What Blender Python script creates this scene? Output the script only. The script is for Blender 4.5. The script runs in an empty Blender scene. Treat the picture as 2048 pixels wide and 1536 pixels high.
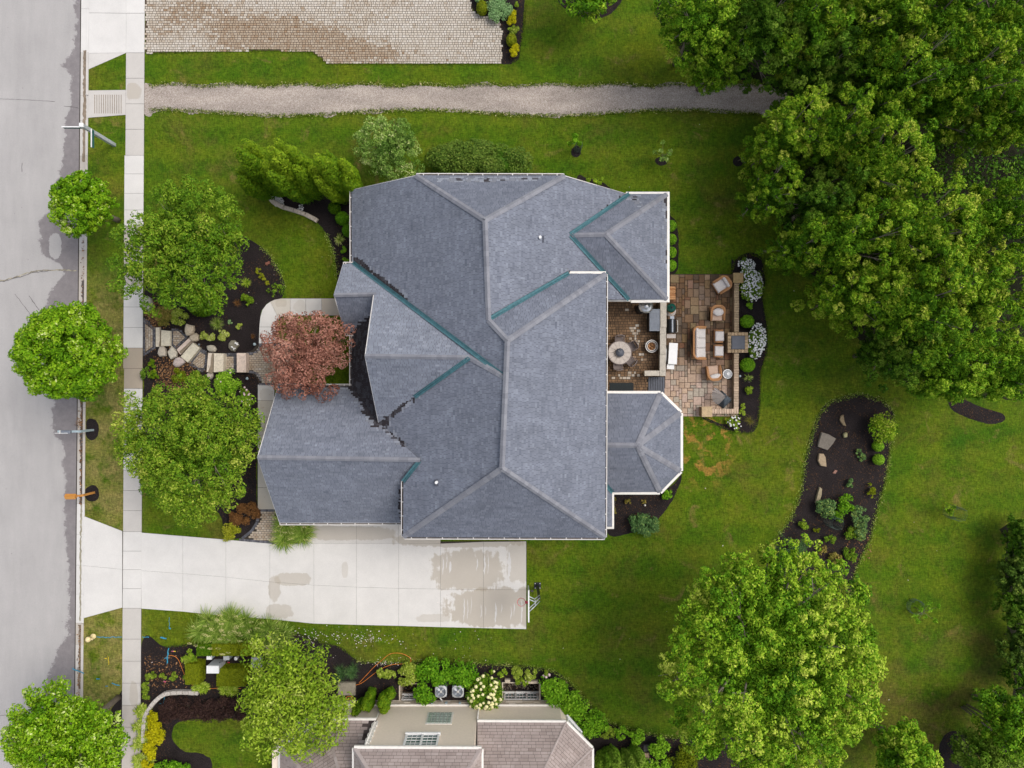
import bpy, math, random
import numpy as np
from mathutils import Vector, Matrix
from mathutils.geometry import tessellate_polygon

random.seed(7)
RNG = np.random.default_rng(11)
SC = bpy.context.scene
COL = SC.collection
S = 0.0315            # metres per photo pixel on the ground
H = 45.0              # height of the drone above the ground
rad = math.radians

# ------------------------------------------------------------------ camera, sky, sun, exposure
cam_d = bpy.data.cameras.new('camera')
cam = bpy.data.objects.new('camera', cam_d)
COL.objects.link(cam)
cam.location = (0, 0, H)
cam.rotation_euler = (0, 0, 0)
cam_d.sensor_width = 36.0
cam_d.lens = 36.0 * H / (2048 * S)
cam_d.clip_end = 2000
SC.camera = cam

SUN_EL, SUN_AZ = 58.0, 66.0          # azimuth clockwise from the top of the picture
world = bpy.data.worlds.new('World')
SC.world = world
world.use_nodes = True
wn = world.node_tree
sky = wn.nodes.new('ShaderNodeTexSky')
sky.sky_type = 'NISHITA'
sky.sun_disc = False
sky.sun_elevation = rad(SUN_EL)
sky.sun_rotation = rad(SUN_AZ)
sky.air_density = 1.0
sky.dust_density = 3.5
sky.ozone_density = 0.6
hsv = wn.nodes.new('ShaderNodeHueSaturation')          # thin cloud: a paler, less blue sky
hsv.inputs['Saturation'].default_value = 0.45
wn.links.new(sky.outputs['Color'], hsv.inputs['Color'])
wn.links.new(hsv.outputs['Color'], wn.nodes['Background'].inputs['Color'])
wn.nodes['Background'].inputs['Strength'].default_value = 0.15
sun_d = bpy.data.lights.new('sun', 'SUN')
sun_d.energy = 1.1
sun_d.angle = rad(30)
sun_d.color = (1.0, 0.94, 0.86)
sun = bpy.data.objects.new('sun', sun_d)
COL.objects.link(sun)
sun.location = (30, -40, 60)
az, el = rad(SUN_AZ), rad(SUN_EL)
sdir = Vector((math.sin(az) * math.cos(el), math.cos(az) * math.cos(el), math.sin(el)))
sun.rotation_euler = sdir.to_track_quat('Z', 'Y').to_euler()
SC.view_settings.view_transform = 'Standard'
SC.view_settings.look = 'None'
SC.view_settings.exposure = 0.29
SC.cycles.max_bounces = 5
SC.cycles.diffuse_bounces = 2
SC.cycles.transmission_bounces = 3
SC.view_settings.gamma = 1.0
SC.view_settings.use_curve_mapping = False

# ------------------------------------------------------------------ placing
def P(px, py, z=0.0):
    f = S * (1 - z / H)
    return ((px - 1024) * f, (768 - py) * f, z)
def V(px, py, z=0.0):
    return Vector(P(px, py, z))

# ------------------------------------------------------------------ objects
ROOT = {}
def root_loc(o):
    while o.parent is not None:
        o = o.parent
    return o.location.copy() if o.type == 'EMPTY' else Vector((0, 0, 0))

def tag(o, label=None, cat=None, group=None, kind=None):
    if label: o['label'] = label
    if cat: o['category'] = cat
    if group: o['group'] = group
    if kind: o['kind'] = kind
    return o

def thing(name, label, cat, loc=(0, 0, 0), group=None):
    o = bpy.data.objects.new(name, None)
    COL.objects.link(o)
    o.location = loc
    o.empty_display_size = 0.2
    return tag(o, label, cat, group)

def link_mesh(name, me, mat=None, parent=None):
    o = bpy.data.objects.new(name, me)
    COL.objects.link(o)
    if mat is not None and not me.materials:
        me.materials.append(mat)
    if parent is not None:
        o.parent = parent
    return o

def structure(o):
    o['kind'] = 'structure'
    return o

class MB:
    """collects faces in world coordinates and links them as one mesh"""
    def __init__(self):
        self.v, self.f, self.t, self.sm = [], [], [], []
    def face(self, pts, tint=0.5, smooth=False):
        n = len(self.v)
        self.v.extend([tuple(p) for p in pts])
        self.f.append(tuple(range(n, n + len(pts))))
        self.t.append(tint); self.sm.append(smooth)
    def mesh(self, verts, faces, tint=0.5, smooth=False):
        n = len(self.v)
        self.v.extend([tuple(p) for p in verts])
        for f in faces:
            self.f.append(tuple(i + n for i in f)); self.t.append(tint); self.sm.append(smooth)
    def box(self, c, s, rz=0.0, tint=0.5, tilt=None, bevel=0.0):
        hx, hy, hz = s[0] / 2, s[1] / 2, s[2] / 2
        if bevel > 0:
            b = min(bevel, hx * .9, hy * .9, hz * .9)
            lo = [(-hx, -hy), (hx, -hy), (hx, hy), (-hx, hy)]
            hi = [(-hx + b, -hy + b), (hx - b, -hy + b), (hx - b, hy - b), (-hx + b, hy - b)]
            vs = [(x, y, -hz) for x, y in lo] + [(x, y, hz - b) for x, y in lo] + [(x, y, hz) for x, y in hi]
            fs = [(3, 2, 1, 0)] + [(i, (i + 1) % 4, 4 + (i + 1) % 4, 4 + i) for i in range(4)] + \
                 [(4 + i, 4 + (i + 1) % 4, 8 + (i + 1) % 4, 8 + i) for i in range(4)] + [(8, 9, 10, 11)]
        else:
            vs = [(x * hx, y * hy, z * hz) for z in (-1, 1) for x, y in ((-1, -1), (1, -1), (1, 1), (-1, 1))]
            fs = [(3, 2, 1, 0), (4, 5, 6, 7), (0, 1, 5, 4), (1, 2, 6, 5), (2, 3, 7, 6), (3, 0, 4, 7)]
        m = Matrix.Rotation(rz, 3, 'Z')
        if tilt is not None:
            m = tilt
        c = Vector(c)
        self.mesh([c + m @ Vector(v) for v in vs], fs, tint)
    def prism(self, pts, z0, z1, tint=0.5, bottom=False):
        pts = [(p[0], p[1]) for p in pts]
        a = sum(pts[i][0] * pts[(i + 1) % len(pts)][1] - pts[(i + 1) % len(pts)][0] * pts[i][1] for i in range(len(pts)))
        if a < 0: pts = pts[::-1]
        n = len(pts)
        vs = [(x, y, z0) for x, y in pts] + [(x, y, z1) for x, y in pts]
        fs = [tuple(range(n, 2 * n))] + [(i, (i + 1) % n, n + (i + 1) % n, n + i) for i in range(n)]
        if bottom: fs.append(tuple(range(n - 1, -1, -1)))
        self.mesh(vs, fs, tint)
    def tube(self, pts, r, n=6, tint=0.5, smooth=True, cap=True):
        pts = [Vector(p) for p in pts]
        rs = r if isinstance(r, (list, tuple)) else [r] * len(pts)
        base = len(self.v); up = Vector((0.13, 0.2, 1)).normalized()
        for i, p in enumerate(pts):
            d = (pts[min(i + 1, len(pts) - 1)] - pts[max(i - 1, 0)])
            d = d.normalized() if d.length > 1e-9 else Vector((0, 0, 1))
            a = d.cross(up)
            if a.length < 1e-3: a = d.cross(Vector((1, 0, 0)))
            a.normalize(); b = d.cross(a)
            for k in range(n):
                t = 2 * math.pi * k / n
                self.v.append(tuple(p + (a * math.cos(t) + b * math.sin(t)) * rs[i]))
        for i in range(len(pts) - 1):
            for k in range(n):
                self.f.append((base + i * n + k, base + (i + 1) * n + k, base + (i + 1) * n + (k + 1) % n, base + i * n + (k + 1) % n))
                self.t.append(tint); self.sm.append(smooth)
        if cap:
            self.f.append(tuple(base + k for k in range(n))); self.t.append(tint); self.sm.append(False)
            e = base + (len(pts) - 1) * n
            self.f.append(tuple(e + k for k in range(n - 1, -1, -1))); self.t.append(tint); self.sm.append(False)
    def lathe(self, prof, c=(0, 0, 0), n=24, tint=0.5, smooth=True, a0=0.0, caps=True):
        base = len(self.v)
        for r, z in prof:
            for k in range(n):
                t = 2 * math.pi * k / n + a0
                self.v.append((c[0] + r * math.cos(t), c[1] + r * math.sin(t), c[2] + z))
        for i in range(len(prof) - 1):
            for k in range(n):
                self.f.append((base + i * n + k, base + i * n + (k + 1) % n, base + (i + 1) * n + (k + 1) % n, base + (i + 1) * n + k))
                self.t.append(tint); self.sm.append(smooth)
        if caps and prof[0][0] > 1e-4:
            self.f.append(tuple(base + k for k in range(n - 1, -1, -1))); self.t.append(tint); self.sm.append(False)
        if caps and prof[-1][0] > 1e-4:
            e = base + (len(prof) - 1) * n
            self.f.append(tuple(e + k for k in range(n))); self.t.append(tint); self.sm.append(False)
    def blob(self, c, r, seg=10, rings=6, rough=0.0, tint=0.5, smooth=True, rz=0.0, seed=0):
        rn = np.random.default_rng(seed)
        base = len(self.v); c = Vector(c); cz, sz = math.cos(rz), math.sin(rz)
        for i in range(rings + 1):
            ph = math.pi * i / rings
            for k in range(seg):
                th = 2 * math.pi * k / seg
                q = 1 + rough * (rn.random() - .5) * 2
                x, y, z = math.sin(ph) * math.cos(th) * r[0] * q, math.sin(ph) * math.sin(th) * r[1] * q, math.cos(ph) * r[2] * q
                if i in (0, rings): x = y = 0
                self.v.append((c.x + x * cz - y * sz, c.y + x * sz + y * cz, c.z + z))
        for i in range(rings):
            for k in range(seg):
                self.f.append((base + i * seg + k, base + (i + 1) * seg + k, base + (i + 1) * seg + (k + 1) % seg, base + i * seg + (k + 1) % seg))
                self.t.append(tint); self.sm.append(smooth)
    def build(self, name, mat, parent=None, kind=None, label=None):
        me = bpy.data.meshes.new(name)
        off = root_loc(parent) if parent is not None else Vector((0, 0, 0))
        ox, oy, oz = off
        me.from_pydata([(x - ox, y - oy, z - oz) for x, y, z in self.v], [], self.f)
        a = me.attributes.new('tint', 'FLOAT', 'FACE')
        a.data.foreach_set('value', np.array(self.t, dtype=np.float32))
        if any(self.sm):
            me.polygons.foreach_set('use_smooth', np.array(self.sm, dtype=bool))
        o = link_mesh(name, me, mat, parent)
        if kind: o['kind'] = kind
        if label: o['label'] = label
        return o

# ------------------------------------------------------------------ materials
class NT:
    def __init__(self, name):
        self.m = bpy.data.materials.new(name)
        self.m.use_nodes = True
        self.t = self.m.node_tree
        self.b = self.t.nodes['Principled BSDF']
        self.out = self.t.nodes['Material Output']
    def node(self, kind, **kw):
        n = self.t.nodes.new('ShaderNode' + kind)
        for k, v in kw.items():
            if k.startswith('_'): setattr(n, k[1:], v)
        return n
    def put(self, n, i, v):
        s = n.inputs[i]
        if hasattr(v, 'is_output'): self.t.links.new(v, s)
        elif v is not None: s.default_value = (*v, 1) if isinstance(v, tuple) and len(v) == 3 and s.type == 'RGBA' else v
    def pos(self):
        return self.node('NewGeometry').outputs['Position']
    def xyz(self, v):
        n = self.node('SeparateXYZ'); self.put(n, 0, v); return n.outputs
    def mapping(self, v, scale=(1, 1, 1), rot=(0, 0, 0), loc=(0, 0, 0)):
        n = self.node('Mapping'); self.put(n, 0, v); n.inputs['Scale'].default_value = scale
        n.inputs['Rotation'].default_value = rot; n.inputs['Location'].default_value = loc
        return n.outputs[0]
    def noise(self, v, scale, detail=3, rough=.55, dist=0.0, dim='3D'):
        n = self.node('TexNoise', _noise_dimensions=dim)
        if dim == '1D': self.put(n, 'W', v)
        else: self.put(n, 'Vector', v)
        self.put(n, 'Scale', scale); self.put(n, 'Detail', detail); self.put(n, 'Roughness', rough); self.put(n, 'Distortion', dist)
        return n.outputs[0]
    def vor(self, v, scale, feature='F1', out='Distance', rnd=1.0):
        n = self.node('TexVoronoi', _feature=feature); self.put(n, 'Vector', v); self.put(n, 'Scale', scale)
        if 'Randomness' in n.inputs: self.put(n, 'Randomness', rnd)
        return n.outputs[out]
    def ramp(self, f, *stops, interp='LINEAR'):
        n = self.node('ValToRGB'); self.put(n, 0, f)
        cr = n.color_ramp; cr.interpolation = interp
        while len(cr.elements) < len(stops): cr.elements.new(.5)
        for e, (p, c) in zip(cr.elements, stops):
            e.position = p
            c = (c, c, c) if not isinstance(c, tuple) else c
            e.color = (*c, 1)
        return n.outputs[0]
    def math(self, op, a, b=0.0, c=None, clamp=False):
        n = self.node('Math', _operation=op, _use_clamp=clamp); self.put(n, 0, a); self.put(n, 1, b)
        if c is not None: self.put(n, 2, c)
        return n.outputs[0]
    def step(self, v, lo, hi):
        n = self.node('MapRange', _interpolation_type='SMOOTHSTEP'); self.put(n, 'Value', v); self.put(n, 'From Min', lo); self.put(n, 'From Max', hi)
        return n.outputs[0]
    def mix(self, f, a, b, mode='MIX'):
        n = self.node('Mix', _data_type='RGBA', _blend_type=mode)
        self.put(n, 0, f)
        for i, v in ((6, a), (7, b)):
            s = n.inputs[i]
            if hasattr(v, 'is_output'): self.t.links.new(v, s)
            else: s.default_value = (*v, 1)
        return n.outputs[2]
    def attr(self, name='tint'):
        n = self.node('Attribute'); n.attribute_name = name; return n.outputs['Fac']
    def rand(self):
        return self.node('ObjectInfo').outputs['Random']
    def objcol(self):
        return self.node('ObjectInfo').outputs['Color']
    def bump(self, h, strength=.3, dist=.02):
        n = self.node('Bump'); self.put(n, 'Height', h); n.inputs['Strength'].default_value = strength; n.inputs['Distance'].default_value = dist
        self.t.links.new(n.outputs[0], self.b.inputs['Normal'])
    def done(self, color=None, rough=.8, metal=0.0, spec=.3):
        if color is not None: self.put(self.b, 'Base Color', color)
        self.put(self.b, 'Roughness', rough); self.put(self.b, 'Metallic', metal); self.put(self.b, 'Specular IOR Level', spec)
        return self.m

def plain(name, c, rough=.6, metal=0.0, spec=.4, var=.12, scale=6.0):
    n = NT(name)
    f = n.noise(n.pos(), scale, 4, .6)
    lo = tuple(x * (1 - var) for x in c); hi = tuple(min(1, x * (1 + var)) for x in c)
    return n.done(n.ramp(f, (.3, lo), (.7, hi)), rough, metal, spec)

MAT = {}
def lawn_material():
    n = NT('lawn'); p = n.pos()
    big = n.noise(p, .16, 6, .68, .6)
    mid = n.noise(p, .55, 5, .65, .3)
    strand = n.noise(n.mapping(p, (9, 3.2, 1), (0, 0, .5)), 1.0, 5, .75)
    strand2 = n.noise(n.mapping(p, (3.5, 10, 1), (0, 0, .3)), 1.0, 5, .75)
    fine = n.noise(p, 16, 3, .8)
    base = n.ramp(big, (.3, (.038, .108, .004)), (.5, (.078, .146, .005)), (.70, (.130, .165, .007)))
    col = n.mix(n.math('MULTIPLY', n.step(mid, .44, .68), .62), base, (.116, .132, .010))
    dk = n.math('MULTIPLY', n.step(n.noise(n.mapping(p, (1, 1, 1), loc=(31, 7, 0)), .6, 6, .68, .5), .46, .72), .62)
    col = n.mix(dk, col, (.030, .082, .005))
    thin = n.math('MULTIPLY', n.step(n.noise(n.mapping(p, loc=(61, 33, 0)), .28, 6, .7, .5), .50, .68), .55)
    col = n.mix(thin, col, (.125, .100, .022))
    dry = n.step(n.noise(n.mapping(p, (1, 1, 1), loc=(9, 77, 0)), .55, 6, .7, .6), .57, .70)
    col = n.mix(n.math('MULTIPLY', dry, .8), col, (.20, .155, .045))
    # orange dry spots beside the sunroom
    x, y, z = n.xyz(p)
    cx, cy, _ = P(1410, 880)
    dx = n.math('SUBTRACT', x, cx); dy = n.math('SUBTRACT', y, cy)
    d2 = n.math('ADD', n.math('MULTIPLY', dx, dx), n.math('MULTIPLY', n.math('MULTIPLY', dy, dy), .45))
    zone = n.step(d2, 5.5, 1.0)
    spot = n.step(n.noise(n.mapping(p, loc=(3, 5, 0)), 1.35, 4, .6, .4), .51, .60)
    col = n.mix(n.math('MULTIPLY', zone, n.math('MULTIPLY', spot, .85)), col, (.36, .20, .045))
    # dryer verge beside the kerb
    verge = n.math('MULTIPLY', n.step(x, -22.6, -24.6), n.math('MULTIPLY', n.step(y, 8.5, 4.0), n.step(n.noise(n.mapping(p, loc=(50, 2, 0)), .9, 5, .65), .32, .56)))
    col = n.mix(n.math('MULTIPLY', verge, .85), col, (.26, .22, .07))
    bare = n.math('MULTIPLY', n.step(x, 15, 26), n.math('MULTIPLY', n.step(y, -14, -21), n.step(n.noise(n.mapping(p, loc=(5, 12, 0)), .5, 5, .6), .42, .62)))
    col = n.mix(n.math('MULTIPLY', bare, .7), col, (.13, .085, .03))
    stripe = n.math('SINE', n.math('MULTIPLY', n.math('ADD', y, n.math('MULTIPLY', n.noise(p, .3, 2), 1.2)), 3.0))
    col = n.mix(n.math('MULTIPLY', n.step(stripe, -.5, 1), .26), col, (.15, .185, .012))
    g = n.ramp(n.math('ADD', n.math('MULTIPLY', strand, .5), n.math('MULTIPLY', strand2, .5)), (.36, .42), (.5, 1.0), (.64, 1.65))
    col = n.mix(.95, col, g, 'MULTIPLY')
    pat = n.noise(n.mapping(p, (1, 1.25, 1), loc=(2, 19, 0)), 2.1, 6, .72, .8)
    col = n.mix(.9, col, n.ramp(pat, (.34, (.74, .86, .7)), (.5, (1.0, 1.02, 1.0)), (.66, (1.30, 1.18, 1.3))), 'MULTIPLY')
    g2 = n.ramp(fine, (.3, .55), (.55, 1.05), (.75, 1.6))
    col = n.mix(.6, col, g2, 'MULTIPLY')
    n.bump(n.math('ADD', strand, fine), .9, .06)
    return n.done(col, .9, 0, .12)
MAT['lawn'] = lawn_material()

def asphalt_material():
    n = NT('asphalt'); p = n.pos()
    x, y, z = n.xyz(p)
    fine = n.noise(p, 22, 3, .8)
    bigv = n.math('ADD', n.math('MULTIPLY', n.noise(p, .25, 5, .6), .6), n.math('MULTIPLY', n.noise(n.mapping(p, (2.2, .35, 1)), .9, 5, .65), .4))
    dry = n.ramp(bigv, (.32, (.365, .35, .343)), (.68, (.46, .441, .43)))
    wob = n.noise(n.mapping(p, (.55, .16, 1), loc=(3, 8, 0)), 1.0, 3, .5)
    wob2 = n.noise(p, 1.6, 5, .7)
    edge = n.math('ADD', n.math('MULTIPLY', n.math('SUBTRACT', wob, .48), 8.5), n.math('MULTIPLY', n.math('SUBTRACT', wob2, .5), 1.5))
    # the damp strip along the gutter: distance from the kerb line
    d = n.math('ADD', x, n.math('MULTIPLY', y, -.004))
    # how far the damp reaches into the road, read along the kerb
    ymap = n.node('MapRange'); n.put(ymap, 'Value', y); ymap.inputs['From Min'].default_value = 768 * S; ymap.inputs['From Max'].default_value = -768 * S
    prof = [(0, 150), (.065, 146), (.085, 120), (.10, 141), (.14, 139), (.157, 128), (.19, 126), (.23, 112), (.27, 104), (.288, 74), (.33, 80), (.348, 128), (.37, 112), (.392, 86), (.5, 100), (.56, 104), (.575, 122), (.62, 126), (.70, 130), (.78, 138), (.83, 127), (.86, 106), (.9, 86), (.95, 72), (1, 60)]
    reach = n.ramp(ymap.outputs[0], *[(t, (160 - v) / 100) for t, v in prof])
    ex = n.math('MULTIPLY_ADD', reach, -100 * S, (160 - 1024) * S)
    rag = n.math('ADD', n.math('MULTIPLY', n.math('SUBTRACT', n.noise(p, 1.1, 8, .75, .4), .5), 1.7), n.math('MULTIPLY', n.math('SUBTRACT', n.noise(p, 7, 4, .8), .5), .35))
    wet = n.step(n.math('ADD', n.math('SUBTRACT', x, ex), rag), -.06, .10)
    bx_, by_, _z = P(108, 492)
    q1 = n.math('DIVIDE', n.math('SUBTRACT', x, bx_), .42); q2 = n.math('DIVIDE', n.math('SUBTRACT', y, by_), .75)
    isl = n.step(n.math('ADD', n.math('ADD', n.math('MULTIPLY', q1, q1), n.math('MULTIPLY', q2, q2)), n.math('MULTIPLY', rag, 1.6)), 1.1, .9)
    wet = n.math('MULTIPLY', wet, n.math('SUBTRACT', 1.0, isl))
    col = n.mix(n.math('MULTIPLY', wet, .92), dry, n.ramp(n.noise(p, 3, 5, .7), (.3, (.185, .168, .172)), (.7, (.245, .222, .225))))
    blot = n.step(n.noise(n.mapping(p, loc=(12, 3, 0)), .55, 5, .6), .68, .76)
    col = n.mix(n.math('MULTIPLY', blot, .28), col, (.2, .19, .19))
    sp = n.step(n.vor(p, 1.1), .05, .02)
    col = n.mix(n.math('MULTIPLY', sp, .55), col, (.12, .10, .10))
    col = n.mix(.5, col, n.ramp(fine, (.3, .78), (.7, 1.16)), 'MULTIPLY')
    n.bump(fine, .35, .01)
    return n.done(col, .85, 0, .25)
MAT['asphalt'] = asphalt_material()

def concrete_material(name, zones=(), base=(.60, .585, .56), wetc=(.40, .345, .27)):
    """light concrete; each slab's own tone comes from its object colour, damp zones lie where the photo shows them"""
    n = NT(name); p = n.pos()
    fine = n.noise(p, 20, 4, .75); big = n.noise(p, .7, 5, .6, .3)
    oc = n.objcol()
    col = n.mix(1.0, oc, n.ramp(big, (.3, .93), (.7, 1.05)), 'MULTIPLY')
    col = n.mix(.5, col, n.ramp(fine, (.25, .84), (.7, 1.10)), 'MULTIPLY')
    x, y, z = n.xyz(p)
    warp = n.noise(p, 1.5, 5, .65); warpy = n.noise(n.mapping(p, (2.6, .5, 1)), 1.2, 4, .6)
    for (zx, zy, rx, ry, amt) in zones:
        cx, cy, _ = P(zx, zy)
        dx = n.math('DIVIDE', n.math('SUBTRACT', x, cx), rx * S); dy = n.math('DIVIDE', n.math('SUBTRACT', y, cy), ry * S)
        d4 = n.math('ADD', n.math('POWER', n.math('ABSOLUTE', dx), 3.0), n.math('POWER', n.math('ABSOLUTE', dy), 3.0))
        m = n.step(n.math('ADD', d4, n.math('ADD', n.math('MULTIPLY', n.math('SUBTRACT', warp, .5), 2.6), n.math('MULTIPLY', n.math('SUBTRACT', warpy, .5), 1.8))), 1.22, .82)
        col = n.mix(n.math('MULTIPLY', m, amt), col, wetc)
    st = n.step(n.noise(n.mapping(p, loc=(4, 44, 0)), 2.2, 5, .7), .66, .74)
    col = n.mix(n.math('MULTIPLY', st, .10), col, (.3, .26, .2))
    n.bump(fine, .2, .006)
    return n.done(col, .8, 0, .25)
MAT['concrete'] = concrete_material('concrete', [(268, 184, 14, 17, .5), (268, 1388, 8, 26, .4), (262, 716, 16, 14, .35), (562, 606, 12, 8, .35), (600, 612, 12, 12, .25), (256, 800, 10, 14, .35), (534, 800, 14, 22, .3)])
MAT['drive_concrete'] = concrete_material('drive_concrete', [
    (935, 1140, 70, 40, .62), (1000, 1215, 105, 38, .68), (1035, 1120, 22, 45, .45), (585, 1158, 34, 13, .5), (549, 1176, 12, 26, .5),
    (560, 1222, 26, 14, .45), (700, 1066, 95, 14, .5), (870, 1236, 35, 8, .35), (690, 1140, 6, 16, .3), (920, 1080, 130, 14, .55)])

def gravel_material():
    n = NT('gravel'); p = n.pos()
    c = n.vor(p, 32, out='Color'); d = n.vor(p, 32)
    g = n.node('RGBToBW'); n.put(g, 0, c); gv = g.outputs[0]
    col = n.ramp(gv, (.15, (.26, .212, .178)), (.45, (.375, .318, .275)), (.7, (.455, .395, .35)), (.9, (.56, .50, .45)))
    big = n.noise(n.mapping(p, (.35, 1.2, 1)), .8, 4, .6)
    col = n.mix(.8, col, n.ramp(big, (.35, .78), (.65, 1.15)), 'MULTIPLY')
    track = n.step(n.noise(n.mapping(p, (.12, 2.2, 1), loc=(0, .6, 0)), 1.0, 3, .5), .6, .72)
    col = n.mix(n.math('MULTIPLY', track, .35), col, (.25, .215, .19))
    n.bump(d, .6, .02)
    return n.done(col, .9, 0, .2)
MAT['gravel'] = gravel_material()

def mulch_material(name='mulch', lo=(.0085, .0062, .0065), hi=(.030, .023, .023)):
    n = NT(name); p = n.pos()
    m1 = n.mapping(p, (14, 40, 1), (0, 0, .6)); m2 = n.mapping(p, (40, 14, 1), (0, 0, 1.1))
    a = n.noise(m1, 1, 3, .7); b = n.noise(m2, 1, 3, .7)
    f = n.math('MAXIMUM', a, b)
    col = n.ramp(f, (.45, lo), (.62, hi), (.74, tuple(3.0 * x for x in hi)))
    big = n.noise(p, .7, 4, .6)
    col = n.mix(.75, col, n.ramp(big, (.3, .6), (.7, 1.5)), 'MULTIPLY')
    n.bump(f, .9, .05)
    return n.done(col, .9, 0, .2)
MAT['mulch'] = mulch_material()
MAT['forest_floor'] = mulch_material('forest_floor', (.006, .008, .003), (.022, .022, .009))

def tinted(name, stops, rough=.8, spec=.25, nscale=14, namt=.45, bump=.3, extra=None, attr=True):
    """colour from the per-face tint of a piece, plus grain"""
    n = NT(name); p = n.pos()
    t = n.attr() if attr else n.rand()
    col = n.ramp(t, *stops)
    g = n.noise(p, nscale, 4, .7)
    col = n.mix(namt, col, n.ramp(g, (.3, .72), (.7, 1.25)), 'MULTIPLY')
    if bump: n.bump(g, bump, .012)
    return n.done(col, rough, 0, spec)

def leaf_material(name, dark, mid, light, tip=None, trans=.10, rough=.5):
    n = NT(name)
    t = n.attr()
    stops = [(.0, dark), (.42, mid), (.75, light), (1.0, tip or tuple(min(1, x * 1.5) for x in light))]
    col = n.ramp(t, *stops)
    n.done(col, rough, 0, .06)
    tr = n.node('BsdfTranslucent'); n.put(tr, 0, n.mix(.35, col, (.20, .26, .02)))
    mx = n.node('MixShader'); mx.inputs[0].default_value = trans
    n.t.links.new(n.b.outputs[0], mx.inputs[1]); n.t.links.new(tr.outputs[0], mx.inputs[2])
    n.t.links.new(mx.outputs[0], n.out.inputs['Surface'])
    return n.m
L = {
    'maple': leaf_material('leaf_maple', (0.032, 0.105, 0.005), (0.13, 0.3, 0.012), (0.34, 0.5, 0.03), (0.58, 0.66, 0.1)),
    'street': leaf_material('leaf_street', (0.045, 0.13, 0.005), (0.14, 0.31, 0.008), (0.31, 0.48, 0.02), (0.68, 0.74, 0.32)),
    'front': leaf_material('leaf_front', (0.036, 0.095, 0.008), (0.11, 0.232, 0.012), (0.235, 0.345, 0.024), (0.44, 0.49, 0.08)),
    'oak': leaf_material('leaf_oak', (0.03, 0.098, 0.005), (0.108, 0.25, 0.01), (0.29, 0.43, 0.022), (0.56, 0.62, 0.09)),
    'lime':    leaf_material('leaf_lime', (0.072, 0.150, 0.008), (0.195, 0.325, 0.018), (0.351, 0.468, 0.039), (0.546, 0.624, 0.143)),
    'plum': leaf_material('leaf_plum', (0.1, 0.038, 0.026), (0.3, 0.125, 0.088), (0.48, 0.225, 0.165), (0.58, 0.33, 0.25), trans=0.1),
    'cedar': leaf_material('leaf_cedar', (0.02, 0.07, 0.003), (0.07, 0.165, 0.006), (0.175, 0.275, 0.01), (0.32, 0.42, 0.025), trans=0.08),
    'box':     leaf_material('leaf_box', (0.044, 0.149, 0.005), (0.114, 0.289, 0.011), (0.228, 0.438, 0.021), (0.350, 0.578, 0.052), trans=.12),
    'olive':   leaf_material('leaf_olive', (0.072, 0.116, 0.006), (0.189, 0.232, 0.009), (0.290, 0.319, 0.014), (0.435, 0.435, 0.043), trans=.15),
    'hedge': leaf_material('leaf_hedge', (0.035, 0.08, 0.01), (0.095, 0.175, 0.022), (0.19, 0.27, 0.04), (0.33, 0.39, 0.1), trans=0.1),
    'gold':    leaf_material('leaf_gold', (0.220, 0.220, 0.004), (0.462, 0.440, 0.007), (0.638, 0.583, 0.013), (0.770, 0.682, 0.055), trans=.2),
    'varieg': leaf_material('leaf_varieg', (.12, .20, .015), (.30, .41, .04), (.52, .58, .12), (.68, .70, .32), trans=.15),
    'blue': leaf_material('leaf_blue', (0.026, 0.08, 0.028), (0.075, 0.165, 0.05), (0.15, 0.27, 0.085), (0.33, 0.42, 0.09), trans=0.08),
    'pale':    leaf_material('leaf_pale', (0.070, 0.149, 0.021), (0.166, 0.306, 0.052), (0.350, 0.507, 0.105), (0.805, 0.850, 0.385), trans=.2),
    'rust':    leaf_material('leaf_rust', (0.066, 0.028, 0.011), (0.165, 0.077, 0.028), (0.264, 0.127, 0.044), (0.352, 0.198, 0.077), trans=.1),
    'russet':  leaf_material('leaf_russet', (0.088, 0.096, 0.018), (0.210, 0.201, 0.035), (0.385, 0.280, 0.079), (0.595, 0.385, 0.158), trans=.12),
    'smoke':   leaf_material('leaf_smoke', (0.018, 0.011, 0.010), (0.044, 0.024, 0.022), (0.083, 0.044, 0.035), (0.110, 0.083, 0.033), trans=.1),
    'grass':   leaf_material('leaf_grass', (0.088, 0.175, 0.018), (0.210, 0.333, 0.044), (0.420, 0.507, 0.105), (0.850, 0.735, 0.385), trans=.15),
    'dark': leaf_material('leaf_dark', (0.014, 0.055, 0.004), (0.045, 0.125, 0.008), (0.11, 0.22, 0.014), (0.22, 0.33, 0.04), trans=0.1),
    'edgegrass': leaf_material('leaf_edgegrass', (.035, .085, .005), (.075, .125, .007), (.14, .16, .02), (.24, .22, .06), trans=.1),
    'sage':    leaf_material('leaf_sage', (0.123, 0.245, 0.079), (0.263, 0.455, 0.175), (0.438, 0.630, 0.298), (0.700, 0.840, 0.490), trans=.15),
}
MAT['bark'] = tinted('bark', [(0, (.16, .13, .10)), (1, (.30, .26, .21))], .9, .1, 12, .6, .8)
MAT['white_trim'] = plain('white_trim', (.72, .69, .65), .5, var=.08)
MAT['cream_trim'] = plain('cream_trim', (.78, .745, .69), .5, var=.07)
MAT['gutter_debris'] = plain('gutter_debris', (.10, .085, .075), .9, var=.4, scale=9)
MAT['wall_stucco'] = plain('wall_stucco', (.50, .455, .40), .85, var=.06)
MAT['copper'] = plain('patina_copper', (.075, .185, .215), .55, .15, .4, var=.22, scale=5)
MAT['white_paint'] = plain('white_paint', (.80, .80, .79), .45, var=.04)
MAT['black_rubber'] = plain('black_rubber', (.016, .022, .024), .8, var=.3, scale=14)
MAT['black_metal'] = plain('black_metal', (.018, .02, .024), .35, .3, .5, var=.2)
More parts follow.
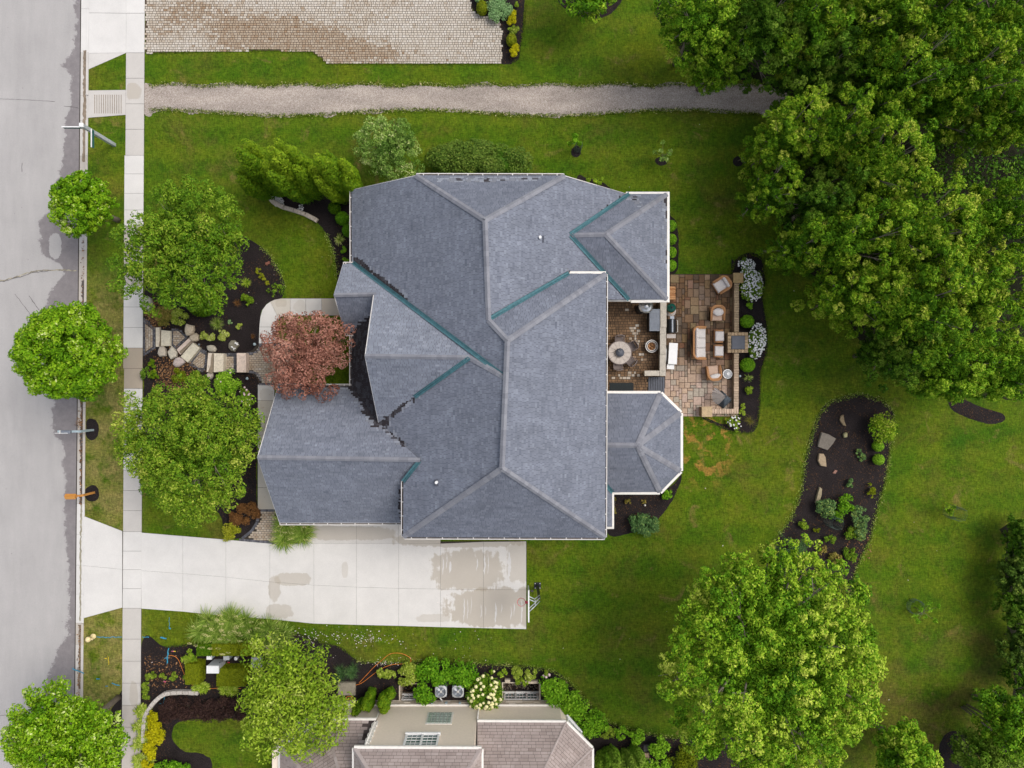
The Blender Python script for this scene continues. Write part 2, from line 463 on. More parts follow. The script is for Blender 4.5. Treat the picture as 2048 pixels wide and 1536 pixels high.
MAT['steel'] = plain('steel', (.62, .62, .62), .28, .85, .5, var=.08)
MAT['grey_metal'] = plain('grey_metal', (.24, .265, .31), .45, .4, .5, var=.12)
MAT['pale_metal'] = plain('pale_metal', (.50, .53, .57), .45, .3, .5, var=.08)
MAT['bluegrey_paint'] = plain('bluegrey_paint', (.40, .50, .54), .55, var=.08)
MAT['grey_plastic'] = plain('grey_plastic', (.47, .48, .49), .5, var=.06)
MAT['green_enamel'] = plain('green_enamel', (.004, .075, .055), .25, 0, .6, var=.2)
MAT['orange_wood'] = tinted('orange_wood', [(0, (.52, .22, .045)), (1, (.66, .32, .09))], .7, .2, 10, .5, .2)
MAT['wicker'] = tinted('wicker', [(0, (.42, .20, .085)), (1, (.56, .31, .15))], .75, .2, 45, .9, .9)
MAT['cushion'] = plain('cushion', (.66, .615, .585), .9, var=.08, scale=9)
MAT['cushion_tan'] = plain('cushion_tan', (.56, .40, .30), .9, var=.06, scale=9)
MAT['taupe_fabric'] = plain('taupe_fabric', (.19, .155, .145), .85, var=.15, scale=12)
MAT['charcoal_fabric'] = plain('charcoal_fabric', (.085, .105, .125), .75, var=.3, scale=4)
MAT['beige_fabric'] = plain('beige_fabric', (.47, .42, .385), .9, var=.12, scale=7)
MAT['table_stone'] = plain('table_stone', (.47, .415, .37), .55, var=.14, scale=7)
MAT['slate_metal'] = plain('slate_metal', (.075, .083, .105), .5, .2, var=.15, scale=4)
MAT['red_plastic'] = plain('red_plastic', (.75, .06, .09), .4)
MAT['orange_rubber'] = plain('orange_rubber', (.72, .23, .035), .5)
MAT['blue_paint'] = plain('blue_paint', (.035, .25, .38), .7, var=.4)
MAT['yellow_plastic'] = plain('yellow_plastic', (.85, .62, .02), .5)
MAT['pink_plastic'] = plain('pink_plastic', (.85, .12, .28), .5)
MAT['cream_paint'] = plain('cream_paint', (.82, .66, .36), .5, var=.1)
MAT['glass'] = plain('window_glass', (.06, .11, .105), .08, 0, .6, var=.5, scale=3)
MAT['white_flower'] = plain('white_flower', (.86, .85, .83), .8, var=.06, scale=20)
MAT['cream_flower'] = plain('cream_flower', (.80, .76, .40), .8, var=.12, scale=12)
MAT['pink_flower'] = plain('pink_flower', (.80, .60, .62), .8, var=.1)
MAT['crack'] = plain('crack_filler', (.30, .27, .20), .9, var=.6, scale=5)
MAT['crack_dark'] = plain('crack_dark', (.13, .12, .12), .9, var=.3, scale=5)
MAT['green_panel'] = plain('green_panel', (.01, .10, .09), .5)
MAT['petal'] = plain('petal', (.78, .70, .68), .8, var=.15)
MAT['leaf_litter'] = tinted('leaf_litter', [(0, (.05, .03, .018)), (.5, (.20, .10, .045)), (1, (.42, .24, .12))], .9, .1, 8, .5, 0)

def stone_material(name, dry, wet, wetf=None):
    """natural stone; the object's colour says how damp and which hue"""
    n = NT(name); p = n.pos()
    oc = n.objcol()
    g = n.noise(p, 7, 5, .7, .6); g2 = n.noise(p, 26, 3, .7)
    col = n.mix(.85, oc, n.ramp(g, (.28, .66), (.5, 1.0), (.72, 1.25)), 'MULTIPLY')
    col = n.mix(.45, col, n.ramp(g2, (.3, .75), (.7, 1.22)), 'MULTIPLY')
    n.bump(g, .5, .02)
    return n.done(col, .75, 0, .3)
MAT['stone'] = stone_material('stone', None, None)
MAT['paver'] = tinted('paver', [(0, (.06, .045, .035)), (.25, (.17, .105, .06)), (.45, (.27, .165, .09)), (.62, (.40, .315, .23)), (.8, (.53, .465, .385)), (1, (.63, .58, .515))], .8, .25, 16, .5, .4)
MAT['border_paver'] = tinted('border_paver', [(0, (.06, .062, .075)), (1, (.17, .17, .19))], .8, .25, 16, .5, .4)
MAT['joint_sand'] = plain('joint_sand', (.085, .06, .04), .95, var=.3, scale=8)
MAT['joint_dark'] = plain('joint_dark', (.045, .036, .028), .95, var=.3, scale=8)

def shingle_material(name, stops, wet):
    """tint: 0..1 dry tone of each shingle; values above 1 are soaked shingles and the painted shade beside the main gutter"""
    n = NT(name); p = n.pos(); t = n.attr()
    col = n.ramp(t, *stops)
    big = n.noise(n.mapping(p, (1, 1, .6)), .9, 5, .65, .5)
    streak = n.noise(n.mapping(p, (.5, 2.3, .5), (0, 0, .15)), 1.0, 4, .65, .5)
    col = n.mix(.55, col, n.ramp(big, (.3, .80), (.7, 1.16)), 'MULTIPLY')
    col = n.mix(.5, col, n.ramp(streak, (.3, .80), (.7, 1.14)), 'MULTIPLY')
    col = n.mix(n.step(t, 1.0, 1.8), col, wet)
    fine = n.noise(p, 30, 3, .8)
    col = n.mix(.35, col, n.ramp(fine, (.3, .8), (.7, 1.2)), 'MULTIPLY')
    n.bump(fine, .3, .006)
    return n.done(col, .8, 0, .25)
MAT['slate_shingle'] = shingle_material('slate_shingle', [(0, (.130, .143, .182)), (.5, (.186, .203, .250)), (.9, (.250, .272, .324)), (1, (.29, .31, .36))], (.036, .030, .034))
MAT['slate_deck'] = plain('slate_deck', (.075, .082, .105), .9, var=.2)
MAT['cap_shingle'] = tinted('cap_shingle', [(0, (.205, .21, .24)), (1, (.265, .27, .30))], .85, .2, 20, .4, .2)
MAT['brown_shingle'] = shingle_material('brown_shingle', [(0, (.27, .215, .195)), (.5, (.37, .305, .282)), (1, (.46, .39, .365))], (.045, .033, .032))
MAT['brown_deck'] = plain('brown_deck', (.085, .062, .055), .9, var=.2)
MAT['brown_cap'] = tinted('brown_cap', [(0, (.36, .30, .28)), (1, (.45, .385, .365))], .85, .2, 20, .4, .2)
# ------------------------------------------------------------------ outlines and sheets
_tab = np.random.default_rng(3).random((64, 64))
def vnoise(x, y):
    xi, yi = math.floor(x), math.floor(y); fx, fy = x - xi, y - yi
    fx, fy = fx * fx * (3 - 2 * fx), fy * fy * (3 - 2 * fy)
    g = lambda a, b: _tab[a % 64, b % 64]
    return (g(xi, yi) * (1 - fx) + g(xi + 1, yi) * fx) * (1 - fy) + (g(xi, yi + 1) * (1 - fx) + g(xi + 1, yi + 1) * fx) * fy
def fbm(x, y, o=3):
    s = a = 0; w = 1
    for k in range(o):
        s += w * vnoise(x * 2 ** k + 17 * k, y * 2 ** k + 5 * k); a += w; w *= .5
    return s / a

def inside(p, poly):
    x, y = p[0], p[1]; c = False; n = len(poly)
    for i in range(n):
        x1, y1 = poly[i][0], poly[i][1]; x2, y2 = poly[(i + 1) % n][0], poly[(i + 1) % n][1]
        if (y1 > y) != (y2 > y) and x < (x2 - x1) * (y - y1) / (y2 - y1) + x1: c = not c
    return c

def clip_convex(sub, clip):
    """Sutherland-Hodgman; both counter-clockwise"""
    out = list(sub)
    n = len(clip)
    for i in range(n):
        ax, ay = clip[i][0], clip[i][1]; bx, by = clip[(i + 1) % n][0], clip[(i + 1) % n][1]
        inp, out = out, []
        if not inp: return []
        def side(p): return (bx - ax) * (p[1] - ay) - (by - ay) * (p[0] - ax)
        for j in range(len(inp)):
            p, q = inp[j], inp[(j + 1) % len(inp)]
            sp, sq = side(p), side(q)
            if sp >= 0: out.append(p)
            if (sp >= 0) != (sq >= 0):
                t = sp / (sp - sq)
                out.append((p[0] + (q[0] - p[0]) * t, p[1] + (q[1] - p[1]) * t))
    return out

def ccw(pts):
    a = sum(pts[i][0] * pts[(i + 1) % len(pts)][1] - pts[(i + 1) % len(pts)][0] * pts[i][1] for i in range(len(pts)))
    return pts if a > 0 else pts[::-1]

def outline(px_pts, z=0.0, step=.22, jit=.05, smooth=True, seed=1):
    """closed photo outline -> world points with a natural, slightly ragged edge"""
    rn = random.Random(seed)
    w = [P(x, y, z) for x, y in px_pts]; n = len(w); out = []
    for i in range(n):
        p0, p1, p2, p3 = w[i - 1], w[i], w[(i + 1) % n], w[(i + 2) % n]
        L_ = math.dist(p1[:2], p2[:2]); k = max(1, int(L_ / step))
        for j in range(k):
            t = j / k
            if smooth:
                q = [.5 * ((2 * p1[a]) + (-p0[a] + p2[a]) * t + (2 * p0[a] - 5 * p1[a] + 4 * p2[a] - p3[a]) * t * t + (-p0[a] + 3 * p1[a] - 3 * p2[a] + p3[a]) * t ** 3) for a in (0, 1)]
            else:
                q = [p1[a] + (p2[a] - p1[a]) * t for a in (0, 1)]
            jx, jy = (fbm(q[0] * 1.3 + seed, q[1] * 1.3, 4) - .5) * jit * 4.5, (fbm(q[0] * 1.3 - 9, q[1] * 1.3 + seed, 4) - .5) * jit * 4.5
            out.append((q[0] + jx + rn.uniform(-jit, jit) * .5, q[1] + jy + rn.uniform(-jit, jit) * .5, z))
    return out

def sheet(name, pts, mat, parent=None, holes=(), kind='structure'):
    loops = [[Vector(p) for p in pts]] + [[Vector(p) for p in h] for h in holes]
    flat = [v for l in loops for v in l]
    tris = tessellate_polygon(loops)
    fs = []
    for t in tris:
        a, b, c = (flat[i] for i in t)
        fs.append(t if (b - a).cross(c - a).z > 0 else (t[0], t[2], t[1]))
    m = MB(); m.mesh(flat, fs)
    o = m.build(name, mat, parent)
    if kind: o['kind'] = kind
    return o

def px_rect(x0, y0, x1, y1, z=0):
    return [P(x0, y0, z), P(x1, y0, z), P(x1, y1, z), P(x0, y1, z)]

# ------------------------------------------------------------------ ground, street, kerb
XR = lambda y: 178.5 - .0088 * y                  # right edge of the kerb in the photo
PITS = [(1006, 1366, 1079, 1400), (800, 1368, 838, 1401)]
sheet('ground', [(-300, -300, -1.45), (300, -300, -1.45), (300, 300, -1.45), (-300, 300, -1.45)], MAT['forest_floor'])
yt, yb = -4000, 5500
lawn_pts = [P(XR(yt), yt), P(XR(yb), yb), (250, P(0, yb)[1], 0), (250, P(0, yt)[1], 0)]
sheet('lawn', lawn_pts, MAT['lawn'], holes=[px_rect(*p) for p in PITS])
street = sheet('street', [P(XR(yt) - 17.6, yt, -.1), P(XR(yb) - 17.6, yb, -.1), P(XR(yb) - 290, yb, -.1), P(XR(yt) - 290, yt, -.1)], MAT['asphalt'])
sheet('verge', [P(XR(yt) - 288, yt, -.02), P(XR(yb) - 288, yb, -.02), (-250, P(0, yb)[1], -.02), (-250, P(0, yt)[1], -.02)], MAT['lawn'])

def ribbon(name, px_pts, w, z, mat, parent=None, jit=.0, kind=None, seed=0, taper=False, h=.004):
    rn = random.Random(seed); m = MB(); pts = [P(x, y, z) for x, y in px_pts]
    fine = []
    for i in range(len(pts) - 1):
        k = max(1, int(math.dist(pts[i], pts[i + 1]) / .12))
        for j in range(k):
            t = j / k
            fine.append([pts[i][a] + (pts[i + 1][a] - pts[i][a]) * t + (rn.uniform(-jit, jit) if a < 2 else 0) for a in range(3)])
    fine.append(list(pts[-1]))
    L_, R_ = [], []
    for i, p in enumerate(fine):
        a, b = fine[max(0, i - 1)], fine[min(len(fine) - 1, i + 1)]
        dx, dy = b[0] - a[0], b[1] - a[1]; l = math.hypot(dx, dy) or 1
        ww = w * (.5 + rn.random() * .5 if jit else 1) / 2
        if taper: ww *= math.sin(math.pi * min(1, max(.08, i / (len(fine) - 1)))) ** .5 if 0 < i < len(fine) - 1 else .1
        L_.append((p[0] - dy / l * ww, p[1] + dx / l * ww, p[2])); R_.append((p[0] + dy / l * ww, p[1] - dx / l * ww, p[2]))
    for i in range(len(fine) - 1):
        m.face([R_[i], R_[i + 1], L_[i + 1], L_[i]])
    o = m.build(name, mat, parent)
    if kind: o['kind'] = kind
    return o
# cracks in the road surface
ribbon('crack', [(-30, 566), (10, 560), (38, 552), (62, 544), (95, 540), (125, 540), (153, 541)], .10, -.094, MAT['crack'], street, .035, seed=2)
ribbon('crack', [(-30, 570), (8, 562), (36, 555), (64, 546), (96, 542)], .045, -.090, MAT['crack_dark'], street, .03, seed=3)
ribbon('crack', [(30, 588), (45, 608), (60, 628)], .035, -.094, MAT['crack_dark'], street, .015, seed=4)
ribbon('crack', [(58, 592), (68, 606), (78, 620)], .05, -.094, MAT['crack_dark'], street, .015, seed=5)
ribbon('crack', [(44, 326), (44, 344)], .04, -.094, MAT['crack_dark'], street, .02, seed=6)
ribbon('crack', [(128, 212), (150, 214), (158, 217)], .04, -.094, MAT['crack_dark'], street, .015, seed=7)
ribbon('crack', [(-20, 197), (40, 199), (110, 203)], .03, -.094, MAT['crack_dark'], street, .01, seed=8)
ribbon('crack', [(-20, 1434), (10, 1430), (32, 1428)], .04, -.094, MAT['crack_dark'], street, .02, seed=9)

def colour(o, c, v=.03):
    k = 1 + random.uniform(-v, v)
    o.color = (c[0] * k, c[1] * k, c[2] * k, 1)
    return o
WHITE_C, PALE_C, BEIGE_C, TAN_C, GREY_C = (.67, .65, .622), (.60, .575, .545), (.50, .455, .405), (.42, .355, .28), (.55, .52, .485)

def slab(parent, quad, z, c, name='slab', gap=.012, mat='concrete', th=.1, v=.02):
    pts = [P(x, y, 0)[:2] for x, y in quad]
    cx = sum(p[0] for p in pts) / len(pts); cy = sum(p[1] for p in pts) / len(pts)
    q = []
    for x, y in pts:
        d = math.hypot(x - cx, y - cy); k = (d - gap) / d if d > gap else 1
        q.append((cx + (x - cx) * k, cy + (y - cy) * k))
    m = MB(); m.prism(ccw(q), z - th, z)
    return colour(m.build(name, MAT[mat], parent), c, v)

kerb = sheet('kerb', [P(XR(-900) - 17.8, -900, -.098), P(XR(2400) - 17.8, 2400, -.098), P(XR(2400), 2400, -.098), P(XR(-900), -900, -.098)], MAT['joint_dark'])
ys = [-300, -36, 16, 104, 190, 240, 311, 348, 398, 450, 500, 552, 604, 657, 710, 763, 815, 867, 922, 1008, 1069, 1131, 1189, 1247, 1290, 1340, 1392, 1445, 1500, 1800]
for a, b in zip(ys[:-1], ys[1:]):
    mid = (a + b) / 2
    white = 1008 <= mid <= 1247 or mid < 104
    low = mid < 104 or 180 < mid < 235 or 1035 < mid < 1240
    c = WHITE_C if white else random.choice([GREY_C, BEIGE_C, (.47, .43, .39)])
    slab(kerb, [(XR(a) - 17.6, a), (XR(a) - 5, a), (XR(b) - 5, b), (XR(b) - 17.6, b)], -.085, c, 'gutter_slab', .006, th=.05)
    slab(kerb, [(XR(a) - 4.9, a), (XR(a), a), (XR(b), b), (XR(b) - 4.9, b)], -.05 if low else .025, tuple(x * 1.06 for x in c), 'kerb_stone', .006, th=.12)
# leaf litter and silt washed along the gutter
def litter(name, samples, size, mat, parent=None, z=.02, flat=.5, tints=(0, 1), aspect=(.4, .9)):
    n = len(samples); m = MB()
    for (x, y, zz) in samples:
        a = random.uniform(0, 6.28); l = size * random.uniform(.5, 1.4); w = l * random.uniform(*aspect)
        ca, sa = math.cos(a), math.sin(a); t1, t2 = random.uniform(-flat, flat) * l, random.uniform(-flat, flat) * w
        m.face([(x - ca * l / 2, y - sa * l / 2, zz), (x + sa * w / 2, y - ca * w / 2, zz + abs(t2)), (x + ca * l / 2, y + sa * l / 2, zz + abs(t1)), (x - sa * w / 2, y + ca * w / 2, zz + abs(t2) * .5)], random.uniform(*tints))
    o = m.build(name, mat, parent)
    o['kind'] = 'stuff'
    return o
MAT['silt'] = plain('silt', (.24, .19, .14), .95, var=.3, scale=4)
MAT['moss'] = plain('moss_stain', (.30, .275, .20), .95, var=.3, scale=3)
ribbon('silt', [(XR(y) - 7.5, y) for y in range(100, 330, 8)], .26, -.080, MAT['silt'], kerb, .03, 'stuff', 31)
ribbon('silt', [(XR(y) - 7.0, y) for y in range(560, 1010, 8)], .24, -.080, MAT['gutter_debris'], kerb, .05, 'stuff', 32)
ribbon('silt', [(XR(y) - 7.4, y) for y in range(1010, 1250, 8)], .13, -.080, MAT['moss'], kerb, .03, 'stuff', 33)
ribbon('silt', [(XR(y) - 7.0, y) for y in range(1250, 1385, 8)], .24, -.080, MAT['silt'], kerb, .04, 'stuff', 34)
smp = []
for k in range(520):
    y = random.choice([random.uniform(470, 1010), random.uniform(780, 1010), random.uniform(1250, 1400)])
    p = P(XR(y) - random.gauss(8.0, 1.7), y, -.075); smp.append(p)
for k in range(90):
    smp.append((P(160, 845)[0] + random.gauss(0, .16), P(160, 845)[1] + random.gauss(0, .2), -.07))
litter('leaf_litter', smp, .085, MAT['leaf_litter'], z=0)

# ------------------------------------------------------------------ sidewalk
LX = lambda y: 253.2 - .0062 * y
RX = lambda y: 290.0 - .0058 * y
walk = sheet('sidewalk', [P(LX(-300) , -300, .012), P(LX(1900), 1900, .012), P(RX(1900), 1900, .012), P(RX(-300), -300, .012)], MAT['joint_dark'])
joints = [(-90, WHITE_C), (27, WHITE_C), (106, GREY_C), (157, GREY_C), (208, GREY_C), (259, GREY_C), (311, WHITE_C), (348, WHITE_C), (387, WHITE_C), (420, WHITE_C), (452, BEIGE_C), (493, BEIGE_C),
          (534, BEIGE_C), (571, WHITE_C), (614, WHITE_C), (655, WHITE_C), (696, TAN_C), (737, TAN_C), (777, WHITE_C), (821, GREY_C), (865, WHITE_C), (940, GREY_C), (981, GREY_C), (1021, GREY_C),
          (1063, WHITE_C), (1102, WHITE_C), (1139, WHITE_C), (1177, WHITE_C), (1216, GREY_C), (1278, GREY_C), (1322, GREY_C), (1366, GREY_C), (1410, BEIGE_C), (1454, BEIGE_C), (1490, BEIGE_C), (1560, BEIGE_C), (1700, None)]
for (a, c), (b, _) in zip(joints[:-1], joints[1:]):
    e = 1.8 if 311 <= a < 700 else 0
    slab(walk, [(LX(a) - e, a), (RX(a), a), (RX(b), b), (LX(b) - e, b)], .035 + random.uniform(-.003, .003), c, mat='concrete')

apron = sheet('apron', [P(XR(-90), -90, .006), P(LX(-90), -90, .006), P(LX(106), 106, .006), P(XR(139), 139, .006)], MAT['joint_dark'])
slab(apron, [(XR(-90), -90), (LX(-90), -90), (LX(27), 27), (XR(27), 26)], .026, WHITE_C)
slab(apron, [(XR(27), 26), (LX(27), 27), (LX(106), 106), (XR(106), 107)], .026, WHITE_C)
slab(apron, [(XR(107), 107), (LX(106), 106), (XR(139), 139)], .026, PALE_C)
ramp_ = sheet('ramp', [P(XR(181), 181, .006), P(LX(180), 180, .006), P(LX(230), 230, .006), P(XR(236), 236, .006)], MAT['joint_dark'])
slab(ramp_, [(XR(181), 181), (LX(180), 180), (LX(230), 230), (XR(236), 236)], .028, GREY_C)
mm = MB()
for k in range(13):
    x = 190 + k * 4.4
    c = P(x, 208.5)
    mm.box((c[0], c[1], .031), (.035, 1.18, .008))
o = mm.build('groove', MAT['silt'], ramp_); o['kind'] = 'stuff'

# ------------------------------------------------------------------ driveway
drive_edge = [(168, 1032), (245, 1062), (283, 1065), (368, 1072), (453, 1079), (545, 1087), (600, 1075), (620, 1040), (880, 1040), (880, 1083), (1053, 1082), (1053, 1258), (880, 1254), (711, 1250), (625, 1247), (540, 1238), (450, 1232), (363, 1223), (283, 1217), (245, 1215), (168, 1236)]
drive = sheet('driveway', [P(x, y, .008) for x, y in drive_edge], MAT['joint_dark'])
cols = [(168, 1032, 1131, 1236), (245, 1062, 1138.5, 1215), (283, 1065, 1141, 1217), (366, 1072, 1147, 1223), (452, 1079, 1154, 1232), (540, 1087, 1163.5, 1238), (628, 1087, 1170, 1247), (713, 1087, 1174, 1249.5), (797.5, 1087, 1176.5, 1251.5), (881, 1087, 1178, 1254), (967, 1083.5, 1179, 1256), (1052.5, 1082.5, 1179.5, 1258)]
for i, (a, b) in enumerate(zip(cols[:-1], cols[1:])):
    if i == 1: continue            # the sidewalk crosses here
    slab(drive, [(a[0], a[1]), (b[0], b[1]), (b[0], b[2]), (a[0], a[2])], .03, WHITE_C, mat='drive_concrete', gap=.008, v=.015)
    slab(drive, [(a[0], a[2]), (b[0], b[2]), (b[0], b[3]), (a[0], a[3])], .03, WHITE_C, mat='drive_concrete', gap=.008, v=.015)
for a, b in ((600, 713), (713, 797.5), (797.5, 881)):
    slab(drive, [(a, 1036), (b, 1036), (b, 1087), (a, 1087)], .03, PALE_C, mat='drive_concrete', gap=.008)
# splashes of drier concrete in the damp patch
MAT['dry_splash'] = plain('dry_splash', (.63, .615, .60), .8, var=.05)
for (x, y0, y1, w) in [(886, 1112, 1150, .10), (893, 1105, 1138, .07), (900, 1122, 1146, .22), (954, 1115, 1142, .10), (969, 1110, 1150, .16), (976, 1104, 1148, .07), (1018, 1103, 1158, .26), (928, 1196, 1244, .08), (935, 1198, 1240, .06), (942, 1192, 1228, .05), (962, 1208, 1236, .07), (971, 1212, 1232, .05), (991, 1205, 1246, .12), (1003, 1207, 1226, .07), (1022, 1212, 1240, .07), (1028, 1205, 1232, .08), (1043, 1200, 1250, .09)]:
    ribbon('splash', [(x, y0), (x + 1, (y0 + y1) / 2), (x - 1, y1)], w, .036, MAT['dry_splash'], drive, .018, seed=int(x), taper=True)

# ------------------------------------------------------------------ gravel path
gp = [(287, 172)] + [(x, 169 + 2.5 * math.sin(x * .05) + (4 if 700 < x < 1010 else 0) * math.sin((x - 700) / 100)) for x in range(330, 1560, 40)] + [(1580, 190), (1575, 232)] + \
     [(x, 227 + 6 * math.sin(x * .012 + 1.0) + 1.5 * math.sin(x * .07)) for x in range(1540, 300, -40)] + [(287, 228)]
sheet('gravel_path', outline(gp, .006, .12, .09, seed=5), MAT['gravel'])

# ------------------------------------------------------------------ mulch beds
BEDS = [
    ([(288, 592), (300, 570), (330, 556), (400, 500), (450, 476), (490, 476), (520, 492), (545, 518), (562, 548), (569, 578), (560, 597), (540, 603), (524, 620), (519, 645), (517, 690), (520, 770), (516, 810), (515, 1005), (548, 1010), (545, 1032), (520, 1055), (484, 1076), (450, 1072), (440, 1030), (400, 1000), (330, 960), (290, 880), (287, 780)], True),
    ([(531, 388), (545, 405), (590, 425), (628, 440), (652, 468), (668, 508), (675, 560), (677, 597), (720, 597), (740, 500), (738, 385), (690, 372), (600, 362), (556, 370)], True),
    ([(1635, 832), (1662, 802), (1715, 788), (1762, 800), (1786, 822), (1788, 850), (1780, 900), (1774, 950), (1760, 1000), (1748, 1045), (1742, 1075), (1725, 1110), (1708, 1150), (1703, 1200), (1640, 1190), (1560, 1150), (1538, 1110), (1552, 1078), (1585, 1030), (1602, 980), (1612, 910)], True),
    ([(1462, 545), (1470, 520), (1497, 505), (1524, 518), (1531, 560), (1526, 600), (1534, 650), (1534, 700), (1522, 745), (1520, 800), (1516, 845), (1500, 867), (1460, 862), (1430, 850), (1405, 832), (1470, 828)], True),
    ([(1325, 432), (1343, 434), (1354, 450), (1357, 500), (1355, 540), (1345, 548), (1325, 548)], True),
    ([(1215, 975), (1325, 980), (1362, 950), (1352, 985), (1338, 1012), (1310, 1045), (1270, 1063), (1215, 1066)], True),
    ([(938, -60), (941, 10), (950, 26), (975, 34), (1000, 44), (1004, 70), (1004, 127), (1022, 128), (1038, 118), (1046, 60), (1052, -60)], False),
    ([(1095, -80), (1115, -5), (1135, 20), (1165, 33), (1200, 36), (1230, 20), (1248, -10), (1260, -80)], True),
    ([(1155, 352), (1175, 357), (1200, 362), (1222, 378), (1215, 400), (1155, 400)], True),
    ([(1898, 800), (1925, 797), (1960, 812), (2005, 828), (2008, 842), (1980, 848), (1935, 835), (1905, 820)], True),
    ([(1880, 1560), (1878, 1500), (1890, 1470), (1910, 1462), (1935, 1475), (1945, 1520), (1945, 1560)], True),
]
NB = [(282, 1297), (330, 1293), (380, 1288), (480, 1280), (590, 1266), (645, 1285), (680, 1293), (697, 1305), (715, 1321), (760, 1324), (850, 1324), (960, 1327), (1060, 1333), (1105, 1341), (1135, 1362), (1165, 1395), (1195, 1432), (1235, 1452), (1280, 1464), (1340, 1474), (1420, 1478), (1500, 1490), (1500, 1640), (282, 1640)]
mulch_sheets = []
for i, (b, sm) in enumerate(BEDS):
    mulch_sheets.append((b, sheet('mulch_bed', outline(b, .012, .14, .03, sm, seed=20 + i), MAT['mulch'])))
mulch_sheets.append((NB, sheet('mulch_bed', outline(NB, .012, .14, .03, True, seed=60), MAT['mulch'], holes=[px_rect(*p, .012) for p in PITS])))
for (x, y, r, ry) in [(1153, 303, 10, 11), (1322, 322, 12, 9), (1476, 322, 11, 10), (1826, 1212, 17, 19), (183, 859, 16, 22), (184, 988, 15, 17), (1896, 1022, 16, 17)]:
    pts = [(x + r * math.cos(t * .5236), y + ry * math.sin(t * .5236)) for t in range(12)]
    if x < 200: pts = [(max(px, XR(py) + .8), py) for px, py in pts]
    if x not in (1826, 1896): sheet('mulch_ring', outline(pts, .012, .1, .04, True, seed=x), MAT['mulch'])
# lawn inside the neighbour's bed
sheet('lawn_patch', outline([(345, 1462), (352, 1448), (375, 1440), (450, 1437), (520, 1440), (600, 1452), (660, 1470), (660, 1640), (425, 1640), (424, 1530), (412, 1512), (395, 1505), (370, 1504), (352, 1490), (343, 1475)], .020, .15, .02, True, seed=9), MAT['lawn'])
# the floor of the wood
WOOD = [(1310, -300), (1330, 60), (1370, 130), (1440, 160), (1530, 165), (1560, 235), (1545, 330), (1555, 430), (1590, 500), (1650, 570), (1695, 640), (1740, 700), (1800, 760), (1900, 790), (2060, 800), (2500, 820), (2500, -300)]
sheet('forest_floor', outline(WOOD, .004, .5, .25, True, seed=3), MAT['forest_floor'])
EAST = [(2020, 1080), (2010, 1140), (2012, 1220), (2022, 1290), (2030, 1340), (2022, 1400), (2005, 1440), (2010, 1640), (2500, 1640), (2500, 1040), (2030, 1040)]
sheet('forest_floor', outline(EAST, .004, .5, .15, True, seed=4), MAT['forest_floor'])

# bark chips, twigs and dropped leaves on the mulch
smp = []
for poly, o in mulch_sheets:
    xs = [p[0] for p in poly]; yy = [p[1] for p in poly]
    area = (max(xs) - min(xs)) * (min(max(yy), 1536) - max(0, min(yy)))
    for k in range(int(area / 16)):
        x, y = random.uniform(min(xs), max(xs)), random.uniform(max(0, min(yy)), min(1536, max(yy)))
        if inside((x, y), poly) and not (343 < x < 660 and y > 1440) and fbm(x * .02, y * .02) > .42:
            smp.append(P(x, y, .02))
litter('mulch_chip', smp, .055, MAT['leaf_litter'], tints=(0, .38))
smp = []
for k in range(1900):          # copper leaf litter in the front bed
    x, y = (random.gauss(350, 22), random.gauss(752, 26)) if k % 3 else (random.gauss(308, 14), random.gauss(630, 14))
    if x > 290: smp.append(P(x, y, .02))
for k in range(260):
    smp.append(P(random.uniform(290, 375), random.uniform(1310, 1375), .02))
for k in range(110):
    smp.append(P(random.uniform(1690, 1745), random.uniform(1060, 1120), .02))
litter('dropped_leaf', smp, .10, MAT['leaf_litter'], tints=(.15, .9))
smp = [P(random.gauss(640, 45), random.gauss(1272, 8), .03) for k in range(90)] + [P(random.gauss(735, 26), random.gauss(1277, 6), .03) for k in range(70)] + \
      [P(random.uniform(560, 990), random.uniform(1262, 1325), .03) for k in range(60)] + [P(random.gauss(760, 20), random.gauss(1327, 3), .03) for k in range(35)] + \
      [P(random.uniform(290, 1900), random.uniform(240, 1400), .03) for k in range(60)]
litter('fallen_petal', smp, .06, MAT['petal'], aspect=(.6, 1))
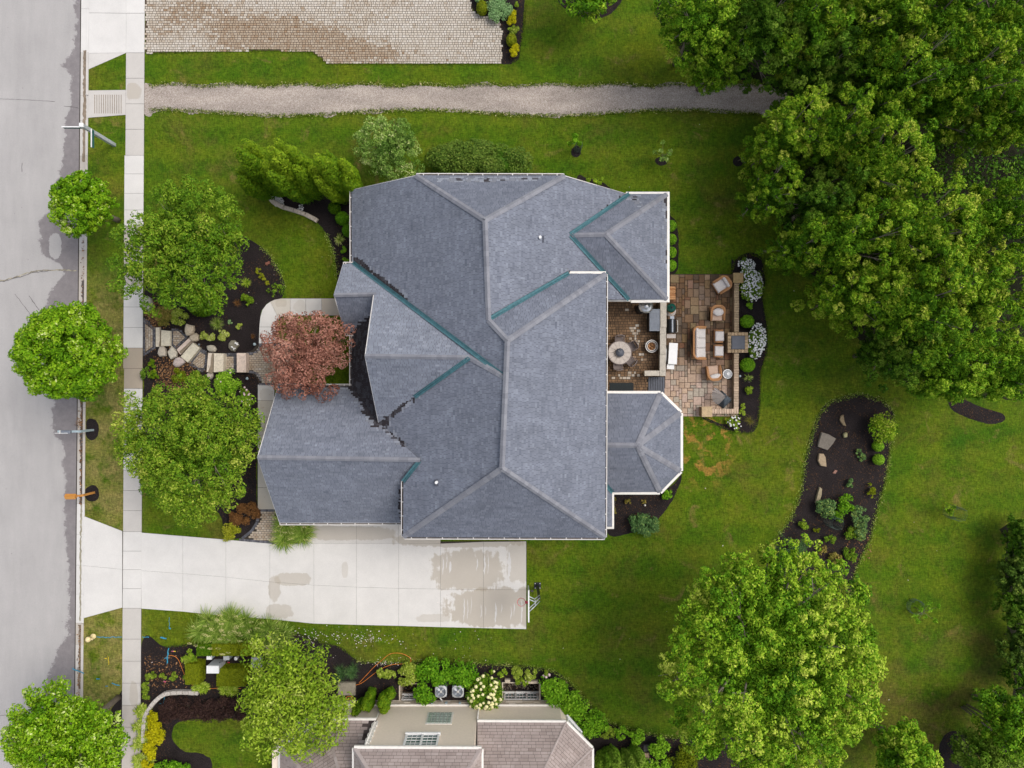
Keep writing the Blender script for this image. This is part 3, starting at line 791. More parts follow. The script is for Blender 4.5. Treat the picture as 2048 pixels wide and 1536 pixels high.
# ------------------------------------------------------------------ paved areas
def pave(name, px_poly, bw, bh, z, tintf, mat, parent, rot=0.0, gap=.012, th=.06, convex=False, bond=.5, rough=.0):
    """running bond of small stones (only a few pixels each in the photo) as one joined part"""
    poly = ccw([P(x, y)[:2] for x, y in px_poly]); cr, sr = math.cos(rot), math.sin(rot)
    loc = [(x * cr + y * sr, -x * sr + y * cr) for x, y in poly]
    x0, x1 = min(p[0] for p in loc), max(p[0] for p in loc); y0, y1 = min(p[1] for p in loc), max(p[1] for p in loc)
    m = MB(); j = 0; y = y0
    while y < y1:
        x = x0 - bw * (bond if j % 2 else 0) - (random.random() * bw if bond < 0 else 0)
        while x < x1:
            w = bw * (random.choice([.7, 1, 1.25]) if rough else 1)
            q = [(x + gap, y + gap), (x + w - gap, y + gap), (x + w - gap, y + bh - gap), (x + gap, y + bh - gap)]
            c = (x + w / 2, y + bh / 2); x += w
            if convex:
                q = clip_convex(q, loc)
                if len(q) < 3: continue
            elif not inside(c, loc): continue
            wx = [(a * cr - b * sr, a * sr + b * cr) for a, b in q]
            t = tintf(c[0] * cr - c[1] * sr, c[0] * sr + c[1] * cr)
            if t is None: continue
            zz = z + random.uniform(-.004, .004)
            n = len(wx); b_ = .012
            cx, cy = sum(p[0] for p in wx) / n, sum(p[1] for p in wx) / n
            top = [(p[0] + (cx - p[0]) * .07, p[1] + (cy - p[1]) * .07, zz) for p in wx]
            low = [(p[0], p[1], zz - b_) for p in wx]
            m.face(top, t)
            for k in range(n): m.face([low[k], low[(k + 1) % n], top[(k + 1) % n], top[k]], t)
        y += bh; j += 1
    o = m.build(name, mat, parent); o['kind'] = 'stuff'
    return o

# the neighbour's cobbled driveway at the top
CD = [(290.5, -90), (938, -90), (941, 10), (950, 27), (975, 35), (1000, 45), (1004, 72), (1004, 128), (655, 128), (640, 113), (625, 104), (540, 101), (430, 103), (290.5, 107)]
cobble = sheet('cobbled_driveway', outline(CD, .006, .2, .015, False, seed=2), MAT['joint_sand'])
def cob_tint(x, y):
    px, py = x / S + 1024, 768 - y / S
    g = lambda cx, cy, rx, ry: math.exp(-(((px - cx) / rx) ** 2 + ((py - cy) / ry) ** 2))
    w = 1.15 * g(600, 72, 120, 34) + .95 * g(720, 105, 95, 24) + .6 * g(470, 62, 70, 40) + .45 * g(390, 20, 90, 30) + .35 * g(330, 60, 60, 30)
    w += (fbm(x * .5, y * .5) - .5) * .7
    if random.random() < .02: w += .5
    if w > .30 and random.random() < (w - .30) / .55: return random.gauss(.60, .04)
    if w > .2: return min(1, max(.6, random.gauss(.78, .06)))
    return min(1, max(.6, random.gauss(.86, .055)))
pave('paver', CD, .185, .15, .045, cob_tint, MAT['paver'], cobble, gap=.011, rough=1, bond=-1)

# front walk of pale concrete, curved
front = sheet('front_walk', outline([(676, 596.5), (562, 596.5), (540, 602), (527, 615), (519.5, 634), (517.5, 655), (517, 688), (552, 688), (552.5, 660), (556, 642), (568, 632), (678, 631)], .010, .3, 0, False), MAT['joint_dark'])
def arc(cx, cy, r, a): return (cx + r * math.cos(rad(a)), cy - r * math.sin(rad(a)))
slab(front, [(643.5, 597), (700, 597), (700, 631), (644, 631)], .045, (.50, .44, .37))
slab(front, [(612, 597), (643.5, 597), (644, 631), (612, 631)], .045, PALE_C)
slab(front, [(581, 597), (612, 597), (612, 631), (581, 631)], .045, PALE_C)
slab(front, [(581, 597), (562, 597), (549, 599.5), (541, 603.5), (558, 637.5), (562, 633.5), (568, 631.5), (581, 631)], .045, (.56, .52, .46))
slab(front, [(541, 603.5), (533, 609), (525, 620), (521, 634), (519, 654), (552.5, 654), (554, 645), (558, 637.5)], .045, WHITE_C)
slab(front, [(519, 654), (518, 687), (552, 687), (552.5, 654)], .045, WHITE_C)
side = sheet('house_walk', [P(515, 769, .010), P(549, 769, .010), P(549, 1020, .010), P(515, 1020, .010)], MAT['joint_dark'])
for a, b in ((769, 801), (801, 834), (834, 870), (870, 920), (920, 975), (975, 1019)):
    slab(side, [(516, a), (549, a), (549, b), (516, b)], .045, random.choice([(.52, .48, .41), PALE_C, (.54, .5, .43)]))
litter('fallen_petal', [P(random.uniform(520, 548), random.uniform(775, 1000), .06) for k in range(40)], .05, MAT['leaf_litter'])

# paver entrance with grey borders
tan = lambda x, y: min(.95, max(.45, random.gauss(.68, .05)))
grey = lambda x, y: random.random()
entry = sheet('paver_walk', [P(x, y, .016) for x, y in [(492, 705), (505, 700), (514, 690), (520, 686.5), (590, 686.5), (590, 771), (519, 771), (514, 757), (505, 748), (492, 745)]], MAT['joint_dark'])
pave('paver', [(497, 711), (508, 707), (520, 694), (522, 691.5), (590, 691.5), (590, 766), (522, 766), (517, 752), (508, 742), (497, 739)], .21, .135, .05, tan, MAT['paver'], entry, gap=.008)
pave('border_paver', [(518, 687), (590, 687), (590, 691.5), (520, 691.5)], .10, .15, .05, grey, MAT['border_paver'], entry, gap=.008)
pave('border_paver', [(518, 766), (590, 766), (590, 771), (519, 771)], .10, .15, .05, grey, MAT['border_paver'], entry, gap=.008)
for k in range(10):
    for (cx, cy, s_) in ((506, 692, 1), (506, 759, -1)):
        a = rad(-90 + 10 * k) * s_
    pass
def border_line(parent, pts, w=.15, l=.10, z=.05):
    """soldier course following a curve, stones too small to pick apart"""
    m = MB(); pts = [Vector(P(x, y, z)) for x, y in pts]
    for i in range(len(pts) - 1):
        d = pts[i + 1] - pts[i]; k = max(1, round(d.length / l)); a = math.atan2(d.y, d.x)
        for j in range(k):
            c = pts[i] + d * ((j + .5) / k)
            m.box((c.x, c.y, z - .02), (d.length / k - .014, w, .04 + random.uniform(0, .008)), a, random.random())
    o = m.build('border_paver', MAT['border_paver'], parent); o['kind'] = 'stuff'
ptsA = [arc(503, 689, 18, a) for a in range(-90, 5, 8)]
ptsB = [arc(503, 762, 18, a) for a in range(90, -5, -8)]
border_line(entry, [(493, 707.5)] + ptsA); border_line(entry, [(493, 743)] + ptsB)
border_line(entry, [(495, 709), (495, 742)])
for (poly, inner, rot) in [
    ([(286, 636), (298, 644), (311.5, 655), (311.5, 697), (298, 706), (286, 712)], [(291, 648), (306, 660), (306, 693), (292, 703)], 1.571),
    ([(341, 660), (350, 657), (360, 659), (379, 674), (352.5, 699), (341, 691)], [(347, 663), (357, 662), (371, 675), (352, 692), (347, 688)], 0.0),
    ([(399, 697), (408, 699), (415.5, 705), (412, 744), (400, 742), (388, 735), (375.5, 726)], [(401, 704), (411, 710), (408, 736), (397, 735), (385, 726)], .62),
    ([(447, 706), (473.5, 706.5), (473.5, 744.5), (446.5, 743.5)], [(453, 713), (467.5, 713), (467.5, 739), (453, 739)], 0.0)]:
    pw = sheet('paver_landing', [P(x, y, .014) for x, y in poly], MAT['joint_dark'])
    pave('paver', inner, .205, .135, .05, tan, MAT['paver'], pw, rot, .008, convex=True)
    ring = MB()
    pave('border_paver', poly, .15, .11, .042, lambda x, y, inner=[P(a, b)[:2] for a, b in inner]: None if inside((x, y), inner) else random.random(), MAT['border_paver'], pw, rot, .008)

# cut stone steps
LIME = (.66, .575, .465)
STEPS = [
    ([(311.3, 655), (320.9, 655), (320.5, 693.5), (311.3, 693.5)], .09, 'narrow pale stone step next to the sidewalk'),
    ([(322, 660), (341, 662), (341, 692), (322, 692)], .20, 'wide pale stone step partly under the rust-tinged shrub'),
    ([(379.4, 674.3), (385.5, 682.5), (360.2, 709.2), (352.7, 699)], .24, 'narrow diagonal stone step wedged between boulders'),
    ([(385.5, 685.3), (399.2, 696.2), (375.3, 725), (361, 713.3)], .36, 'broad diagonal stone step above the boulders'),
    ([(416, 705.8), (427.2, 705.8), (426.6, 744.8), (412.9, 744)], .40, 'narrow upright stone step with a wide damp stain'),
    ([(428, 706.5), (447.3, 707), (446.4, 742.7), (427.2, 744.7)], .52, 'clean square stone step between the stained step and a small paver panel'),
    ([(473.3, 706), (492, 706), (492, 744.8), (473.3, 744.8)], .56, 'topmost stone step beside the wide paver entrance')]
for k, (q, z, lab) in enumerate(STEPS):
    m = MB(); pts = ccw([P(x, y, z)[:2] for x, y in q]); n = 4
    ins = [(p[0] * .97 + .03 * sum(a[0] for a in pts) / 4, p[1] * .97 + .03 * sum(a[1] for a in pts) / 4) for p in pts]
    m.prism(pts, 0, z - .012); n0 = len(m.v)
    m.mesh([(x, y, z - .012) for x, y in pts] + [(x, y, z) for x, y in ins], [(4, 5, 6, 7)] + [(i, (i + 1) % 4, 4 + (i + 1) % 4, 4 + i) for i in range(4)])
    o = m.build('stone_step', MAT['stone'])
    o.color = (LIME[0] * random.uniform(.95, 1.06), LIME[1] * random.uniform(.95, 1.05), LIME[2], 1)
    tag(o, lab, 'step', 'stone steps of the front path')
# the damp edges of three steps
MAT['damp_stone'] = plain('damp_stone', (.25, .20, .14), .7, var=.2)
def damp(pts, z): 
    sheet('damp_stain', outline(pts, z, .08, .012, True, seed=3), MAT['damp_stone'], None, kind='structure')
damp([(319, 656), (320.6, 656), (320.2, 693), (317.6, 692), (319.5, 675)], .093)
damp([(383.5, 680.5), (385.3, 682.8), (362, 708), (358.5, 704.5), (371, 692)], .243)
damp([(424, 707), (427, 707), (426.4, 744), (417, 743), (421, 730), (422, 718)], .403)

# boulders
def boulder(px, py, rx, ry, rz, c, lab, seed, rot=0.0, name='boulder', group='boulders along the front path'):
    m = MB(); x, y, _ = P(px, py, rz * .5)
    rn = np.random.default_rng(seed)
    base = len(m.v); seg, rings = 9, 6; prof = [rn.uniform(.74, 1.14) for _ in range(seg)]
    vs = []
    for i in range(rings + 1):
        ph = math.pi * i / rings
        for k in range(seg):
            th = 2 * math.pi * k / seg; q = prof[k] * rn.uniform(.96, 1.04)
            sx = math.copysign(abs(math.sin(ph)) ** .6, 1)
            a, b, d = sx * math.cos(th) * rx * S * q, sx * math.sin(th) * ry * S * q, math.copysign(abs(math.cos(ph)) ** .8, math.cos(ph)) * rz * rn.uniform(.93, 1.05)
            if i in (0, rings): a = b = 0
            vs.append((x + a * math.cos(rot) - b * math.sin(rot), y + a * math.sin(rot) + b * math.cos(rot), rz * .5 + d * .62))
    fs = [(i * seg + k, (i + 1) * seg + k, (i + 1) * seg + (k + 1) % seg, i * seg + (k + 1) % seg) for i in range(rings) for k in range(seg)]
    m.mesh(vs, fs)
    o = m.build(name, MAT['stone']); o.color = (*c, 1)
    return tag(o, lab, 'rock', group)
BC = (.50, .42, .32)
boulder(379.5, 660, 10.5, 12.5, .42, (.54, .45, .33), 'tan boulder at the upper end of the diagonal steps', 1)
boulder(390.5, 676, 10.5, 10, .40, (.50, .42, .31), 'rounded tan boulder resting on the end of the narrow diagonal step', 2)
boulder(325, 704, 10.5, 12, .34, (.50, .44, .36), 'grey-beige boulder under the two left steps', 3)
boulder(345, 706.5, 9, 13, .34, (.55, .50, .41), 'pale upright oval boulder touching the narrow diagonal step', 4, .2)
boulder(357.5, 725, 12.5, 12, .36, (.50, .42, .39), 'large pinkish boulder lowest beside the steps', 5)
boulder(424, 697, 10, 8, .3, (.44, .40, .32), 'small speckled boulder above the damp-stained step', 6, -.2)
boulder(294.6, 607, 10, 15, .45, (.42, .40, .34), 'tall lichen-grey boulder beside the sidewalk under the tree', 7, .1)
boulder(421, 752, 7, 8, .3, (.48, .42, .36), 'small boulder half under the bright round shrub', 8)
boulder(468, 691, 10.5, 11.5, .30, (.22, .20, .15), 'dark mossy rock with pale chips at its rim', 9)
mm = MB()
for k in range(20):
    a = random.choice([random.uniform(-2.6, -1.0), random.uniform(.1, 1.2)]); rr_ = random.uniform(.45, .95); c = P(468 + 9.5 * rr_ * math.cos(a), 691 - 10 * rr_ * math.sin(a), .42)
    mm.blob((c[0], c[1], c[2] + .05 * (1 - rr_)), (random.uniform(.03, .07), random.uniform(.02, .05), .03), 6, 4, .3, seed=k)
o = mm.build('stone_chip', MAT['white_flower']); o['kind'] = 'stuff'
# flat stones in the island bed
def flag(pts, h, c, lab, name='garden_stone'):
    m = MB(); q = ccw([P(x, y)[:2] for x, y in pts]); n = len(q); cx = sum(p[0] for p in q) / n; cy = sum(p[1] for p in q) / n
    low = [(x, y, 0) for x, y in q]; mid = [(x, y, h * .8) for x, y in q]
    top = [(x + (cx - x) * .09, y + (cy - y) * .09, h + random.uniform(-.02, .02)) for x, y in q]
    m.mesh(low + mid + top, [tuple(range(2 * n, 3 * n))] + [(i, (i + 1) % n, n + (i + 1) % n, n + i) for i in range(n)] + [(n + i, n + (i + 1) % n, 2 * n + (i + 1) % n, 2 * n + i) for i in range(n)])
    o = m.build(name, MAT['stone']); o.color = (*c, 1)
    return tag(o, lab, 'rock', 'stones in the island bed')
flag([(1641, 864), (1655, 868), (1670, 877), (1664, 887), (1653, 900), (1634, 893), (1636, 880)], .18, (.19, .165, .135), 'large grey-brown four-cornered flagstone in the island bed')
flag([(1636, 907), (1645, 907), (1649, 914), (1651, 933), (1639, 931), (1634, 921)], .2, (.37, .28, .18), 'tan rough block just below the big flagstone')
flag([(1637, 973), (1642, 977), (1641, 990), (1636, 1005), (1629, 1005), (1632, 990)], .2, (.31, .26, .165), 'long narrow stone sliver standing by the leafy shrubs')
flag([(1680, 832), (1685, 829), (1687, 842), (1691, 852), (1684, 850), (1678, 840)], .14, (.24, .18, .105), 'small ragged brown stone at the top of the island bed')
boulder(1690, 870, 4.8, 6.5, .2, (.33, .30, .16), 'small yellow-lichened stone right of the big flagstone', 12, group='stones in the island bed', name='garden_stone')
flag([(1664, 946), (1669, 939), (1674, 941), (1670, 947)], .1, (.30, .16, .12), 'small reddish stone chip in the middle of the island bed')

# stone edging strips
def edging(name, lab, px_pts, lens, w, h, c, cat='edging', grp='stone edgings'):
    root = thing(name, lab, cat, P(*px_pts[0], 0), grp)
    pts = [Vector(P(x, y)) for x, y in px_pts]
    seg = [0]
    for a, b in zip(pts[:-1], pts[1:]): seg.append(seg[-1] + (b - a).length)
    def at(s):
        for i in range(len(pts) - 1):
            if s <= seg[i + 1] or i == len(pts) - 2:
                t = (s - seg[i]) / (seg[i + 1] - seg[i]); return pts[i] + (pts[i + 1] - pts[i]) * t
    s = 0; k = 0
    while s < seg[-1] - .1:
        l = lens[k % len(lens)] * random.uniform(.92, 1.08); e = min(s + l, seg[-1])
        a, b = at(s), at(e); d = b - a; m = MB()
        m.box(((a + b) / 2 + Vector((0, 0, h / 2))), (d.length - .02, w * random.uniform(.92, 1.06), h * random.uniform(.92, 1.05)), math.atan2(d.y, d.x), bevel=.03)
        o = m.build('stone', MAT['stone'], root); colour(o, c, .09)
        s = e; k += 1
    return root
edging('stone_edging', 'curved row of long beige blocks beside the cypresses', [(536, 391), (541, 399), (550, 407), (560, 413), (577, 419), (594, 423), (610, 429), (626, 436), (636, 443)], [.66, .72], .26, .28, (.58, .50, .41))
edging('stone_edging', "curved low grey wall along the neighbour's garden bed", [(290, 1482), (290, 1468), (291, 1452), (292, 1436), (296, 1424), (303, 1412), (313, 1400), (323, 1391), (333, 1385), (345, 1383), (360, 1382), (376, 1382), (400, 1383)], [.36, .42, .38], .25, .32, (.50, .46, .42))
m = MB()
for k in range(330):
    x, y = random.gauss(553, 7), random.gauss(404, 6)
    if y > 392 and y < 414 and x - 545 > (y - 392) * .55 - 6:
        c = P(x, y, .04); m.blob(c, (.035 * random.uniform(.8, 1.6), .035 * random.uniform(.8, 1.5), .03), 5, 3, .2, seed=k)
for k in range(30):
    c = P(random.gauss(602, 3), random.gauss(416, 2.5), .06); m.blob(c, (.05, .04, .04), 5, 3, .2, seed=k)
o = m.build('white_pebble', MAT['white_flower']); o['kind'] = 'stuff'

# ------------------------------------------------------------------ patio
PAT = [(1300, 548), (1477, 548), (1477, 830), (1366, 831), (1300, 831)]
patio = sheet('patio', [P(x, y, .010) for x, y in PAT], MAT['joint_dark'])
mod = 5.68
def px_inside_patio(x0, y0, x1, y1): return x1 <= 1477.5 and y1 <= 831
def patio_col(px, py):
    g = 1 / (1 + math.exp(-((py + (1470 - px) * .10 - 742) / 14)))         # towards the sunroom the stones are dry
    g = max(g, .30 * math.exp(-(((px - 1400) / 22) ** 2 + ((py - 600) / 40) ** 2)))
    g = max(0, min(1, g + random.gauss(0, .10)))
    if px > 1452 and py < 790: g *= .35
    wet = random.choice([(.15, .082, .038), (.19, .105, .048), (.22, .125, .06), (.12, .08, .05), (.26, .165, .075), (.21, .10, .052), (.30, .215, .11), (.17, .105, .06)])
    dry = random.choice([(.50, .36, .26), (.53, .39, .29), (.47, .34, .26), (.50, .37, .30), (.42, .36, .29)])
    return tuple(a * .8 + (b - a * .8) * g for a, b in zip(wet, dry))
nx, ny = 31, 50
x0p, y0p = 1301, 549
occ = np.zeros((nx, ny), bool); shared = {}
def stone_mesh(w, h):
    if (w, h) not in shared:
        m = MB(); m.box((0, 0, 0), (w * mod * S - .022, h * mod * S - .022, .06), bevel=.018)
        me = bpy.data.meshes.new('patio_stone')
        me.from_pydata(m.v, [], m.f); me.materials.append(MAT['stone']); shared[(w, h)] = me
    return shared[(w, h)]
rp = random.Random(21)
for j in range(ny):
    for i in range(nx):
        if occ[i, j]: continue
        opts = [(2, 2), (2, 2), (3, 2), (2, 3), (2, 3), (2, 1), (1, 2), (3, 3)]
        rp.shuffle(opts)
        for (w, h) in opts + [(1, 1)]:
            if i + w <= nx and j + h <= ny and not occ[i:i + w, j:j + h].any(): break
        occ[i:i + w, j:j + h] = True
        cx, cy = x0p + (i + w / 2) * mod, y0p + (j + h / 2) * mod
        if cx < 1328 and 600 < cy < 786: continue
        if cx < 1360 and cy > 800 - (1330 - cx) * .5 and cy > 790 + (cx - 1330) * 1.0: continue
        if cx < 1330 and cy < 598: continue
        o = bpy.data.objects.new('patio_stone', stone_mesh(w, h)); COL.objects.link(o); o.parent = patio
        o.location = P(cx, cy, .02 + rp.uniform(-.005, .005)); o.rotation_euler = (rp.uniform(-.006, .006), rp.uniform(-.006, .006), rp.uniform(-.006, .006))
        o.color = (*patio_col(cx, cy), 1)
court = sheet('courtyard', [P(x, y, .012) for x, y in [(1200, 590), (1329, 590), (1329, 790), (1200, 790)]], MAT['joint_dark'])
def court_tint(x, y):
    px, py = x / S + 1024, 768 - y / S
    w = math.exp(-(((px - 1267) / 14) ** 2 + ((py - 680) / 42) ** 2)) + .6 * math.exp(-(((px - 1245) / 22) ** 2 + ((py - 752) / 8) ** 2))
    if px > 1296 and py > 752: return None
    if random.random() < w * .62: return random.uniform(.55, .88)
    return min(.5, max(.12, random.gauss(.30, .075)))
pave('paver', [(1200, 590), (1329, 590), (1329, 790), (1200, 790)], .20, .165, .05, court_tint, MAT['paver'], court, gap=.012, rough=1, bond=-1)
for k in range(7):
    m = MB(); x0, x1 = P(1296 + k * 4.7, 0)[0], P(1296 + (k + 1) * 4.7, 0)[0]; ya, yb_ = P(0, 754)[1], P(0, 788)[1]
    m.box(((x0 + x1) / 2, (ya + yb_) / 2, .05), (x1 - x0 - .015, abs(ya - yb_), .06), bevel=.01)
    o = m.build('dark_plank_paver', MAT['slate_metal'], court)

# seat walls, piers
WALLC = (.44, .33, .20)
def cap_run(root, a, b, n, w, z, h, c, along='y'):
    """individual cap stones along a wall, on a joined core"""
    (x0, y0), (x1, y1) = a, b
    for k in range(n):
        t0, t1 = k / n, (k + 1) / n
        pa, pb = Vector(P(x0 + (x1 - x0) * t0, y0 + (y1 - y0) * t0, z)), Vector(P(x0 + (x1 - x0) * t1, y0 + (y1 - y0) * t1, z))
        d = pb - pa; m = MB()
        m.box(((pa + pb) / 2 + Vector((0, 0, -h / 2 + random.uniform(0, .012)))), (d.length - .016, w * random.uniform(.95, 1.03), h), math.atan2(d.y, d.x), bevel=.015)
        o = m.build('cap_stone', MAT['stone'], root)
        g = 1 / (1 + math.exp(-(((y0 + (y1 - y0) * t0) - 720) / 40)))
        cc = tuple(u + (v - u) * g for u, v in zip(c, (.56, .42, .31)))
        colour(o, cc, .13)
    pa, pb = Vector(P(x0, y0, z)), Vector(P(x1, y1, z)); d = pb - pa; m = MB()
    m.box(((pa.x + pb.x) / 2, (pa.y + pb.y) / 2, (z - h) / 2), (d.length - .03, w * .82, z - h), math.atan2(d.y, d.x))
    o = m.build('wall_core', MAT['stone'], root); o.color = (.30, .215, .13, 1)
wall1 = thing('seat_wall', 'long low stone wall closing the patio, ending in a corner at the bottom', 'wall', P(1473, 700))
cap_run(wall1, (1473.3, 566), (1473.3, 664), 20, .30, .55, .09, WALLC)
cap_run(wall1, (1473, 702), (1472.5, 818), 23, .30, .55, .09, WALLC)
cap_run(wall1, (1424, 822.5), (1477.5, 822.5), 11, .31, .55, .09, (.55, .42, .30))
def pier(px, py, w, z, c, lab):
    m = MB(); x, y, _ = P(px, py, z); root = thing('stone_pier', lab, 'pillar', (x, y, 0), 'stone piers of the patio wall')
    m.box((x, y, (z - .1) / 2), (w * .9, w * .9, z - .1)); o = m.build('shaft', MAT['stone'], root); o.color = (.25, .17, .10, 1)
    m = MB(); m.box((x, y, z - .05), (w, w, .1), bevel=.015); o = m.build('cap_stone', MAT['stone'], root); o.color = (*c, 1)
    return root
pier(1477, 555.5, .62, .8, (.40, .28, .13), 'square stone pier at the top corner of the patio, beside white flowers')
pier(1414, 823.5, .64, .8, (.50, .37, .22), 'square stone pier at the lower end of the patio wall')
# fire table pier with dark metal lid
fx, fy, fz = P(1476, 685, .75)
ft = thing('fire_pier', 'square stone fireplace block with dark metal lid set in the patio wall', 'fireplace', (fx, fy, 0))
m = MB(); m.box((fx, fy, .32), (1.16, 1.22, .64)); o = m.build('base', MAT['stone'], ft); o.color = (.28, .20, .12, 1)
nb = 6
for k in range(nb):
    for s_ in (-1, 1):
        for ax in (0, 1):
            if ax and k in (0, nb - 1): continue
            u = (k + .5) / nb * 1.26 - .63
            c = (fx + (s_ * .53 if ax else u), fy + (u if ax else s_ * .53), .69 + random.uniform(0, .015))
            m = MB(); m.box(c, (.19, .2, .11) if not ax else (.2, .19, .11), bevel=.015)
            o = m.build('cap_stone', MAT['stone'], ft); colour(o, (.42, .30, .18), .22)
m = MB(); m.box((fx + .02, fy, .76), (.80, .80, .05), bevel=.01); m.build('metal_lid', MAT['slate_metal'], ft)
m = MB(); m.box((fx, fy, .69), (.85, .85, .08)); o = m.build('firebox', MAT['black_metal'], ft)
# counter wall with pale slabs on top, L-shaped
cw = thing('counter_wall', 'L-shaped stone counter with a pale slab top dividing the patio', 'counter', P(1325, 690))
zc = 1.05
def top_slab(x0, y0, x1, y1, z=zc, c=(.50, .455, .385)):
    a, b = P(x0, y0, z), P(x1, y1, z); m = MB()
    m.box(((a[0] + b[0]) / 2, (a[1] + b[1]) / 2, z - .04), (abs(b[0] - a[0]) - .01, abs(b[1] - a[1]) - .01, .08), bevel=.012)
    o = m.build('counter_slab', MAT['stone'], cw); colour(o, c, .05)
top_slab(1320.5, 598, 1333.3, 655); top_slab(1319.8, 655, 1332.5, 709.5); top_slab(1319.3, 709.5, 1331.8, 752.3); top_slab(1289, 741, 1319.2, 752)
m = MB()
a, b = P(1322.5, 600, .97), P(1330, 751, .97); m.box(((a[0] + b[0]) / 2, (a[1] + b[1]) / 2, .485), (abs(b[0] - a[0]), abs(b[1] - a[1]), .97))
a, b = P(1291, 743, .97), P(1322, 750, .97); m.box(((a[0] + b[0]) / 2, (a[1] + b[1]) / 2, .485), (abs(b[0] - a[0]), abs(b[1] - a[1]), .965))
o = m.build('counter_wall_core', MAT['stone'], cw); o.color = (.30, .24, .16, 1)
# stainless grill under its ribbed cover
gx, gy, gz = P(1309.5, 640, 1.0)
gr = thing('built_in_grill', 'grey ribbed steel grill hood standing against the counter wall', 'grill', (gx, gy, 0))
m = MB(); m.box((gx, gy, .43), (.62, 1.36, .86)); m.build('cabinet', MAT['black_metal'], gr)
for k in range(20):
    y = gy - .68 + (k + .5) * 1.36 / 20; m = MB()
    m.box((gx, y, .93 + .012 * (k % 2)), (.66, .062, .14), bevel=.02)
    m.build('hood_rib', MAT['grey_metal'], gr)
# doormat
m = MB(); a, b = P(1219, 765.5, .06), P(1267, 784, .06)
m.box(((a[0] + b[0]) / 2, (a[1] + b[1]) / 2, .072), (abs(b[0] - a[0]), abs(b[1] - a[1]), .02))
tag(m.build('doormat', MAT['black_rubber']), 'black rectangular mat on the brick court by the sunroom', 'doormat')
# ------------------------------------------------------------------ roofs
def planar(verts):
    n = Vector((0, 0, 0))
    for i in range(len(verts)):
        a, b = verts[i], verts[(i + 1) % len(verts)]
        n += Vector(((a.y - b.y) * (a.z + b.z), (a.z - b.z) * (a.x + b.x), (a.x - b.x) * (a.y + b.y)))
    n.normalize()
    if n.z < 0: n = -n
    c = sum(verts, Vector()) / len(verts)
    return n, c

WETSEG = []      # (a, b, width, strength) lines along which the shingles stay soaked
def seg_dist(p, a, b):
    d = b - a; t = max(0, min(1, (p - a).dot(d) / max(1e-9, d.dot(d))))
    return (p - (a + d * t)).length

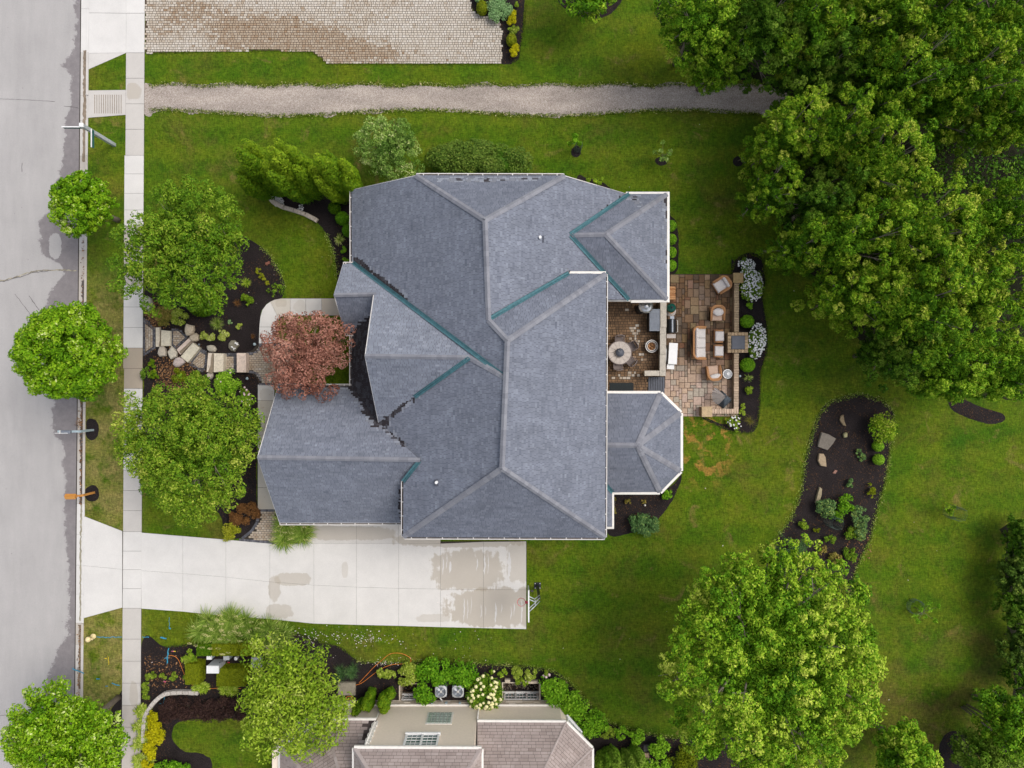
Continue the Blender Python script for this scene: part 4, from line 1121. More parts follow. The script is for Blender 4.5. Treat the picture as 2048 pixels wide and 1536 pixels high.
def slope(house, verts, expo=.135, tab=.26, mat='slate_shingle', deck='slate_deck', tone=.5, singles=None, wet=None, seed=0, lift=.012, gy=.012):
    if mat == 'brown_shingle': gy = .028
    """one roof slope: a deck with real shingles laid course by course"""
    verts = [Vector(v) for v in verts]
    n, c0 = planar(verts)
    eye = Vector((0, 0, H))
    verts = [eye + (p - eye) * ((c0 - eye).dot(n) / (p - eye).dot(n)) for p in verts]      # true plane
    u = Vector((0, 0, 1)).cross(n)
    u = u.normalized() if u.length > 1e-4 else Vector((1, 0, 0))
    v = n.cross(u)
    if v.z < 0: v, u = -v, -u
    loc = [((p - c0).dot(u), (p - c0).dot(v)) for p in verts]
    if sum(loc[i][0] * loc[(i + 1) % len(loc)][1] - loc[(i + 1) % len(loc)][0] * loc[i][1] for i in range(len(loc))) < 0:
        loc = loc[::-1]; verts = verts[::-1]
    m = MB(); k = len(verts)
    tri = tessellate_polygon([[Vector((x, y, 0)) for x, y in loc]])
    tris = []
    for t in tri:
        A = [loc[i] for i in t]
        if (A[1][0] - A[0][0]) * (A[2][1] - A[0][1]) - (A[2][0] - A[0][0]) * (A[1][1] - A[0][1]) < 0: t = (t[0], t[2], t[1])
        tris.append(t)
    low = [p - Vector((0, 0, .16)) for p in verts]
    m.mesh(verts, tris); m.mesh(low, [(t[0], t[2], t[1]) for t in tris])
    m.mesh(verts + low, [(i, i + k, (i + 1) % k + k, (i + 1) % k) for i in range(k)])
    dk = m.build('roof_slope', MAT[deck], house)
    rn = random.Random(seed + 5)
    y0, y1 = min(p[1] for p in loc), max(p[1] for p in loc); x0, x1 = min(p[0] for p in loc), max(p[0] for p in loc)
    convex = all((loc[(i + 1) % k][0] - loc[i][0]) * (loc[(i + 2) % k][1] - loc[(i + 1) % k][1]) - (loc[(i + 1) % k][1] - loc[i][1]) * (loc[(i + 2) % k][0] - loc[(i + 1) % k][0]) > -1e-6 for i in range(k))
    polys = [loc] if convex else [[loc[i] for i in t] for t in tris]
    sm = MB(); j = 0; y = y0; pieces = []
    while y < y1:
        x = x0 - rn.random() * tab
        while x < x1:
            w = tab * rn.choice([.6, .8, 1, 1, 1.25])
            g = .007
            q = [(x + g, y + gy), (x + w - g, y + gy), (x + w - g, y + expo + .004), (x + g, y + expo + .004)]
            cx, cy = x + w / 2, y + expo / 2; x += w
            full = all(inside(p, loc) for p in q)
            out = [q] if full else [o for o in (clip_convex(q, pl) for pl in polys) if len(o) >= 3]
            if not out: continue
            wp = c0 + u * cx + v * cy
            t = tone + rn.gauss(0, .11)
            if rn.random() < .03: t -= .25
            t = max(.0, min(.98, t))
            if wet: 
                wv = wet(wp) + ((fbm(wp.x * 1.1, wp.y * 1.1 + wp.z) - .5) * .7 + rn.gauss(0, .16) if wet(wp) > .05 else -1)
                if wv > .5: t = 1.6 + rn.random() * .3
                elif wv > .30: t = 1.32
                elif wv > .12: t = 1.14
            pieces.append((out, y, t, full, w))
        y += expo; j += 1
    def emit(M, out, yb, t, full):
        for o in out:
            top = [c0 + u * a + v * b + n * (lift + .016 * (1 - (b - yb) / expo)) for a, b in o]
            M.face(top, t)
            if full:
                a, b = top[0], top[1]; M.face([a - n * .02, b - n * .02, b, a], t)
    nsing = 0
    if singles is not None:
        order = sorted(range(len(pieces)), key=lambda i: -pieces[i][4] if pieces[i][3] and singles[1](c0 + u * ((pieces[i][0][0][0][0])) + v * pieces[i][1]) else 0)
        pick = set(i for i in order if pieces[i][3] and singles[1](c0 + u * pieces[i][0][0][0][0] + v * pieces[i][1]))
        pick = set(list(pick)[:singles[0]])
        for i in list(pick):
            M = MB(); emit(M, pieces[i][0], pieces[i][1], pieces[i][2], pieces[i][3]); M.build('shingle', MAT[mat], dk); nsing += 1
    else: pick = set()
    for i, p in enumerate(pieces):
        if i not in pick: emit(sm, p[0], p[1], p[2], p[3])
    if sm.v: sm.build('shingle', MAT[mat], dk, 'stuff')
    return (n, c0), nsing

def lift_to(p, *planes):
    eye = Vector((0, 0, H)); p = Vector(p); best = None
    for n, c in planes:
        q = eye + (p - eye) * ((c - eye).dot(n) / (p - eye).dot(n))
        if best is None or q.z > best.z: best = q
    return best

def ridge(house, a, b, na, nb, w=.165, mat='cap_shingle', piece=.26, up=.045, name='ridge_cap'):
    """overlapping cap shingles bent over a ridge or hip between two slopes"""
    a, b = lift_to(a, na, nb), lift_to(b, na, nb); na, nb = na[0], nb[0]; d = b - a; L_ = d.length; d.normalize()
    def side(n, other):
        s = n.cross(d).normalized(); 
        h = other.cross(n) 
        return s
    sa, sb = na.cross(d).normalized(), nb.cross(d).normalized()
    sa = sa if sa.z < 0 else -sa; sb = sb if sb.z < 0 else -sb
    if (sa - sb).length < .2: sb = -sa
    upv = (na + nb).normalized()
    m = MB(); s = 0; rn = random.Random(int(L_ * 1000))
    while s < L_:
        e = min(L_, s + piece + .03)
        p, q = a + d * s + upv * (up + .012), a + d * e + upv * up
        t = rn.random()
        m.face([p + sa * w, q + sa * w, q, p], t) if (q - p).cross(sa).z < 0 else m.face([p, q, q + sa * w, p + sa * w], t)
        m.face([p + sb * w, q + sb * w, q, p], t) if (q - p).cross(sb).z < 0 else m.face([p, q, q + sb * w, p + sb * w], t)
        m.face([p + sa * w, p, p + sb * w, p - upv * .02], t)
        s += piece
    return m.build(name, MAT[mat], house)

def valley(house, a, b, na, nb, w=.12, up=.035):
    a, b = lift_to(a, na, nb), lift_to(b, na, nb); na, nb = na[0], nb[0]; d = (b - a).normalized()
    sa, sb = na.cross(d).normalized(), nb.cross(d).normalized()
    sa = sa if sa.z > 0 else -sa; sb = sb if sb.z > 0 else -sb
    upv = (na + nb).normalized(); m = MB()
    A, B = a + upv * up, b + upv * up
    for s in (sa, sb):
        q = [A, B, B + s * w + upv * .015, A + s * w + upv * .015]
        if (q[1] - q[0]).cross(q[2] - q[0]).z < 0: q = q[::-1]
        m.face(q)
    o = m.build('valley_flashing', MAT['copper'], house)
    r = MB(); r.tube([A + upv * .02, B + upv * .02], .016, 4); r.tube([A + sa * w + upv * .025, B + sa * w + upv * .025], .014, 4); r.build('seam', MAT['copper'], o)
    return o

def gutter(house, pts, out, w=.14, hang=.84, covered=False, mat='white_trim', drop=.02, h=.13, wide=None):
    """open box gutter with hangers (or a covered one) along an eave; pts are eave points, out the outward direction per segment"""
    pts = [Vector(p) for p in pts]
    if wide: w = wide
    for i in range(len(pts) - 1):
        a, b = pts[i], pts[i + 1]; d = (b - a).normalized(); o = Vector(out[i]).normalized(); z = Vector((0, 0, 1))
        e0 = .0; m = MB()
        a_, b_ = a - d * e0, b + d * e0
        if covered:
            q = [a_ + z * .03, b_ + z * .03, b_ + o * w, a_ + o * w]
            dn = [p - z * h for p in q]
            m.mesh(q + dn, [(0, 1, 2, 3), (4, 7, 6, 5)] + [(k, k + 4, (k + 1) % 4 + 4, (k + 1) % 4) for k in range(4)])
            g = m.build('gutter', MAT['cream_trim'], house)
        else:
            t = .028
            def bar(o0, o1, z0, z1):
                vs = [a_ + o * o0 + z * z0, b_ + o * o0 + z * z0, b_ + o * o1 + z * z0, a_ + o * o1 + z * z0]
                vs += [p + z * (z1 - z0) for p in vs]
                m.mesh(vs, [(4, 5, 6, 7), (0, 3, 2, 1), (0, 1, 5, 4), (1, 2, 6, 5), (2, 3, 7, 6), (3, 0, 4, 7)])
            bar(w - .042, w, -h, .0); bar(-.01, .012, -h, -.01); bar(0, w, -h - .02, -h)
            for e in (a_, b_ - d * .03):
                vs = [e + o * .0 - z * h, e + d * .03 - z * h, e + d * .03 + o * w - z * h, e + o * w - z * h]; vs += [p + z * h for p in vs]
                m.mesh(vs, [(4, 5, 6, 7), (0, 1, 5, 4), (1, 2, 6, 5), (2, 3, 7, 6), (3, 0, 4, 7)])
            g = m.build('gutter', MAT[mat], house)
            f = MB(); q = [a_ + o * .012 - z * .07, b_ + o * .012 - z * .07, b_ + o * (w - .04) - z * .07, a_ + o * (w - .04) - z * .07]; f.face(q); f.build('gutter_channel', MAT['gutter_debris'], g)
            L_ = (b - a).length; k = max(1, round(L_ / hang))
            for j in range(k):
                c = a + d * ((j + .5) / k * L_) + o * (w * .5) - z * .005; hm = MB()
                hm.box(c, (.05, w * 1.0, .02), math.atan2(d.y, d.x)); hm.build('hanger', MAT[mat], g)

# ------------------------------------------------------------------ the grey house
def onL(px, py, z0, k, x0):
    a = (px - 1024) * S
    return (z0 + k * (a - x0)) / (1 + k * a / H)
house = thing('house', 'large house with blue-grey shingled hip roofs and green copper valleys', 'house', (0, 0, 0))
A, B, C, D = V(703.5, 380, 3.2), V(832, 351, 6.2), V(1129, 351.5, 6.2), V(1256, 389, 3.2)
E, F, G, HH = V(970, 440, 8.95), V(977, 640, 8.98), V(1015, 681, 9.7), V(1004, 937, 9.68)
I, J, K = V(807, 1074, 5.8), V(1210, 1075, 5.8), V(807, 962, 5.9)
M_, LP = V(1212, 547.5, 5.8), V(1137, 547.5, 5.85)
V1a, V1b = V(706.5, 526, 3.35), V(1009, 754, 9.55)
GR1, GR2, SGb = V(730, 712, 8.62), V(940, 715, 8.6), V(757, 845, 5.15)
SR1, SR2 = V(668, 590, 5.25), V(752, 588.5, 5.25)
SN1, SS1 = V(686, 529, 3.4), V(690, 664, 3.2)
MR = V(747, 590, 5.45)
GA, GE = V(515, 915, 6.75), V(840, 920, 6.72)
W1, W2 = V(1140, 470, 5.8), V(1212, 468.5, 5.8)
WN, WNE, WSE, WS = V(1258, 389, 3.25), V(1334, 388, 3.15), V(1334, 599, 3.15), V(1257, 599, 3.25)
pc = V(703, 772, 3.1); pa = V(703, 667, 3.15)
OH, OW = V(1275, 891, 5.0), V(1204, 890, 5.0)
O1, O2, O3, O4, O5, O6 = V(1204, 787, 3.1), V(1321, 787, 3.1), V(1361, 826, 3.1), V(1361, 942, 3.1), V(1320, 984, 3.1), V(1224, 984, 3.1)
def near(*segs):
    def f(p):
        best = 0
        for a, b, w, s in segs: best = max(best, s * (1.12 - seg_dist(p, a, b) / (w * .62)))
        return best
    return f
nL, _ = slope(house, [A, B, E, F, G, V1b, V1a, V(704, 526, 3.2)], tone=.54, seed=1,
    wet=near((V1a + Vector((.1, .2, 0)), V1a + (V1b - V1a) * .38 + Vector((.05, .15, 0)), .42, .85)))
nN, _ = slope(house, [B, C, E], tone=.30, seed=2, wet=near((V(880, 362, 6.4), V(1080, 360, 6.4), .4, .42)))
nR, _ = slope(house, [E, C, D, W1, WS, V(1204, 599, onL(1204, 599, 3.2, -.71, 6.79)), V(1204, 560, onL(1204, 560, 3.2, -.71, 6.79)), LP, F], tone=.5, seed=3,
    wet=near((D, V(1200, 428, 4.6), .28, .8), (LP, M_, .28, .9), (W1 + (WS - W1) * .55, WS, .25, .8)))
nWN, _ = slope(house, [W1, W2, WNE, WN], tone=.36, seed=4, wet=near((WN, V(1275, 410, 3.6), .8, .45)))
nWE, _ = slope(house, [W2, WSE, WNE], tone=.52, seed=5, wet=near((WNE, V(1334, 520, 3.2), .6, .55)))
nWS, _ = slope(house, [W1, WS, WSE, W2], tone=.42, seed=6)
nLN, _ = slope(house, [F, LP, M_, G], tone=.42, seed=7)
nLE, _ = slope(house, [G, M_, J, HH], tone=.46, seed=8)
nLS, _ = slope(house, [HH, J, I], tone=.38, seed=9)
nL2, _ = slope(house, [GR2, V1b, HH, I, K, GE, SGb], tone=.50, seed=10,
    wet=near((SGb, SGb + (GE - SGb) * .6, .34, .8), (SGb, SGb + (GR2 - SGb) * .45, .34, .85), (SGb, V(770, 846, 5.4), .7, 1.0)))
nGN, _ = slope(house, [SN1, V1a, V1b, GR2, GR1, MR, SR2, SR1], tone=.78, seed=11)  # lighter tone: this slope's brightness in the light is put into its colour
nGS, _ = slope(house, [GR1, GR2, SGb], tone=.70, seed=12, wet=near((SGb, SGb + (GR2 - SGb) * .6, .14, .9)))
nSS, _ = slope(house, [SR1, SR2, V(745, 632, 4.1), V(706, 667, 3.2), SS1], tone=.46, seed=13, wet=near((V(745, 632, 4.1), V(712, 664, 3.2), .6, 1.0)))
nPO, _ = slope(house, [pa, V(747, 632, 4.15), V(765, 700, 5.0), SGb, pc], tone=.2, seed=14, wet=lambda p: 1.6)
nAN, _ = slope(house, [GA, GE, SGb, pc, V(556, 772, 3.2)], tone=.56, seed=15, wet=near((pc, SGb, .75, 1.0), (SGb, SGb + (GE - SGb) * .6, .25, .9), (V(560, 773, 3.2), V(700, 773, 3.2), .3, .75)))
nAS, _ = slope(house, [GA, V(559, 1045, 3.2), V(812, 1045, 3.2), V(808, 962, 5.4), GE], tone=.54, seed=16, wet=near((V(806, 962, 5.2), V(806, 1045, 3.2), .42, .95)))  # dark strip beside the main gutter is its cast shadow put into shingle tint
nO1, _ = slope(house, [O1, O2, OH, OW], tone=.34, seed=17, tab=.34)
nO2, _ = slope(house, [O2, O3, OH], tone=.46, seed=18)
nO3, _ = slope(house, [O3, O4, OH], tone=.46, seed=19)
nO4, _ = slope(house, [O4, O5, OH], tone=.44, seed=20)
nO5, _ = slope(house, [O5, O6, V(1204, 962, 3.75), OW, OH], tone=.36, seed=21, tab=.34)
nO6, _ = slope(house, [O6, V(1224, 1053, 3.1), V(1204, 1053, 3.75), V(1204, 962, 3.75)], tone=.4, seed=22)
for a, b, x, y in [(B, E, nL, nN), (C, E, nR, nN), (E, F, nL, nR), (F, G, nL, nLN), (G, HH, nL2, nLE), (HH, I, nL2, nLS), (HH, J, nLE, nLS), (M_, G, nLN, nLE),
                   (W1, W2, nWN, nWS), (W2, WNE, nWN, nWE), (W2, WSE, nWS, nWE), (GR1, GR2, nGN, nGS), (GR2, V1b, nGN, nL2), (SR1, SR2, nGN, nSS), (GA, GE, nAN, nAS),
                   (OW, OH, nO1, nO5), (OH, O2, nO1, nO2), (OH, O3, nO2, nO3), (OH, O4, nO3, nO4), (OH, O5, nO4, nO5)]:
    ridge(house, a, b, x, y)
for a, b, x, y in [(V1a, V1b, nL, nGN), (WN, W1, nR, nWN), (WS, W1, nR, nWS), (LP, F, nR, nLN), (SGb + (GR2 - SGb) * .42, GR2, nGS, nL2), (K, GE, nL2, nAS), (O6, V(1206, 964, 3.7), nO5, nO6)]:
    valley(house, a, b, x, y)
WX, EX, NY, SY = (-1, 0, 0), (1, 0, 0), (0, 1, 0), (0, -1, 0)
dz = Vector((0, 0, -.03))
gutter(house, [A + dz, V(704, 525, 3.17)], [WX]); gutter(house, [B + dz, C + dz], [NY])
gutter(house, [I + dz, J + dz], [SY]); gutter(house, [K + dz, I + dz], [WX]); gutter(house, [M_ + dz, J + dz], [EX], w=.11)
gutter(house, [LP + dz, M_ + dz], [NY], covered=True, wide=.14)
gutter(house, [V(686, 528.5, 3.35), V(708, 528.5, 3.3)], [NY], hang=.3); gutter(house, [V(690, 667, 3.12), V(712, 667, 3.12)], [SY], hang=.35)
gutter(house, [pa + dz, pc + dz], [WX]); gutter(house, [V(556, 771.5, 3.17), V(703, 771.5, 3.1)], [NY], w=.11)
gutter(house, [V(559, 1046, 3.17), V(806, 1046, 3.17)], [SY], w=.13)
gutter(house, [V(1252, 388, 3.15), WNE], [NY], covered=True, wide=.13); gutter(house, [WNE + Vector((0, .13, 0)), WSE + Vector((0, -.16, 0))], [EX], covered=True, wide=.15); gutter(house, [V(1262, 600, 3.13), WSE], [SY], covered=True, wide=.16)
gutter(house, [V(1206, 599.5, 3.12), V(1262, 599.5, 3.1)], [SY], covered=True, wide=.10)
gutter(house, [O1 + Vector((.2, 0, 0)), O2, O3, O4, O5, O6 + Vector((-.1, 0, 0))], [NY, (.7, .7, 0), EX, (.7, -.7, 0), SY], covered=True, wide=.15)
gutter(house, [O6 + Vector((0, -.1, 0)), V(1224, 1054, 3.1)], [EX], covered=True, wide=.12); gutter(house, [V(1206, 1053.5, 3.12), V(1228, 1053.5, 3.1)], [SY], covered=True, wide=.13)
# white rake boards along the gable edges
def rake(h, a, b, mat='white_trim', w=.035, dz_=.02, name='rake_board'):
    a, b = Vector(a), Vector(b); m = MB(); d = (b - a).normalized(); s = d.cross(Vector((0, 0, 1))).normalized() * w / 2; z = Vector((0, 0, 1))
    vs = [a - s + z * dz_, b - s + z * dz_, b + s + z * dz_, a + s + z * dz_]; vs += [p - z * .22 for p in vs]
    m.mesh(vs, [(0, 1, 2, 3), (4, 7, 6, 5)] + [(k, k + 4, (k + 1) % 4 + 4, (k + 1) % 4) for k in range(4)])
    m.build(name, MAT[mat], h)
for a, b in [(A, B), (C, D), (GR1, MR), (GR1, SGb), (SR1, SN1), (SR1, SS1), (GA, V(556, 772, 3.2)), (GA, V(559, 1045, 3.2))]: rake(house, a, b)
# walls under the roofs
def walls(h, px_pts, ztop, mat='wall_stucco', zbase=0, name='wall', inset=0):
    m = MB(); q = [(p.x, p.y) for p in px_pts]; m.prism(q, zbase, ztop); return m.build(name, MAT[mat], h)
def shrink(pts, d):
    cx = sum(p.x for p in pts) / len(pts); cy = sum(p.y for p in pts) / len(pts)
    return [Vector((p.x - math.copysign(d, p.x - cx), p.y - math.copysign(d, p.y - cy), 0)) for p in pts]
walls(house, shrink([A, V(1252, 380, 3.2), V(1252, 560, 3.2), V(704, 560, 3.2)], .45), 3.05)
walls(house, shrink([V(1137, 548, 5.8), M_, J, I, V(807, 720, 5.8), V(1137, 720, 5.8)][0:0] + [V(940, 548, 5.8), M_, J, V(940, 1075, 5.8)], .4), 5.6)
walls(house, shrink([V(807, 850, 5.8), V(1100, 850, 5.8), V(1100, 1075, 5.8), I], .4), 5.6)
walls(house, shrink([V(556, 774, 3.2), V(860, 774, 3.2), V(860, 1046, 3.2), V(559, 1046, 3.2)], .4), 3.05)
walls(house, shrink([V(690, 529, 3.2), V(900, 529, 3.2), V(900, 664, 3.2), V(690, 664, 3.2)], .4), 3.05)
walls(house, shrink([V(738, 600, 5), V(960, 600, 5), V(960, 850, 5), V(738, 850, 5)], .5), 4.3)
walls(house, shrink([V(1150, 389, 3.2), WNE, WSE, V(1150, 599, 3.2)], .4), 3.0)
walls(house, [V(1210, 800, 3.1), V(1314, 800, 3.1), V(1347, 832, 3.1), V(1347, 936, 3.1), V(1314, 970, 3.1), V(1210, 970, 3.1)], 2.95)
def gable_wall(h, tri, d):
    m = MB(); a = [Vector(p) + Vector(d) for p in tri]; b = [p - Vector(d) * .4 for p in a]
    n = len(a); m.mesh(a + b, [tuple(range(n)), tuple(range(2 * n - 1, n - 1, -1))] + [(i, i + n, (i + 1) % n + n, (i + 1) % n) for i in range(n)])
    m.build('gable_wall', MAT['wall_stucco'], h)
zz = Vector((0, 0, -.25))
gable_wall(house, [GA + zz, V(566, 778, 3.0), V(566, 1040, 3.0)], (.5, 0, 0))
gable_wall(house, [GR1 + zz, V(752, 640, 4.4), V(760, 838, 4.4)], (.5, 0, 0))
gable_wall(house, [SR1 + zz, V(690, 535, 3.1), V(690, 660, 3.1)], (.45, 0, 0))
# vents
def vent(px, py, z, ang):
    c = V(px, py, z); m = MB(); m.box(c + Vector((.05, -.05, -.02)), (.34, .34, .04), 0, tilt=None)
    f = m.build('vent_flashing', MAT['slate_deck'], house)
    m = MB(); m.tube([c + Vector((0, 0, -.2)), c + Vector((0, 0, .28))], .075, 10); m.build('vent_pipe', MAT['white_paint'], house)
vent(1080, 476, onL(1080, 476, 3.2, -.71, 6.79), 0); vent(873.5, 964, 6.1 + .643 * 1.95, 0)

# ------------------------------------------------------------------ the neighbour's beige house
nb = thing('house', 'beige stucco house with brown shingled roof, cut by the lower edge', 'house', P(850, 1600))
YW = -20.0
def W(px, z): return ((px - 1024) * S * (1 - z / H), z)
def wall_box(x0, x1, y0, y1, z0, z1, name='wall', mat='wall_stucco'):
    m = MB(); m.box(((x0 + x1) / 2, (y0 + y1) / 2, (z0 + z1) / 2), (x1 - x0, y1 - y0, z1 - z0)); return m.build(name, MAT[mat], nb)
MAT['tan_siding'] = plain('tan_siding', (.83, .715, .59), .8, var=.04)
MAT['ledge_stone'] = tinted('ledge_stone', [(0, (.50, .41, .31)), (.5, (.66, .57, .46)), (1, (.78, .70, .6))], .85, .2, 12, .5, .4)
xm0, xm1 = -8.02, -2.10
wall_box(xm0, xm1, YW - 8, YW, .62, 5.75, mat='tan_siding')
wall_box(-11.0, xm0 - .002, YW - 7, YW - .03, .62, 2.75, mat='tan_siding')
wall_box(xm1 + .002, 2.95, YW - 7, YW - .03, .62, 2.75, mat='tan_siding')
m = MB(); m.prism([(2.952, YW - .03), (4.45, YW - 1.75), (4.45, YW - 8), (2.952, YW - 8)], 0, 2.72); m.build('wall', MAT['tan_siding'], nb)
m = MB(); m.prism([(-14.2, YW - 1.6), (-11.002, YW - .03), (-11.002, YW - 9), (-14.2, YW - 9)], 0, 2.72); m.build('wall', MAT['tan_siding'], nb)
# stone ledge at the foot of the wall: single courses of thin stones
PX = [(x0 - 1024) * S for x0 in (1006, 1079, 800, 838)]
x = -11.0; rn = random.Random(4)
ledge = wall_box(-11.0, 2.95, YW - .4, YW - .008, 0, .60, 'stone_base', 'ledge_stone')
core = MB()
for row in range(5):
    x = -11.0
    while x < 2.95:
        w = rn.uniform(.25, .75); e = min(2.95, x + w)
        core.box(((x + e) / 2, YW + .03 + rn.uniform(0, .035), .065 + row * .125), (e - x - .014, .07, .112), 0, rn.random()); x = e
o = core.build('ledge_stone', MAT['ledge_stone'], ledge); o['kind'] = 'stuff'
m = MB(); m.box(((-11 + 2.95) / 2, YW + .05, .65), (13.95, .12, .05)); m.build('ledge_sill', MAT['cream_trim'], nb)
# window wells
for (x0p_, y0p_, x1p_, y1p_) in PITS:
    a, b = P(x0p_, y0p_), P(x1p_, y1p_)
    wx0, wx1, wy1, wy0 = a[0], b[0], a[1], b[1]
    well = thing('window_well', 'wide gravel-floored window well under the striped bushes' if x0p_ > 900 else 'small window well beside the clipped green bush', 'window well', ((wx0 + wx1) / 2, wy0, -1.4), 'window wells at the foot of the beige wall')
    m = MB(); m.box(((wx0 + wx1) / 2, (wy0 + wy1) / 2, -1.39), (wx1 - wx0, wy1 - wy0, .06)); m.build('floor', MAT['mulch'], well)
    m = MB()
    for k in range(260 if x0p_ > 900 else 110):
        m.blob((rn.uniform(wx0, wx1), rn.uniform(wy0 + .1, wy1), -1.34), (.05, .04, .03), 5, 3, .3, rn.random(), seed=k)
    o = m.build('gravel', MAT['bark'], well); o['kind'] = 'stuff'
    t = .06
    for bx in [((wx0 - t / 2, (wy0 + wy1) / 2), (t, wy1 - wy0)), ((wx1 + t / 2, (wy0 + wy1) / 2), (t, wy1 - wy0)), (((wx0 + wx1) / 2, wy1 + t / 2), (wx1 - wx0 + 2 * t, t))]:
        m = MB(); m.box((bx[0][0], bx[0][1], -.68), (bx[1][0], bx[1][1], 1.44)); m.build('side_wall', MAT['ledge_stone'], well)
    m = MB(); m.box(((wx0 + wx1) / 2, YW - .06, -.72), (wx1 - wx0 + .1, .1, 1.46)); m.build('wall', MAT['ledge_stone'], nb)
# windows: frame, sashes, muntins, panes
def window(cx, z0, z1, w, n, rows, cols_, yw, tag_=None, ang=0.0, glass='glass', fd=.10, name='window'):
    R = Matrix.Rotation(ang, 3, 'Z'); o0 = Vector((cx, yw, 0))
    def bx(m, lx, ly, lz, sx, sy, sz): m.box(o0 + R @ Vector((lx, ly, 0)) + Vector((0, 0, lz)), (sx, sy, sz), ang)
    m = MB(); zc_, hh = (z0 + z1) / 2, z1 - z0; f = .11
    bx(m, 0, fd / 2, z1 - f / 2, w, fd, f); bx(m, 0, fd * .8, z0 + f / 2, w + .08, fd * 1.6, f)
    for k in range(n + 1):
        bx(m, -w / 2 + f / 2 + (w - f) * k / n, fd / 2 + .002, zc_, f, fd, hh - 2 * f)
    fr = m.build(name, MAT['white_paint'], nb)
    sw = (w - f) / n - f
    for k in range(n):
        xc = -w / 2 + f / 2 + (w - f) * (k + .5) / n
        pane_w, pane_h = sw / cols_, (hh - 2 * f) / rows
        mm = MB()
        for i in range(1, cols_): bx(mm, xc - sw / 2 + pane_w * i, .035, zc_, .022, .03, hh - 2 * f)
        for j in range(1, rows): bx(mm, xc, .037, z0 + f + pane_h * j, sw, .03, .022 if j != rows // 2 else .06)
        mm.build('muntin', MAT['white_paint'], fr)
        for i in range(cols_):
            for j in range(rows):
                g = MB(); bx(g, xc - sw / 2 + pane_w * (i + .5), .012, z0 + f + pane_h * (j + .5), pane_w - .01, .014, pane_h - .01)
                g.build('pane', MAT[glass], fr)
    return fr
window((-4.14 - 6.0) / 2, 4.25, 5.70, 1.92, 2, 4, 3, YW)
window((P(1008, 0)[0] + P(1077, 0)[0]) / 2, -1.2, -.12, 2.22, 3, 2, 3, YW - .012)
window(P(816, 0)[0], -.9, -.1, .9, 1, 2, 2, YW - .012)
MAT['glass_block'] = plain('glass_block', (.30, .36, .31), .25, 0, .6, var=.3, scale=8)
gb = MB(); gz0, gz1, gx0, gx1 = 1.62, 2.95, -5.03, -3.62
gb.box(((gx0 + gx1) / 2, YW + .012, (gz0 + gz1) / 2), (gx1 - gx0 + .16, .03, gz1 - gz0 + .16)); gf = gb.build('window', MAT['cream_trim'], nb)
for i in range(6):
    for j in range(6):
        g = MB(); w_, h_ = (gx1 - gx0) / 6, (gz1 - gz0) / 6
        g.box((gx0 + w_ * (i + .5), YW + .04, gz0 + h_ * (j + .5)), (w_ - .035, .06, h_ - .05), bevel=.012); g.build('glass_block', MAT['glass_block'], gf)
# chamfered bay window on the right
ang = math.atan2(-1.72, 1.5)
R_ = Matrix.Rotation(ang, 3, 'Z')
window(3.78, .95, 2.45, 1.35, 1, 3, 2, YW - .97, ang=ang, fd=.09)
# downpipes at the inner corners
for xx, zt in ((xm0 - .06, 5.6), (xm1 + .06, 2.7)):
    m = MB(); m.tube([(xx, YW + .10, .05), (xx, YW + .10, zt)], .045, 8); m.build('downpipe', MAT['cream_trim'], nb)
m = MB()
for k in range(9): m.box((xm0 - .02, YW + .02 - k * .0, 2.9 + k * .30), (.34 if k % 2 else .26, .16, .27), bevel=.02)
m.build('corner_stones', MAT['cream_trim'], nb)
# utility fittings on the wall
for px_ in (866, 894, 921):
    m = MB(); m.box((P(px_, 0)[0], YW + .09, .42), (.14, .10, .22)); m.build('meter_box', MAT['bluegrey_paint'], nb)
# roofs
ze, zu = 2.85, 5.85
NW, NE_ = V(648, 1440.5, ze), V(752, 1440.5, ze)
CHW = V(560, 1497, ze); SW_ = V(560, 1760, ze)
RWT = V(620, 1466, 4.0)
r1 = V(690, 1640, 6.6); r0 = V(690, 1640, 6.6)
Z4 = lambda px, py, z: V(px, py, z)
inR = lambda p: abs(p.y) < 24.6
n1, c1 = slope(nb, [NW, NE_, V(752, 1640, 7.0), V(700, 1640, 7.0)], .19, .42, 'brown_shingle', 'brown_deck', .5, (62, inR), near((V(744, 1440, ze), V(730, 1500, 3.9), .75, 1.0)), 31)
n2, c2 = slope(nb, [CHW, NW, V(700, 1640, 7.0)], .19, .42, 'brown_shingle', 'brown_deck', .45, (44, inR), None, 32)
n3, c3 = slope(nb, [SW_, CHW, V(700, 1640, 7.0)], .19, .42, 'brown_shingle', 'brown_deck', .5, (14, inR), None, 33)
UW, UE = V(708, 1497, zu), V(963, 1498.5, zu)
n4, c4 = slope(nb, [UW, UE, V(905, 1590, 8.0), V(765, 1590, 8.0)], .19, .42, 'brown_shingle', 'brown_deck', .55, (62, inR), None, 34)
n5, c5 = slope(nb, [V(708, 1700, zu), UW, V(765, 1590, 8.0)], .19, .42, 'brown_shingle', 'brown_deck', .5, (10, inR), None, 35)
n6, c6 = slope(nb, [UE, V(963, 1700, zu), V(905, 1590, 8.0)], .19, .42, 'brown_shingle', 'brown_deck', .5, (10, inR), None, 36)
X1, X2, X3 = V(955, 1444, ze), V(1132, 1445, ze), V(1184, 1497, ze)
apex = V(1040, 1640, 7.2)
n7, c7 = slope(nb, [X1, X2, apex, V(955, 1640, 7.2)], .19, .42, 'brown_shingle', 'brown_deck', .55, (66, inR), None, 37)
n8, c8 = slope(nb, [X2, X3, apex], .19, .42, 'brown_shingle', 'brown_deck', .55, (30, inR), None, 38)
n9, c9 = slope(nb, [X3, V(1184, 1760, ze), apex], .19, .42, 'brown_shingle', 'brown_deck', .55, (10, inR), None, 39)
